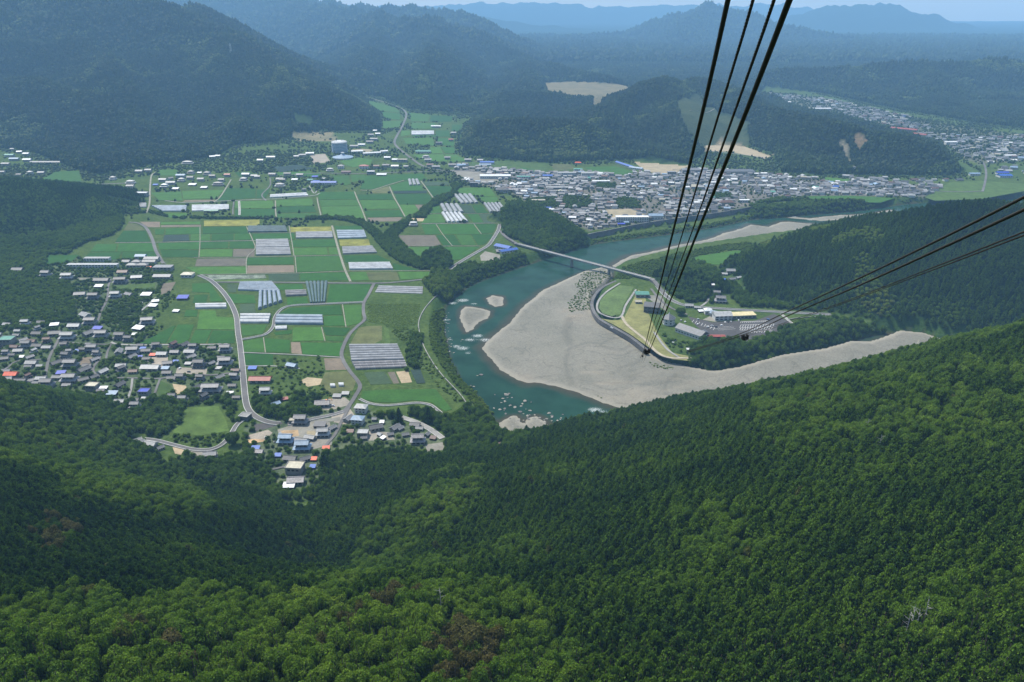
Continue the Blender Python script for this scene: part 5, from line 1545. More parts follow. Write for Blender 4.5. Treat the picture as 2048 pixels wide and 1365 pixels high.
# ropeway base: halls and station
block(1350, 1401, 664, 6, 17, 'white_wall', 'slate', "long slate-grey gabled hall beside the car park", "hall", kind='gable', pyb1=682, rh=4.5, floors=1, nwin=9)
block(1401, 1416, 680, 4.5, 10, 'white_wall', 'slate', "small slate-roofed annex at the end of the long hall", "annex", kind='gable', pyb1=672, rh=2.5)
block(1430, 1464, 642, 6.5, 17, 'white_wall', 'pale', "white two-storey restaurant hall with light grey roof", "hall", kind='gable', pyb1=641, rh=4, floors=2)
block(1465, 1512, 639, 4.5, 14, 'concrete', 'yellow', "low hall with a pale yellow flat roof by the car park", "hall", kind='flat', pyb1=637)
block(1410, 1424, 630, 6, 9, 'white_wall', 'white', "white shop block left of the restaurant hall", "shop", kind='hip', rh=3)
block(1419, 1435, 633, 5, 8, 'white_wall', 'lightblue', "bluish white annex against the restaurant hall", "annex", kind='gable', rh=3, pyb1=636)
block(1287, 1318, 625, 9, 18, 'old_concrete', 'dark', "brown and grey station-side building with dark roof", "building", kind='gable', rh=4, floors=2, pyb1=628)
block(1272, 1298, 596, 5, 14, 'concrete', 'green', "teal-roofed building by the riverside lawn", "building", kind='gable', rh=2)
block(1271, 1283, 608, 3, 7, 'plaster', 'beige', "small pinkish roof below the teal one", "shed", kind='gable', rh=1.5)
block(1415, 1450, 678, 3, 6, 'wood_wall', 'red', "low red-and-white striped canopy at the car park's edge", "canopy", kind='gable', rh=1.2)
block(1374, 1380, 703, 2.5, 4, 'wood_wall', 'white', "tiny white hut where the riverside path ends", "hut", kind='gable', rh=1)
# white tower with a pyramid roof
def tower():
    x, y, _ = W(1337, 648)
    r = empty('white_tower_hall', (x, y, 0), math.radians(-12), "white polygonal hall with a grey pyramid roof beside the long slate hall", "hall")
    m = MB(); m.cyl(0, 0, -1, 9, 8.2, n=8); m.build('wall', M['white_wall'], r)
    m = MB(); m.cyl(0, 0, 9, 14.5, 9.6, 0.8, n=8); o = m.build('roof', ROOF['slate'], r)
    m = MB(); m.cyl(0, 0, 14.5, 17, 0.8, 0.1, n=8); m.build('finial', M['white_wall'], o)
    w_ = MB(); w_.box(-1.1, 1.1, -.12, .1, 0, 1.8); w_ = w_.me('window', [M['glass']])
    for k in range(8):
        for z in (2, 5.6):
            a = math.radians(22.5 + 45 * k)
            rr = 8.2 * math.cos(math.pi / 8)
            o = link('window', w_, r, (rr * math.cos(a), rr * math.sin(a), z)); o.rotation_euler = (0, 0, a + math.pi / 2)
    occ_poly(np.array([(x - 9, y - 9), (x + 9, y - 9), (x + 9, y + 9), (x - 9, y + 9)]), 1)
tower()
# round tower of rings with a domed top
def round_tower():
    x, y, _ = W(680, 305)
    d = float(project(x, y, 0)[2]); R = 15.5 * d / FPX; Hh = 26.0
    r = empty('round_tower', (x, y, 0), 0, "round ringed white tower with domed top in front of the sports ground", "tower")
    m = MB(); m.cyl(0, 0, -1, Hh, R * .9, n=32); m.build('drum', mottled("bluish_panels", (0.20, 0.33, 0.45), .1, .2), r)
    rm = MB(); rm.cyl(0, 0, 0, 1.9, R, n=32); rm = rm.me('ring_floor', [mottled("ring_panels", (0.55, 0.63, 0.70), .1, .2)])
    for k in range(6): link('ring_floor', rm, r, (0, 0, 1.5 + k * 4.1))
    m = MB()
    v = []; n = 24; prof = [(1.0, 0), (1.03, 2), (.98, 4), (.85, 5.6), (.6, 6.6), (.3, 7.0)]
    for k in range(len(prof) - 1): m.cyl(0, 0, Hh + prof[k][1], Hh + prof[k + 1][1], R * prof[k][0], R * prof[k + 1][0], n=n)
    dm = m.build('dome', M['white_wall'], r)
    for k in range(12):
        a = 2 * math.pi * k / 12
        m = MB(); m.tube([(R * p * math.cos(a) * 1.01, R * p * math.sin(a) * 1.01, Hh + z + .1) for p, z in prof], .35, 4); m.build('dome_rib', M['white_wall'], dm)
    occ_poly(np.array([(x - R, y - R), (x + R, y - R), (x + R, y + R), (x - R, y + R)]), 3)
    x, y, _ = W(686, 317)
    R = 20 * d / FPX
    r = empty('tent_roof_hall', (x, y, 0), 0, "round hall with a grey-green conical roof in front of the tower", "hall")
    m = MB(); m.cyl(0, 0, -1, 4, R * .92, n=28); m.build('wall', M['white_wall'], r)
    m = MB(); m.cyl(0, 0, 4, 8.5, R, R * .3, n=28); m.cyl(0, 0, 8.5, 13, R * .3, R * .1, n=28); o = m.build('roof', ROOF['lightblue'], r)
    m = MB(); m.cyl(0, 0, 13, 16, R * .16, n=12); m.build('lantern', M['white_wall'], o)
    occ_poly(np.array([(x - R, y - R), (x + R, y - R), (x + R, y + R), (x - R, y + R)]), 3)
round_tower()
for i, (x0, x1, y_, lab) in enumerate(((703, 726, 307, "first"), (727, 744, 311, "second"), (745, 762, 310, "third"), (762, 776, 307, "last"))):
    block(x0, x1, y_, 5, 9, 'white_wall', 'white', f"{lab} from the left of the white curved school wings right of the tower", "school wing", kind='gable', pyb1=y_ - 1)
block(716, 730, 293, 5, 8, 'white_wall', 'white', "white roof just right of the ringed tower", "building", kind='gable')
block(700, 716, 296, 5, 10, 'plaster', 'grey', "grey roof touching the ringed tower's right side", "building", kind='gable')
# lattice-free tall concrete silo by the ridge foot
def silo():
    x, y, _ = W(1706, 349)
    r = empty('concrete_tower', (x, y, 0), 0, "tall narrow concrete tower with yellow scaffold at the wooded ridge foot", "tower")
    m = MB(); m.cyl(0, 0, -1, 20, 4.5, 3.4, n=12); m.build('shaft', M['concrete'], r)
    m = MB()
    for xx in (5.2, 7.4):
        for yy in (-2, 2): m.box(xx - .2, xx + .2, yy - .2, yy + .2, -1, 18)
    for z in range(1, 19, 3): m.box(5, 7.6, -2.2, 2.2, z, z + .25)
    m.build('scaffold', ROOF['yellow'], r)
silo()
# power pylon on the ridge
def pylon(px, py, label):
    p = ground(px, py, 10)
    r = empty('power_pylon', p, 0, label, "pylon")
    m = MB(); Hh = 42; b_ = 4.0
    def w_(z): return b_ * (1 - z / Hh) + .5 * z / Hh
    for sx in (-1, 1):
        for sy in (-1, 1):
            m.tube([(sx * w_(z), sy * w_(z), z) for z in (-2, 14, 28, Hh)], .22, 4)
    for z in range(0, 40, 6):
        for a, b2 in (((-1, -1), (1, -1)), ((1, -1), (1, 1)), ((1, 1), (-1, 1)), ((-1, 1), (-1, -1))):
            m.tube([(a[0] * w_(z), a[1] * w_(z), z), (b2[0] * w_(z + 6), b2[1] * w_(z + 6), z + 6)], .13, 3)
            m.tube([(b2[0] * w_(z), b2[1] * w_(z), z), (a[0] * w_(z + 6), a[1] * w_(z + 6), z + 6)], .13, 3)
    m.build('lattice_mast', FRAME, r)
    am = MB(); am.tube([(-6, 0, 0), (0, 0, 1), (6, 0, 0)], .2, 4); am.tube([(-6, 0, 0), (6, 0, 0)], .2, 4); am = am.me('cross_arm', [FRAME])
    for z in (28, 33, 38): link('cross_arm', am, r, (0, 0, z))
pylon(462, 105, "faint lattice power pylon on the left mountain ridge")

# water-tank block beside the road bend
def tank():
    x, y, _ = W(491, 838)
    r = empty('water_tank_block', (x, y, 0), math.radians(-14), "square concrete block with a pale rim beside the road bend", "tank")
    m = MB(); m.box(-5, 5, -4.5, 4.5, -1, 4.6); m.build('wall', M['old_concrete'], r)
    m = MB(); m.box(-5.2, 5.2, -4.7, 4.7, 4.6, 4.8); o = m.build('roof', M['concrete'], r)
    m = MB()
    for bx in ((-5.3, 5.3, -4.8, -4.3), (-5.3, 5.3, 4.3, 4.8), (-5.3, -4.8, -4.3, 4.3), (4.8, 5.3, -4.3, 4.3)): m.box(*bx, 4.802, 5.3)
    m.build('rim', M['kerb'], o)
    occ_poly(np.array([(x - 6, y - 5), (x + 6, y - 5), (x + 6, y + 6), (x - 6, y + 6)]), 1)
tank()
# ------------------------------------------------------------------ the riverside town
TG = {'grey': .43, 'dark': .27, 'pale': .19, 'white': .035, 'lightblue': .03, 'brown': .03, 'beige': .01, 'green': .005, 'blue': .004}
TREEPATCH = [wpoly(L("1125,393 1180,396 1185,415 1130,418")), wpoly(L("1230,398 1275,398 1280,418 1235,418")), wpoly(L("1060,398 1110,396 1120,415 1075,420")), wpoly(L("1195,366 1230,366 1228,380 1192,380")),
             wpoly(L("1425,388 1460,388 1470,398 1430,400"))]
def clear_of(x, y, boxes, r):
    return True
def town_spots(poly, dx, dy, jit, keep):
    x0, y0 = poly.min(0); x1, y1 = poly.max(0)
    pts = []
    y = y0; k = 0
    while y < y1:
        x = x0 + (k % 2) * dx / 2
        while x < x1:
            if random.random() < keep:
                pts.append((x + random.uniform(-jit, jit), y + random.uniform(-jit, jit)))
            x += dx * random.uniform(.85, 1.2)
        y += dy * random.uniform(.9, 1.12); k += 1
    P = np.array(pts)
    ok = pip(P, poly) & ~occupied(P)
    for t in TREEPATCH: ok &= ~pip(P, t)
    P = P[ok]
    z = height(P)
    return [(p[0], p[1], zz) for p, zz in zip(P, z) if zz < 25 and zz > -2]
spots = [s for s in town_spots(TOWN, 16.0, 15.5, 3.0, .92) if vnoise(s[0], s[1], 60) > -.55]
spots.sort(key=lambda s: project(s[0], s[1], 0)[2])
names, wts = list(TG), list(TG.values())
town_label = {}
NEARN = 45
far = MB(); far_mats = [ROOF[n] for n in names] + [M['plaster'], M['white_wall']]
def far_house(x, y, z, w, rot, ci):
    c, s = math.cos(rot), math.sin(rot)
    b_ = MB(); hh = random.choice((2.8, 3.2, 5.2, 5.6)); d = w * random.uniform(.55, .8)
    b_.box(-w / 2, w / 2, -d / 2, d / 2, -1.5, hh, len(names) + (random.random() < .4))
    b_.gable(-w / 2 - .5, w / 2 + .5, -d / 2 - .7, d / 2 + .7, hh, d * .24, ci)
    far.add([(x + c * vx - s * vy, y + s * vx + c * vy, z + vz) for vx, vy, vz in b_.v], b_.f, 0)
    far.m[-len(b_.f):] = b_.m
tn = []
for i, (x, y, z) in enumerate(spots):
    cn = random.choices(names, wts)[0]
    w = random.uniform(9, 15); rot = random.choice((0, 0, 0, 0, 90)) + random.uniform(-9, 9) - 6
    if i < NEARN: tn.append((x, y, z, w, rot, cn, random.choice('TTU')))
    else: far_house(x, y, z, w, math.radians(rot), names.index(cn))
# labels of the nearer town houses: roof, build, and place by street row
ROWN = ['front row by the flood wall', 'second row from the river', 'third row from the river', 'fourth row from the river', 'fifth row from the river']
tn.sort(key=lambda t: t[1])
dupt = defaultdict(list)
for i, t in enumerate(tn): dupt[(ROWN[min(4, i * 5 // len(tn))], t[5], t[6])].append(t)
for (row, cn, ty), lst in dupt.items():
    lst.sort(key=lambda t: t[0])
    for i, t in enumerate(lst):
        kind = 'stepped-roof' if ty == 'U' else 'plain-gabled'
        o = '' if len(lst) == 1 else (f", {ORD[min(i, 12)]} from left" if i < len(lst) - 1 else ", last on right")
        put_house(ty, cn, t[0], t[1], t[2], t[3], t[4], f"{CN[cn]} {kind} town house, {row}{o}", "house", "houses packed in the riverside town", depthk=.95)
extra = town_spots(VILLAGE_L, 19, 19, 5, .75) + town_spots(VILLAGE_B, 15, 15, 4, .5)
extra = [s for s in extra if abs(s[2]) < 2][:75]
exl = defaultdict(list)
for s in extra:
    cn_ = random.choices(('grey', 'dark', 'pale', 'brown'), (5, 4, 2, 1))[0]
    part_ = 'upper left village' if s[1] > 1230 else ('left village' if s[1] > 1020 else 'lower villages')
    exl[(cn_, part_)].append(s)
for (cn_, part_), lst in exl.items():
    lst.sort(key=lambda s: s[0])
    for i, s in enumerate(lst):
        o_ = '' if len(lst) == 1 else (', leftmost' if i == 0 else ', rightmost' if i == len(lst) - 1 else (', ' + ORD[i] if i < 13 else f', {i + 1}th') + ' from left')
        put_house('G' if random.random() < .6 else 'J', cn_, s[0], s[1], s[2], random.uniform(8.5, 12.5), random.choice((0, 0, 0, 60)) + random.uniform(-8, 8), f"small {CN[cn_]} outbuilding among gardens, {part_}{o_}", "house", "smaller roofs between the village houses")
        occ_poly(np.array([(s[0] - 6, s[1] - 6), (s[0] + 6, s[1] - 6), (s[0] + 6, s[1] + 5), (s[0] - 6, s[1] + 5)]), 1)
EAST = wpoly(L("1560,352 1640,352 1760,360 1800,368 1960,382 1940,392 1800,392 1700,390 1600,394 1545,404 1520,395"))
FAR2 = wpoly(L("1960,322 1985,330 2048,342 2090,350 2090,330 2048,325"))
for x, y, z in [s for s in town_spots(FARTOWN, 21, 26, 6, .85) if vnoise(s[0], s[1], 170) + .5 * vnoise(s[0], s[1], 70) > -.22] + town_spots(wpoly(L("1690,355 1960,362 1960,380 1700,374")), 18, 20, 4, .55)  + town_spots(wpoly(L("1975,325 2060,338 2060,352 1985,345")), 20, 22, 4, .6):
    far_house(x, y, z, random.uniform(9, 17), math.radians(random.uniform(-20, 8)), names.index(random.choices(names, wts)[0]))
o = far.build('distant_houses', far_mats)
tag(o, "crowd of small distant town roofs stretching up the valley", "houses", kind='stuff')

# ------------------------------------------------------------------ cars
def car_mesh():
    b_ = MB(); b_.add([(-2.1, -.85, .35), (2.1, -.85, .35), (2.1, .85, .35), (-2.1, .85, .35), (-2.1, -.85, .95), (2.0, -.85, .9), (2.0, .85, .9), (-2.1, .85, .95)],
                      [(0, 3, 2, 1), (4, 5, 6, 7), (0, 1, 5, 4), (1, 2, 6, 5), (2, 3, 7, 6), (3, 0, 4, 7)])
    r_ = MB(); r_.add([(-1.3, -.75, 1.42), (.7, -.75, 1.42), (.7, .75, 1.42), (-1.3, .75, 1.42), (-1.3, -.75, 1.50), (.7, -.75, 1.50), (.7, .75, 1.50), (-1.3, .75, 1.50)],
                      [(0, 3, 2, 1), (4, 5, 6, 7), (0, 1, 5, 4), (1, 2, 6, 5), (2, 3, 7, 6), (3, 0, 4, 7)])
    g_ = MB(); g_.add([(-1.8, -.8, .93), (1.3, -.8, .93), (1.3, .8, .93), (-1.8, .8, .93), (-1.3, -.72, 1.42), (.7, -.72, 1.42), (.7, .72, 1.42), (-1.3, .72, 1.42)],
                      [(0, 3, 2, 1), (4, 5, 6, 7), (0, 1, 5, 4), (1, 2, 6, 5), (2, 3, 7, 6), (3, 0, 4, 7)])
    w_ = MB()
    n = 10
    v = [(.32 * math.cos(2 * math.pi * k / n), s, .32 + .32 * math.sin(2 * math.pi * k / n)) for s in (-.1, .1) for k in range(n)]
    w_.add(v, [(k, (k + 1) % n, n + (k + 1) % n, n + k) for k in range(n)] + [tuple(range(n - 1, -1, -1)), tuple(range(n, 2 * n))])
    return b_, r_, g_, w_
CB, CR, CG, CW_ = car_mesh()
def paint(name, c):
    m, nt, b = newmat(name); b.inputs["Base Color"].default_value = (*c, 1); b.inputs["Roughness"].default_value = 0.3; b.inputs["Coat Weight"].default_value = 0.4; return m
CP_ = {'white': paint("car_white", (0.75, 0.75, 0.75)), 'silver': paint("car_silver", (0.42, 0.43, 0.45)), 'dark': paint("car_dark", (0.03, 0.03, 0.04)), 'blue': paint("car_blue", (0.05, 0.13, 0.35))}
tyre = mottled("tyre", (0.02, 0.02, 0.02), .1, 1)
wm_ = CW_.me('wheel', [tyre]); gm_ = CG.me('windows', [M['glass']])
bodies = {k: (CB.me('body', [m]), CR.me('car_roof', [m])) for k, m in CP_.items()}
def car(px, py, rot, c, label, z=0.0):
    x, y, _ = W(px, py, z); gz = hz(x, y)
    r = empty('parked_car', (x, y, max(z, gz) + 0.15), math.radians(rot), label, "car", "cars parked around the ropeway base")
    link('body', bodies[c][0], r); link('car_roof', bodies[c][1], r); link('windows', gm_, r)
    for sx in (-1.3, 1.3):
        for sy in (-.78, .78): link('wheel', wm_, r, (sx, sy, 0))
for a in ((1223, 657, -40, 'white', "white car parked alone on the grassy river terrace"), (1415, 655, 10, 'white', "leftmost white car in the car park middle"), (1424, 653, 8, 'silver', "silver car between the white cars in the car park middle"),
          (1432, 655, 8, 'dark', "dark car right of the silver one in the car park"), (1443, 652, 5, 'white', "white car at the right end of the middle parking row"), (1450, 646, 85, 'white', "white car parked nose-in under the restaurant hall"),
          (1462, 645, 85, 'silver', "silver car parked nose-in under the restaurant hall"), (1456, 645, 85, 'dark', "dark car between two others under the restaurant hall"), (1477, 642, 80, 'white', "white car beside the yellow-roofed hall"),
          (1370, 645, 60, 'white', "white car nearest the pyramid-roofed hall"), (1362, 642, 60, 'silver', "silver car behind the pyramid-roofed hall"), (1395, 650, 60, 'white', "white car at the car park's left planting bed"),
          (1350, 682, 20, 'white', "white van-like car left end of the slate hall garden"), (1346, 687, 40, 'white', "white car on the path below the slate hall"), (1396, 640, 30, 'silver', "silver car at the upper left car park bays"),
          (1536, 640, -20, 'blue', "blue car at the right edge of the car park"), (1480, 640, 80, 'dark', "dark car beside the yellow-roofed hall"), (1329, 583, -50, 'white', "white car driving up the road from the bridge"), (1338, 594, -45, 'white', "second white car following on the road from the bridge"),
          (283, 606, 0, 'white', "white truck-like car under the long white shed"), (360, 738, 80, 'white', "white car parked by the lane left of the dark house"), (378, 745, 0, 'dark', "dark car parked on the lane below the dark house"),
          (552, 885, 20, 'white', "white car left of the pale-blue-roofed house"), (533, 876, 10, 'white', "white car on the debris yard"), (666, 813, 0, 'silver', "silver car at the lane's end in the bottom village")):
    car(*a)
# white-roofed digger by the lane
def digger():
    x, y, _ = W(655, 803)
    r = empty('orange_digger', (x, y, 0.3), 0.4, "small orange digger on the yard left of the lane", "digger")
    orange = paint("digger_orange", (0.8, 0.22, 0.02))
    m = MB(); m.box(-1.5, 1.5, -1.1, -.5, 0, .7); m.box(-1.5, 1.5, .5, 1.1, 0, .7); m.build('track_unit', tyre, r)
    m = MB(); m.box(-1.7, 1.1, -1, 1, .75, 1.8); m.build('body', orange, r)
    m = MB(); m.box(-.3, .9, -.9, 0, 1.8, 2.8); m.build('cab', M['glass'], r)
    m = MB(); m.tube([(1, .4, 1.6), (2.6, .4, 3.6), (4.4, .4, 2.4), (4.8, .4, .7)], .2, 4); m.box(4.4, 5.1, 0, .8, .2, .8); m.build('arm', orange, r)
digger()

# ------------------------------------------------------------------ river rocks
rock_m = mottled("pale_river_rock", (0.36, 0.34, 0.29), 0.3, 0.5)
rock_d = mottled("grey_river_rock", (0.20, 0.19, 0.175), 0.35, 0.5)
def rock_mesh(seed, mat):
    r2 = random.Random(seed)
    bm = bmesh.new(); bmesh.ops.create_icosphere(bm, subdivisions=2, radius=1)
    ax = [Vector((r2.uniform(-1, 1), r2.uniform(-1, 1), r2.uniform(-1, 1))).normalized() for _ in range(7)]
    for v in bm.verts:
        for a_ in ax:
            d = v.co.dot(a_)
            if d > .62: v.co -= a_ * (d - .62)
        v.co.z *= .6
    me = bpy.data.meshes.new("river_rock"); bm.to_mesh(me); bm.free(); me.materials.append(mat); return me
RK = [rock_mesh(i, rock_m if i % 3 else rock_d) for i in range(6)]
rk = [(962, 751, 4.5), (955, 752, 2), (1012, 790, 5), (1018, 788, 3), (1006, 798, 3), (1010, 803, 2.5), (1015, 796, 2.2), (1003, 806, 2), (1024, 796, 2), (990, 790, 1.8), (1050, 803, 4), (1045, 808, 2.5), (1062, 805, 1.8), (1020, 812, 3), (1030, 815, 3.5),
      (1010, 818, 3), (1000, 820, 3), (988, 817, 2.5), (1040, 825, 4), (1060, 822, 3), (1098, 827, 3.5), (1104, 832, 3), (1115, 842, 2.5), (1080, 845, 3), (1090, 852, 3.5), (1068, 838, 4), (1055, 832, 3), (942, 772, 2.2), (948, 774, 2.5), (925, 680, 2), (922, 683, 1.6), (884, 675, 2.5),
      (887, 690, 3), (890, 660, 2), (893, 697, 3), (908, 706, 2.4), (885, 612, 2.5), (888, 622, 2), (893, 632, 1.8), (1230, 822, 4), (1222, 827, 3), (1195, 826, 3), (1185, 830, 2.2), (1140, 851, 2.4), (1130, 856, 2), (1020, 838, 3), (1035, 842, 2.5), (1100, 860, 4), (1110, 850, 3), (1120, 858, 3), (1236, 821, 2)]
rock_lab = {}
rr_ = random.Random(5)
for _ in range(46):
    rk.append((rr_.gauss(1052, 34), rr_.gauss(842, 12), rr_.uniform(1.2, 3.2)))
for _ in range(22):
    t_ = rr_.random(); rk.append((892 + 12 * t_ + rr_.gauss(0, 3), 608 + 110 * t_, rr_.uniform(1.0, 2.4)))
rk = [q for q in rk if q[1] < 872]
for i, (px, py, s) in enumerate(rk):
    x, y, _ = W(px, py, ZW)
    where = "along the left bank" if px < 912 else "by the rapids" if px < 940 else ("alone in midstream" if px < 980 and py < 760 else ("in the rocky narrows" if px < 1130 else "at the tip of the gravel bar"))
    size = "large" if s > 3.4 else ("middling" if s > 2.3 else "small")
    o = link('river_rock', RK[i % 6], None, (x, y, ZW + .1 * s))
    o.scale = (s * .75, s * .55, s * .42); o.rotation_euler = (0, 0, random.uniform(0, 6.28))
    tag(o, f"{size} {'pale' if (i % 6) % 3 else 'grey'} rock {where}", "rock", "rocks standing in the river")
    rock_lab.setdefault(o["label"], []).append((px, o))
for lab, lst in rock_lab.items():
    lst.sort(key=lambda t: t[0])
    if len(lst) > 1:
        for i, (px, o) in enumerate(lst):
            o["label"] = lab + (", leftmost such" if i == 0 else ", rightmost such" if i == len(lst) - 1 else f", {ORD[i]} from left" if i < 13 else f", {i + 1}th from left")

# ------------------------------------------------------------------ ropes overhead
def rope(pts, dia, name, label, sub=10):
    P = catmull([np.array(p) for p in pts], sub)
    o0 = P[0]
    m = MB(); m.tube([p - o0 for p in P], dia / 2, 8)
    return tag(m.build(name, M['rope'], None, tuple(o0), True), label, "rope", "steel ropes of the ropeway")
def ray(px, py, d): return WD(px, py, d)
def strands(r, pts, dia):
    """the lay of the rope: four strands wound round it where it is near enough to see"""
    P = [Vector(p) for p in catmull([np.array(p) for p in pts], 10)]
    o0 = P[0]
    run = [(0.0, P[0])]
    for p, q in zip(P, P[1:]): run.append((run[-1][0] + (q - p).length, q))
    Lr = min(run[-1][0], 9.0); n = int(Lr / 0.035)
    for s in range(4):
        c = []; k = 0
        for i in range(n):
            t = i * 0.035
            while k < len(run) - 2 and run[k + 1][0] < t: k += 1
            a, b_ = run[k], run[k + 1]
            d = (b_[1] - a[1]); p = a[1] + d * ((t - a[0]) / max(b_[0] - a[0], 1e-6)); d.normalize()
            u = d.cross(Vector((0, 0, 1))).normalized(); w = d.cross(u)
            th = 2 * math.pi * (t / .30) + s * math.pi / 2
            c.append(p - o0 + (u * math.cos(th) + w * math.sin(th)) * dia * .40)
        m = MB(); m.tube(c, dia * .24, 5); m.build('strand', M['rope'], r)
def rope_px(ps, dia, name, label):
    pts = [ray(*p) for p in ps]
    o = rope(pts, dia, name, label, 8)
    if name == 'haul_rope': strands(o, pts, dia)
    return o
rope_px([(1480, -120, 6.0), (1456, 0, 7.0), (1399, 250, 10.5), (1342, 480, 18.6), (1315, 591, 29), (1288, 700, 67), (1281, 716, 90)], .048, 'track_rope', "thick steel rope, leftmost of the four dropping from the top edge")
rope_px([(1531, -120, 6.0), (1506, 0, 7.0), (1431, 250, 10.5), (1361, 480, 18.6), (1326, 591, 29), (1291, 700, 67), (1283, 726, 200)], .026, 'haul_rope', "thin twisted rope, second from left of the four from the top edge")
rope_px([(1578, -120, 6.0), (1548, 0, 7.0), (1460, 250, 10.5), (1378, 480, 18.6), (1336, 591, 29), (1296, 700, 67), (1286, 727, 200)], .028, 'haul_rope', "thin twisted rope, third from left of the four from the top edge")
rope_px([(1622, -120, 6.0), (1579, 0, 7.0), (1482, 250, 10.5), (1389, 480, 18.6), (1345, 591, 29), (1300, 700, 67)], .060, 'track_rope', "thickest steel rope, rightmost of the four dropping from the top edge")
rope_px([(2200, 318, 10.5), (2048, 395, 13), (1880, 479, 17.5), (1712, 560, 26), (1572, 625, 42), (1472, 671, 66), (1375, 703, 100)], .055, 'track_rope', "upper rope of the set entering from the right edge")
rope_px([(2200, 348, 10.5), (2048, 420, 13), (1880, 498, 17.5), (1712, 574, 26), (1580, 630, 42), (1492, 668, 66), (1375, 704, 100)], .060, 'track_rope', "second rope from the top of the set entering from the right edge")
rope_px([(2200, 404, 11), (2048, 464, 14), (1880, 530, 19), (1712, 595, 28), (1600, 635, 45), (1512, 664, 66), (1375, 705, 100)], .028, 'haul_rope', "thin rope, upper of the close pair entering from the right edge")
rope_px([(2200, 414, 11), (2048, 471, 14), (1880, 535, 19), (1712, 598, 28), (1600, 638, 45), (1512, 667, 66), (1375, 706, 100)], .026, 'haul_rope', "thin rope, lower of the close pair entering from the right edge")
def carrier(px, py, d, s, label, weight):
    p = ray(px, py, d)
    r = empty('rope_carrier', p, 0.2, label, "rope carrier", "rope carriers hanging on the ropes")
    r.scale = (s, s, s)
    for sx in (-1, 1):
        m = MB(); m.box(sx * .26 - .03, sx * .26 + .03, -.14, .14, -.2, .22); m.build('side_plate', M['iron'], r)
    m = MB(); m.box(-.23, .23, -.1, .1, -.05, .12); m.build('yoke', M['iron'], r)
    wm2 = MB(); n = 12
    v = [(s2, .13 * math.cos(2 * math.pi * k / n), .13 * math.sin(2 * math.pi * k / n)) for s2 in (-.04, .04) for k in range(n)]
    wm2.add(v, [(k, (k + 1) % n, n + (k + 1) % n, n + k) for k in range(n)] + [tuple(range(n - 1, -1, -1)), tuple(range(n, 2 * n))])
    wm2 = wm2.me('sheave', [M['iron']])
    for x in (-.15, .15):
        for z in (-.12, .16): link('sheave', wm2, r, (x, -.02, z))
    m = MB(); m.tube([(0, 0, -.05), (0, 0, -.32)], .05, 6); m.box(-.16, .16, -.06, .06, -.3, -.22); m.build('guide_foot', M['iron'], r)
    if weight:
        m = MB(); m.tube([(-.26, 0, -.1), (-.42, 0, -.42)], .02, 4); m.cyl(-.43, 0, -.58, -.4, .07, n=8); m.build('counterweight', M['iron'], r)
carrier(1294, 703, 67, .85, "dark pulley carrier holding the four ropes apart over the gravel bar", True)
carrier(1490, 675, 68, .95, "dark pulley carrier on the right-hand ropes above the car park", False)
# ------------------------------------------------------------------ trees
def leaf_attr(me, vals):
    a = me.attributes.new("leaf", 'FLOAT', 'FACE')
    a.data.foreach_set("value", np.array(vals, dtype=np.float32))

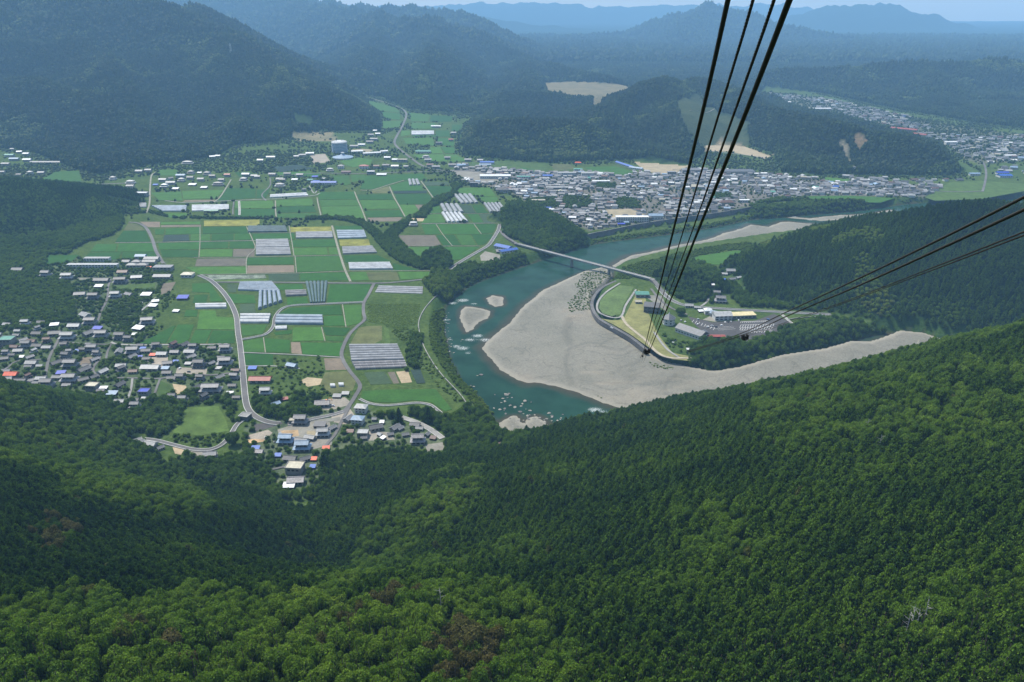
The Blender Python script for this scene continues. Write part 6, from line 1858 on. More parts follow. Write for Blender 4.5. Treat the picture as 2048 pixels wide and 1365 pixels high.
def crown_mesh(name, kind, seed, n):
    """crown of unit radius 1 and height 1 (scaled later), made of many leaf clumps round a dark core"""
    r2 = random.Random(seed)
    v = []; f = []; lv = []
    def tri(c, nrm, s, l):
        nrm = nrm.normalized()
        t = nrm.cross(Vector((r2.uniform(-1, 1), r2.uniform(-1, 1), r2.uniform(-1, 1))))
        if t.length < 1e-3: t = nrm.orthogonal()
        t.normalize(); u = nrm.cross(t)
        k = len(v)
        a = r2.uniform(0.7, 1.2) * s
        v.extend([c + t * a, c + u * s * .75 + nrm * s * .25, c - t * a, c - u * s * .75 + nrm * s * .15])
        f.append((k, k + 1, k + 2, k + 3)); lv.append(l)
    if kind == 'cedar':
        # rounded spire: puffs of foliage in rings that narrow to the top, round a dark core
        K = 7; rings = [(-.1, .55), (.25, .52), (.55, .38), (.8, .2), (.93, .03)]
        for (h, rr) in rings:
            for k in range(K):
                a = 2 * math.pi * k / K + h
                v.append(Vector((rr * math.cos(a), rr * math.sin(a), h)))
        for i in range(len(rings) - 1):
            for k in range(K):
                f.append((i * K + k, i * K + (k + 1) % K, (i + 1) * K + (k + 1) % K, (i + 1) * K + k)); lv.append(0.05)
        puffs = [(Vector((0, 0, .9)), .2)]
        for h, rr, cnt, pr in ((.10, .72, 7, .36), (.36, .62, 7, .34), (.60, .44, 5, .30), (.78, .22, 4, .25)):
            ph = r2.uniform(0, 6)
            for k in range(cnt):
                a = ph + 2 * math.pi * k / cnt + r2.uniform(-.3, .3); q = rr * r2.uniform(.75, 1.15)
                puffs.append((Vector((q * math.cos(a), q * math.sin(a), h + r2.uniform(-.07, .07))), pr * r2.uniform(.8, 1.2)))
        for i in range(n):
            pc, pr = puffs[r2.randrange(len(puffs))]
            d = Vector((r2.gauss(0, 1), r2.gauss(0, 1), r2.gauss(0, 1) + .7)).normalized()
            c = pc + Vector((d.x, d.y, d.z * .45)) * pr * r2.uniform(.85, 1.1)
            nrm = d + Vector((r2.uniform(-.5, .5), r2.uniform(-.5, .5), r2.uniform(0, .7)))
            tri(c, nrm, r2.uniform(.075, .14), min(1, max(0, .40 + d.z * .35 + r2.uniform(-.3, .3))))  # upward leaves coloured lighter, as if lit from above
    else:
        lobes = []
        for i in range(9 if kind == 'broad' else 6):
            a = r2.uniform(0, 6.28); q = r2.uniform(.15, .62); 
            lobes.append((Vector((q * math.cos(a), q * math.sin(a), r2.uniform(.35, .72))), r2.uniform(.28, .46)))
        lobes.append((Vector((0, 0, .62)), .42))
        # core
        bm = bmesh.new(); bmesh.ops.create_icosphere(bm, subdivisions=1, radius=1)
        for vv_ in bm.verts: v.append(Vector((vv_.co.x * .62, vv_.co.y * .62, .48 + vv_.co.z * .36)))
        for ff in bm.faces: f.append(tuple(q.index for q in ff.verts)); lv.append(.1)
        bm.free()
        for i in range(n):
            lc, lr = lobes[r2.randrange(len(lobes))]
            d = Vector((r2.gauss(0, 1), r2.gauss(0, 1), r2.gauss(0, 1) + .45)).normalized()
            c = lc + Vector((d.x, d.y, d.z * .85)) * lr * r2.uniform(.85, 1.1)
            if c.z < .05: c.z = .05
            nrm = d + Vector((r2.uniform(-.6, .6), r2.uniform(-.6, .6), r2.uniform(-.3, .6)))
            tri(c, nrm, r2.uniform(.04, .08), min(1, max(0, .45 + d.z * .25 + r2.uniform(-.35, .35))))  # same painted top light, weaker than on the cedars
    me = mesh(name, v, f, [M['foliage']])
    leaf_attr(me, lv)
    return me
def blob_mesh(name, seed, cone):
    r2 = random.Random(seed)
    bm = bmesh.new(); bmesh.ops.create_icosphere(bm, subdivisions=2, radius=1)
    for v_ in bm.verts:
        k = r2.uniform(.72, 1.15)
        z = v_.co.z * .5 + .5
        t = (1 - z * .75) if cone else 1
        v_.co = Vector((v_.co.x * k * t, v_.co.y * k * t, z * (r2.uniform(.85, 1.1))))
    me = bpy.data.meshes.new(name); bm.to_mesh(me)
    lv = [min(1, max(0, .18 + f_.normal.z * .06 + r2.uniform(-.13, .13))) for f_ in bm.faces]  # faces turned up get a slightly lighter painted tone
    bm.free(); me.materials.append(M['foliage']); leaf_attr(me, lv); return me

CEDAR = [crown_mesh("crown", 'cedar', 100 + i, 520) for i in range(4)]
BROAD = [crown_mesh("crown", 'broad', 200 + i, 1700) for i in range(4)]
BLOB = [blob_mesh("crown", 300 + i, i % 2 == 0) for i in range(3)]
tm = MB(); tm.cyl(0, 0, -3, 9, .22, .12, n=6); TRUNK = tm.me('trunk', [M['bark']])

def zone(s, z=0): return wpoly(L(s), z)
# --- forest positions on the hills
def jgrid(x0, x1, y0, y1, s, j=.42):
    X, Y = np.meshgrid(np.arange(x0, x1, s), np.arange(y0, y1, s * .92))
    X = X + (np.arange(X.shape[0]) % 2)[:, None] * s / 2
    P = np.stack([X.ravel(), Y.ravel()], 1)
    P += (rng.random(P.shape) - .5) * 2 * j * s
    return P
groundtab = (GX, GY, GZ)
def inview(P, z, mx=120, my=160):
    px, py, d = project(P[:, 0], P[:, 1], z)
    return (px > -mx) & (px < 2048 + mx) & (py > -my) & (py < 1365 + my), px, py, d

def visible(P, z, lift):
    """coarse line-of-sight test against the ground so hidden slopes carry no trees"""
    n = len(P); ok = np.ones(n, bool)
    T = np.linspace(.15, .97, 26)
    xi0 = None
    for t in T:
        q = P * t
        zz = CAMH + (z + lift - CAMH) * t
        # lookup in ground grid
        yv = q[:, 1]
        iv = np.interp(yv, ys, np.arange(nv))
        hwv = 420 + 0.82 * np.maximum(yv, 0)
        iu = (q[:, 0] / hwv + 1) / 2 * (nu - 1)
        i0 = np.clip(iv.round().astype(int), 0, nv - 1); j0 = np.clip(iu.round().astype(int), 0, nu - 1)
        ok &= GZ.reshape(nv, nu)[i0, j0] < zz + 4
    return ok

# foreground slope
P = jgrid(-620, 720, 90, 960, 4.3)
zfg = fgfield(P); 
zg = height(P)
k = ((zfg > 0.5) & (zg > -1)) | (pip(P, BASIN) & (zfg > -11.6))
P, zg = P[k], zg[k]
v_, px, py, d = inview(P, zg, 200, 260)
P, zg, px, py, d = [a[v_] for a in (P, zg, px, py, d)]
k = visible(P, zg, 14) & (~occupied(P) | pip(P, BASIN))
P, zg, px, py, d = [a[k] for a in (P, zg, px, py, d)]
# pixel of the crown middle decides the stand it belongs to (stands are patches of the slope)
cpx, cpy, _ = project(P[:, 0], P[:, 1], zg + 8)
Q = np.stack([cpx, cpy], 1)
def pz(s): return np.array(L(s))
nzA = vnoise(P[:, 0], P[:, 1], 45); nzB = vnoise(P[:, 0] + 400, P[:, 1] - 90, 18)
br = np.zeros(len(P), bool)
for s in ("-300,1200 330,1178 450,1165 600,1185 700,1205 800,1150 900,1150 1000,1165 1090,1210 1150,1280 1180,1600 -300,1600", "720,1060 850,960 960,930 965,1000 850,1080 700,1180 690,1120",
          "-300,700 0,765 230,850 330,900 430,1000 300,1030 100,930 -300,900"):
    br |= pip(Q + np.stack([nzA, nzB], 1) * 25, pz(s))
mixd = (nzA + nzB * .6 > .72) & ~br; br |= mixd
up = pip(Q, pz("1500,740 1870,670 2100,620 2100,860 1700,900 1500,860")); br |= up & (nzB > -.15)
hue = np.where(br, .36 + .16 * nzA + .14 * nzB + rng.normal(0, .07, len(P)), .21 + .13 * nzA + .06 * nzB + rng.normal(0, .06, len(P)))
hue = np.where(mixd, .30 + rng.normal(0, .06, len(P)), hue)
left = pip(Q, pz("-300,900 300,960 560,1080 640,1180 560,1190 300,1200 -300,1250")); hue = np.where(left & ~br, hue - .10, hue)  # left slope's cedars tinted darker, its shade put into the hue
for s, hv in (("640,1255 700,1205 790,1170 850,1168 800,1200 700,1245 650,1280", .90), ("860,1345 860,1265 930,1220 1000,1255 1000,1330 930,1365", .93), ("300,1280 360,1250 400,1280 380,1320 320,1320", .93), ("40,1050 100,1020 150,1050 110,1100", .9), ("210,1240 260,1215 290,1240 250,1270", .9)):
    kk = pip(Q + np.stack([nzA, nzB], 1) * 8, pz(s)); hue = np.where(kk & (rng.random(len(P)) < .6), hv + rng.normal(0, .02, len(P)), hue); br |= kk
hue = np.clip(np.where((rng.random(len(P)) < .003), .86, hue), 0, 1)
# thin: broadleaf crowns are wider than cedars
thin = np.ones(len(P), bool); thin[br] = rng.random(br.sum()) < .70
rad = np.where(br, rng.uniform(2.2, 5.2, len(P)), rng.uniform(2.3, 3.5, len(P)))
hgt = np.where(br, rad * rng.uniform(1.7, 2.3, len(P)), rad * rng.uniform(2.0, 2.8, len(P)))
P, zg, d, br, hue, rad, hgt, cpx, cpy = [a[thin] for a in (P, zg, d, br, hue, rad, hgt, cpx, cpy)]
print("foreground trees", len(P), "broad", br.sum())
lift = np.where(br, 0.0, rng.uniform(-.5, 3.0, len(P)))

class Stand:
    def __init__(s): s.p = []; s.sc = []; s.hue = []; s.rz = []
STANDS = {('cedar', i): Stand() for i in range(4)}
STANDS.update({('broad', i): Stand() for i in range(4)}); STANDS.update({('blob', i): Stand() for i in range(3)})
def add_pts(kind, P3, sc, hue):
    n = {'cedar': 4, 'broad': 4, 'blob': 3}[kind]
    w = rng.integers(0, n, len(P3))
    for i in range(n):
        k = w == i; s = STANDS[(kind, i)]
        s.p.append(P3[k]); s.sc.append(sc[k]); s.hue.append(hue[k]); s.rz.append(rng.uniform(0, 6.28, k.sum()))

# the nearest trees are things of their own
inframe = (cpx > 5) & (cpx < 2043) & (cpy > 5) & (cpy < 1362)
order = np.argsort(np.where(inframe, d, 1e9))
single = np.zeros(len(P), bool)
TL = {0: ("dark green cedar spire in the dense plantation on the near slope", "nearest cedars of the plantation slope"),
      1: ("leafy green broadleaf crown in the near forest at the bottom", "nearest broadleaf trees at the bottom"),
      2: ("brownish flowering broadleaf crown in the near forest at the bottom", "brown-crowned trees of the near forest")}
cnt = [0, 0, 0]
for i in order:
    if not inframe[i]: break
    g = 2 if hue[i] > .86 else (1 if br[i] else 0)
    if cnt[g] >= (290 if g < 2 else 60): continue
    cnt[g] += 1; single[i] = True
    lab, grp = TL[g]
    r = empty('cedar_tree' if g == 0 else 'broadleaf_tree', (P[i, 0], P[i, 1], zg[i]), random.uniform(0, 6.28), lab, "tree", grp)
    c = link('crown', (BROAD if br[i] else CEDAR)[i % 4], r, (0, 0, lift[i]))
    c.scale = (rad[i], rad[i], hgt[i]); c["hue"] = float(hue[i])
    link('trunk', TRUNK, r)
print("single trees", cnt)
ns = ~single
# undergrowth that closes the gaps between the crowns
U = jgrid(-420, 460, 95, 480, 4.6)
uz = height(U); uf = fgfield(U)
k_ = (uf > 0.5); U, uz = U[k_], uz[k_]
v_ = inview(U, uz, 120, 160)[0]; U, uz = U[v_], uz[v_]
ur = rng.uniform(1.6, 3.2, len(U))
add_pts('broad', np.column_stack([U, uz - .8]), np.column_stack([ur, ur, ur * 1.3]), np.clip(.24 + .12 * vnoise(U[:, 0], U[:, 1], 25) + rng.normal(0, .06, len(U)), 0, .6))
P3 = np.column_stack([P, zg + lift]); SC = np.column_stack([rad, rad, hgt])
add_pts('cedar', P3[ns & ~br], SC[ns & ~br], hue[ns & ~br])
add_pts('broad', P3[ns & br], SC[ns & br], hue[ns & br])

# the big dark-crowned tree and some notable ones
def big_tree(px, py, r_, h_, hue_, label, kind='broad', name='broadleaf_tree', lift_=6):
    p = ground(px, py, lift_)
    e_ = empty(name, p, random.uniform(0, 6), label, "tree")
    c = link('crown', (BROAD if kind == 'broad' else CEDAR)[random.randrange(4)], e_, (0, 0, .5)); c.scale = (r_, r_, h_); c["hue"] = hue_
    link('trunk', TRUNK, e_)
    if kind == 'broad' and r_ > 6:
        for k in range(7):
            a = k * .9; c2 = link('crown', BROAD[k % 4], e_, (r_ * .5 * math.cos(a), r_ * .5 * math.sin(a), h_ * .25 + .4 * (k % 3))); c2.scale = (r_ * .5, r_ * .5, h_ * .7); c2["hue"] = hue_ + random.uniform(-.03, .03)
big_tree(935, 1290, 8.0, 11, .90, "big dark brown domed tree standing out at the bottom middle")
big_tree(340, 1290, 5.5, 8, .93, "rust-brown crown at the bottom left of the near forest")
big_tree(798, 838, 4.5, 17, .05, "left one of two tall dark conifers below the lone paddy", 'cedar', 'conifer_tree')
big_tree(856, 838, 5, 18, .05, "right one of two tall dark conifers below the lone paddy", 'cedar', 'conifer_tree')
big_tree(466, 880, 8, 13, .18, "large dark round tree beside the bottom village yard")
big_tree(648, 928, 6, 16, .10, "tall dark tree right of the small orange roofs", 'cedar', 'conifer_tree')
big_tree(1385, 790, 3, 11, .12, "lone dark pine sticking up from the slope crest over the gravel", 'cedar', 'conifer_tree')
big_tree(1385, 725, 10, 14, .16, "dark tree mass where the riverside path ends")
big_tree(1362, 625, 8, 10, .22, "round green tree left of the shops at the ropeway base")

def snag(px, py, h_, label):
    p = ground(px, py, 8)
    r2 = random.Random(int(px))
    m = MB(); m.tube([(0, 0, 0), (.3, 0, h_ * .5), (.1, .2, h_)], [.22, .16, .05], 5)
    for k in range(7):
        z = h_ * (.45 + .075 * k); a = r2.uniform(0, 6.28); l_ = r2.uniform(1, 2.6)
        m.tube([(.2, 0, z), (l_ * math.cos(a), l_ * math.sin(a), z + l_ * .5)], [.1, .03], 4)
    tag(m.build('dead_tree', M['deadwood'], None, p), label, "dead tree")
for a in ((1812, 1262, 14, "leftmost bare white dead trunk in the lower right forest"), (1822, 1250, 15, "tallest bare white dead trunk in the lower right forest"), (1835, 1240, 13, "middle bare dead trunk in the lower right forest"),
          (1850, 1228, 13, "rightmost bare dead trunk in the lower right forest"), (880, 1200, 13, "bare dead tree above the big dark brown tree"), (1760, 885, 13, "bare dead tree in the upper right of the near slope"), (1735, 850, 12, "greyish dead tree near the slope crest")):
    snag(*a)

# hills behind: spacing grows with distance
def hill_forest(y0, y1, s, kind, r0, r1):
    P = jgrid(-(420 + .82 * y1), 420 + .82 * y1, y0, y1, s)
    P = P[np.abs(P[:, 0]) < 90 + .70 * P[:, 1]]
    inv = pip(P, VALLEY)
    z = height(P)
    md = crestfield(P, MW, 0.0) > 1.2
    k = ((~inv) & ((z > .8) | (P[:, 1] > 9e9))) | md
    P, z = P[k], z[k]
    v_, px, py, d = inview(P, z, 60, 60)
    P, z, d = P[v_], z[v_], d[v_]
    k = visible(P, z, 12) & ~occupied(P)
    for pl, c in CLEAR: k &= ~pip(P, pl)
    P, z = P[k], z[k]
    n = len(P)
    a = vnoise(P[:, 0], P[:, 1], 130); b2 = vnoise(P[:, 0] + 99, P[:, 1] + 12, 40); c2 = vnoise(P[:, 0] - 300, P[:, 1] + 500, 320)
    hue = (.14 if kind == 'near' else .08) + .13 * a + .08 * b2 + rng.normal(0, .04, n)
    hue = np.where(a + b2 * .7 + c2 * .3 > .72, .52 + .2 * rng.random(n), hue)
    foot = pdist(P, VALLEY) < 45
    hue = np.where(foot, hue + .12, hue)
    r_ = rng.uniform(r0, r1, n)
    h_ = np.where(hue < .3, r_ * rng.uniform(2.2, 3.2, n), r_ * rng.uniform(1.4, 2.0, n))
    hue = np.clip(hue, 0, .85)
    if kind == 'blob':
        add_pts('blob', np.column_stack([P, z - 1]), np.column_stack([r_, r_, h_]), hue)
    else:
        k = hue < .33
        add_pts('cedar', np.column_stack([P, z - 1])[k], np.column_stack([r_ * .9, r_ * .9, h_])[k], hue[k])
        add_pts('broad', np.column_stack([P, z - 1.5])[~k], np.column_stack([r_, r_, h_])[~k], hue[~k])
    print("hill forest", y0, y1, n)
hill_forest(850, 1900, 5.8, 'near', 2.6, 4.4)
hill_forest(1900, 3500, 8.0, 'blob', 3.4, 6.4)
hill_forest(3500, 5600, 13.0, 'blob', 6, 10.5)
hill_forest(5600, 9500, 26.0, 'blob', 14, 24)

# valley woods, hedges, gardens
def wood(s, sp, r0, r1, hk, hue0, hv=.1, z0=0, dens=1.0, world=False):
    poly = s if world else wpoly(L(s), z0)
    x0, y0 = poly.min(0); x1, y1 = poly.max(0)
    P = jgrid(x0, x1, y0, y1, sp)
    if len(P) == 0: return
    P = P[pip(P, poly) & ~occupied(P) & (rng.random(len(P)) < dens)]
    if len(P) == 0: return
    z = height(P) if z0 == 0 else bar_z(P); n = len(P)
    nz_ = vnoise(P[:, 0], P[:, 1], 30)
    hue = np.clip(hue0 + nz_ * hv + rng.normal(0, .06, n), 0, .85)
    r_ = rng.uniform(r0, r1, n); h_ = r_ * rng.uniform(hk * .8, hk * 1.2, n)
    kind = 'blob' if P[:, 1].mean() > 1900 else 'broad'
    add_pts(kind, np.column_stack([P, z - .5]), np.column_stack([r_, r_, h_]), hue)
def bar_z(P):
    x0, y0 = BARP[0]; ny = len(BARP) // BARNX
    i = np.clip(((P[:, 0] - x0) / 3.0).round().astype(int), 0, BARNX - 1); j = np.clip(((P[:, 1] - y0) / 3.0).round().astype(int), 0, ny - 1)
    return np.maximum(BARZ[j * BARNX + i], height(P))
def hedge(s, w, sp, r0, r1, hk, hue0, hv=.1, dens=1.0, free=False):
    c = catmull(wl(s), 5)
    a = offset_line(c, w / 2); b2 = offset_line(c, -w / 2)
    poly = np.array([p[:2] for p in a] + [p[:2] for p in b2[::-1]])
    wood(poly, sp, r0, r1, hk, hue0, hv, dens=dens, world=True)
wood("848,568 860,550 888,546 915,552 922,575 912,598 895,592 865,592", 4.5, 3.5, 5.5, 2.4, .60)
wood("1000,442 1015,408 1055,404 1085,420 1110,440 1170,470 1180,492 1130,502 1085,507 1060,492 1010,472", 5, 3.5, 6, 1.8, .25)
hedge("914,370 906,386 880,402 858,418 838,436 815,446 790,462 782,478 800,500 830,525 860,538 895,535", 26, 4.5, 2.8, 4.6, 1.8, .30)
hedge("612,438 660,438 700,441 735,455 760,478 785,505 805,520 840,533 880,535", 20, 4.5, 2.8, 4.4, 1.8, .28)
wood("850,508 880,498 905,505 905,535 870,542 845,535", 5.5, 4.5, 7, 1.9, .16)
hedge("380,436 430,437 520,437 545,436", 12, 4.5, 2.5, 3.8, 1.5, .20)
hedge("195,420 250,427 300,425 335,432 372,437", 16, 4.8, 2.6, 4, 1.6, .26)
wood("125,470 190,420 245,432 250,448 228,470 200,480 160,485 110,495", 6, 3.5, 5.5, 1.8, .45, .15)
wood("-100,540 60,520 110,505 150,500 95,530 60,545 -60,560", 6, 3.5, 5.5, 1.6, .42)
wood("-80,556 60,540 120,560 150,575 150,620 150,640 90,655 60,660 -80,670", 5.5, 2.8, 5, 1.6, .34, .15, dens=.9)
wood("-80,800 60,785 140,788 230,805 300,805 345,800 372,812 362,842 340,868 300,880 230,872 -80,820", 6, 3.5, 6, 1.7, .26, .15)
wood("368,790 392,782 470,790 482,860 465,872 450,850 440,815 400,806 372,815", 6, 3, 5, 1.6, .28, dens=.75)
wood("345,868 400,875 455,866 440,888 400,895 350,888", 5, 2, 3.5, 1.3, .36)
wood("505,800 560,800 600,792 640,800 645,825 600,838 540,838 512,825", 6, 3.5, 6, 1.7, .22, .12)
wood("735,832 800,832 850,824 900,838 940,812 985,835 1000,872 1080,868 1110,882 980,915 900,912 880,872 800,838", 6, 3.5, 6, 1.8, .24, .12)
wood("900,850 1000,860 1100,860 1120,880 1050,900 960,930 900,915", 6, 3.5, 6, 1.8, .24, .12)
hedge("899,606 886,622 879,642 877,664 882,690 898,722 924,757 954,790 982,825", 24, 3.1, 1.6, 3.4, 1.3, .50, .12)
hedge("835,670 828,700 822,730 828,750", 16, 5, 3, 4.8, 1.8, .36)
wood("735,608 840,608 832,650 800,660 762,650 735,643", 2.4, 1.2, 2.0, .6, .52, .12)
wood("770,660 838,655 850,705 880,745 930,800 915,812 870,770 855,745 835,735 812,690", 4, 1.0, 2.6, 1.1, .50, .12, dens=.7)
wood("925,545 958,532 985,524 1036,504 1060,515 1090,514 1040,540 990,556 950,566 925,562", 5, 2.8, 4.6, 1.6, .34)
wood("905,545 925,530 958,528 930,562 905,560", 5, 3, 5, 1.7, .28)
occ[:] &= True
wood("1180,472 1250,462 1330,452 1420,440 1500,424 1560,418 1560,432 1430,453 1330,468 1240,480 1190,486", 4.2, 1.6, 3.2, 1.2, .50, .12)
wood("1500,412 1560,398 1620,408 1700,400 1800,404 1812,412 1700,424 1560,434 1505,436", 5.5, 3.5, 6, 1.7, .34, .2)
wood("1820,402 1900,392 1960,396 1900,408 1830,410", 6, 3.5, 5.5, 1.7, .26)
wood("1222,556 1240,536 1336,512 1386,500 1449,490 1500,484 1512,498 1470,504 1380,520 1350,540 1330,560 1290,552 1250,560", 4.2, 1.6, 3.2, 1.2, .42, .12)
wood("1325,520 1400,525 1445,545 1430,575 1410,605 1370,605 1335,585 1318,560", 5.5, 3.5, 6, 1.6, .22)
wood("1372,700 1400,688 1450,682 1500,690 1560,665 1640,640 1700,645 1780,650 1860,664 1840,674 1700,688 1560,714 1480,737 1420,744 1385,736", 6, 4, 7, 1.7, .24, .15)
wood("1325,668 1350,680 1400,690 1400,705 1372,712 1345,700 1320,682", 5, 1.8, 3.6, 1.3, .36, dens=.6)
wood("1280,615 1296,610 1312,660 1325,680 1308,668 1290,640", 4, 1.5, 2.8, 1.3, .30, dens=.8)
wood("1150,560 1180,556 1205,562 1190,585 1178,610 1180,628 1140,628 1135,615 1155,590", 3.6, .9, 2.0, .9, .46, z0=ZW)
occ_bak = occ.copy()
occ[:] = False
wood("1165,550 1210,548 1232,560 1205,572 1188,585 1180,605 1182,627 1140,630 1135,612 1158,590 1150,575", 3.8, .9, 2.2, .9, .46, z0=ZW, dens=.75)
wood("1290,728 1310,735 1345,742 1348,748 1310,742", 3, .8, 1.8, .9, .58, z0=ZW)
wood("1320,716 1345,724 1345,731 1320,724", 3, .8, 1.8, .9, .42, z0=ZW)
wood("1192,792 1208,794 1208,800 1194,797", 3, .8, 1.6, .9, .5, z0=ZW, dens=.6)
wood("1050,835 1085,828 1095,845 1070,858 1045,850", 4, .8, 2, .9, .45, z0=ZW, dens=.45)
occ[:] = occ_bak
wood("655,908 700,900 760,896 800,900 880,910 905,890 960,880 985,905 1000,925 820,960 640,1010 600,990 640,965", 4.6, 2.4, 3.6, 2.2, .27)
wood("432,905 470,915 505,905 512,930 548,950 560,975 600,985 640,1000 520,1000 430,965", 4.8, 2.6, 4.6, 1.9, .26)
wood("330,925 372,914 440,917 490,922 480,960 400,965 330,950", 4.8, 2.6, 4.6, 1.9, .28)
wood("1452,566 1475,575 1492,592 1560,609 1640,624 1560,618 1480,614 1462,596", 5.5, 3.5, 5.5, 1.8, .25)
wood("1480,545 1500,530 1510,505 1480,520 1440,532 1470,540", 5.5, 3, 5, 1.8, .3)
wood("1395,560 1440,548 1445,580 1425,612 1405,605", 5.5, 3, 5, 1.7, .24)
# village greenery
for pl in (VILLAGE_L, VILLAGE_B):
    wood(pl, 5.6, 1.6, 4.4, 1.35, .28, .15, dens=.72, world=True)
wood("500,715 600,720 640,712 648,745 700,742 712,770 700,795 640,800 520,835 495,790", 5.5, 1.2, 3.6, 1.2, .44, .15, dens=.6)
wood("240,560 345,540 350,600 300,650 330,655 290,690 200,640 200,600", 5.5, 1.6, 3.6, 1.2, .36, .15, dens=.7)
for s in ("120,330 300,340 420,318 520,300 640,300 700,310 640,345 560,352 470,345 300,352 210,360 140,350", "0,330 120,330 110,360 0,355", "540,352 700,352 640,385 540,380", "800,330 900,340 960,372 925,372 880,350 800,345"):
    wood(s, 8, 2.5, 4.6, 1.4, .32, .15, dens=.5)
wood("0,340 100,340 60,360 0,358", 7, 2.5, 4.5, 1.4, .28, dens=.6)
wood("-140,380 20,400 130,430 200,468 150,500 110,508 60,520 -100,548 -200,540", 6.5, 3.5, 5.5, 1.7, .26, .15)
wood("-300,366 0,372 60,390 0,420 -300,420", 6.5, 3.5, 5.5, 1.7, .2, .15)
vx = jgrid(-1900, 2300, 1500, 3900, 9.0)
vd = pdist(vx, VALLEY)
vk = pip(vx, VALLEY) & ~occupied(vx) & ~pip(vx, TOWN) & ~pip(vx, BASIN)
vk &= ((vd < 34) & (rng.random(len(vx)) < .75)) | ((vnoise(vx[:, 0], vx[:, 1], 90) > .25) & (rng.random(len(vx)) < .5)) | (rng.random(len(vx)) < .05)
vx = vx[vk]; vz_ = height(vx); vr = rng.uniform(2.2, 4.6, len(vx))
add_pts('blob', np.column_stack([vx, vz_ - .6]), np.column_stack([vr, vr, vr * rng.uniform(1.1, 1.9, len(vx))]), np.clip(.22 + .15 * vnoise(vx[:, 0], vx[:, 1], 60) + rng.normal(0, .07, len(vx)), 0, .8))
for t in TREEPATCH: wood(t, 7, 3, 5, 1.4, .24, world=True)
wood(TOWN, 10, 1.8, 4.0, 1.3, .25, .1, dens=.55, world=True)
wood(FARTOWN, 13, 3, 6.5, 1.3, .2, .15, dens=.6, world=True)
wood("770,195 815,205 870,225 925,232 920,245 800,230 770,215", 12, 3, 5, 1.3, .3, dens=.4)
wood("1400,305 1460,310 1560,330 1560,345 1500,345 1440,330 1400,312", 9, 3, 5.5, 1.4, .34, dens=.5)
wood("1560,395 1650,392 1800,395 1900,392 1900,405 1820,408 1700,402 1600,404", 8, 3, 5, 1.4, .3, dens=.45)

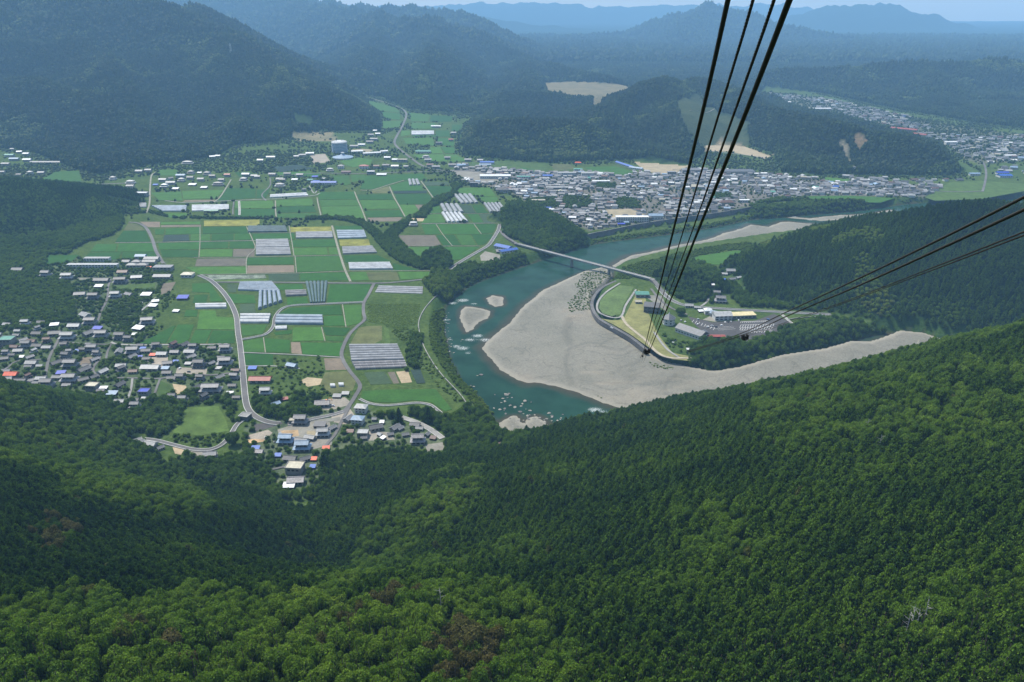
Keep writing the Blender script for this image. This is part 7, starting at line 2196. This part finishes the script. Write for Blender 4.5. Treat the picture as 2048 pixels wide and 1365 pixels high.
# geometry-nodes scatterers: one object of countless trees per crown form
def scatter(name, label, me_crown, st, src_label):
    P3 = np.concatenate(st.p); sc = np.concatenate(st.sc); hue = np.concatenate(st.hue); rz = np.concatenate(st.rz)
    if len(P3) == 0: return 0
    me = bpy.data.meshes.new(name)
    me.vertices.add(len(P3)); me.vertices.foreach_set("co", P3.astype(np.float32).ravel())
    for nm, ty, arr in (("scl", 'FLOAT_VECTOR', sc), ("rotv", 'FLOAT_VECTOR', np.column_stack([rng.normal(0, .05, len(rz)), rng.normal(0, .05, len(rz)), rz])), ("hue", 'FLOAT', hue)):
        a = me.attributes.new(nm, ty, 'POINT')
        a.data.foreach_set("vector" if ty == 'FLOAT_VECTOR' else "value", arr.astype(np.float32).ravel())
    o = link(name, me)
    tag(o, label, "forest", kind='stuff')
    ng = bpy.data.node_groups.new(name, 'GeometryNodeTree')
    ng.interface.new_socket("Geometry", in_out='INPUT', socket_type='NodeSocketGeometry')
    ng.interface.new_socket("Geometry", in_out='OUTPUT', socket_type='NodeSocketGeometry')
    gi = ng.nodes.new('NodeGroupInput'); go = ng.nodes.new('NodeGroupOutput')
    ip = ng.nodes.new('GeometryNodeInstanceOnPoints')
    oi = ng.nodes.new('GeometryNodeObjectInfo'); oi.inputs['Object'].default_value = me_crown; oi.transform_space = 'ORIGINAL'
    def na(n, t):
        q = ng.nodes.new('GeometryNodeInputNamedAttribute'); q.data_type = t; q.inputs['Name'].default_value = n; return q.outputs['Attribute']
    ng.links.new(gi.outputs[0], ip.inputs['Points'])
    ng.links.new(oi.outputs['Geometry'], ip.inputs['Instance'])
    er = ng.nodes.new('FunctionNodeEulerToRotation')
    ng.links.new(na('rotv', 'FLOAT_VECTOR'), er.inputs[0]); ng.links.new(er.outputs[0], ip.inputs['Rotation'])
    ng.links.new(na('scl', 'FLOAT_VECTOR'), ip.inputs['Scale'])
    ng.links.new(ip.outputs[0], go.inputs[0])
    md = o.modifiers.new("scatter", 'NODES'); md.node_group = ng
    return len(P3)
# one real tree of each crown form serves as the pattern for its stand
tot = 0
for (kind, i), st in STANDS.items():
    lst = {'cedar': CEDAR, 'broad': BROAD, 'blob': BLOB}[kind]
    src = None
    for ob in bpy.data.objects:
        if ob.data is lst[i] and ob.parent is not None: src = ob; break
    if src is None:
        # put one such tree in the middle-distance wood
        p = ground(*[(60, 300), (330, 300), (1100, 300)][i % 3], 6)
        e_ = empty('round_tree', p, 0, ["small round tree at the foot of the far-left mountain", "small pointed tree at the foot of the left mountain", "small round tree at the foot of the hill behind town"][i % 3], "tree")
        src = link('crown', lst[i], e_, (0, 0, 0)); src.scale = (4, 4, 8); src["hue"] = .2
        link('trunk', TRUNK, e_)
    nm = {'cedar': 'cedar_forest', 'broad': 'broadleaf_forest', 'blob': 'mountain_forest'}[kind]
    lab = {'cedar': "dense dark cedar forest covering the near slopes", 'broad': "green broadleaf woods and garden trees through the valley", 'blob': "distant mountain forest behind the town"}[kind]
    tot += scatter(nm, lab, src, st, '')
print("instances", tot)

# ------------------------------------------------------------------ haze
hm = bpy.data.materials.new("haze")
hm.use_nodes = True
nt = hm.node_tree; nt.nodes.clear()
out = nt.nodes.new("ShaderNodeOutputMaterial")
pv = nt.nodes.new("ShaderNodeVolumePrincipled")
pv.inputs["Color"].default_value = (*HAZE_COLOR, 1)
pv.inputs["Density"].default_value = HAZE_DENSITY
pv.inputs["Anisotropy"].default_value = 0.0
nt.links.new(pv.outputs[0], out.inputs["Volume"])
m = MB(); htop = max(425.0, float(GZ[GP[:, 1] < 19000].max()) + 35)
print('haze top', htop)
m.box(-19000, 19000, -1500, 19500, -40, htop)
tag(m.build('haze', hm), kind='stuff')
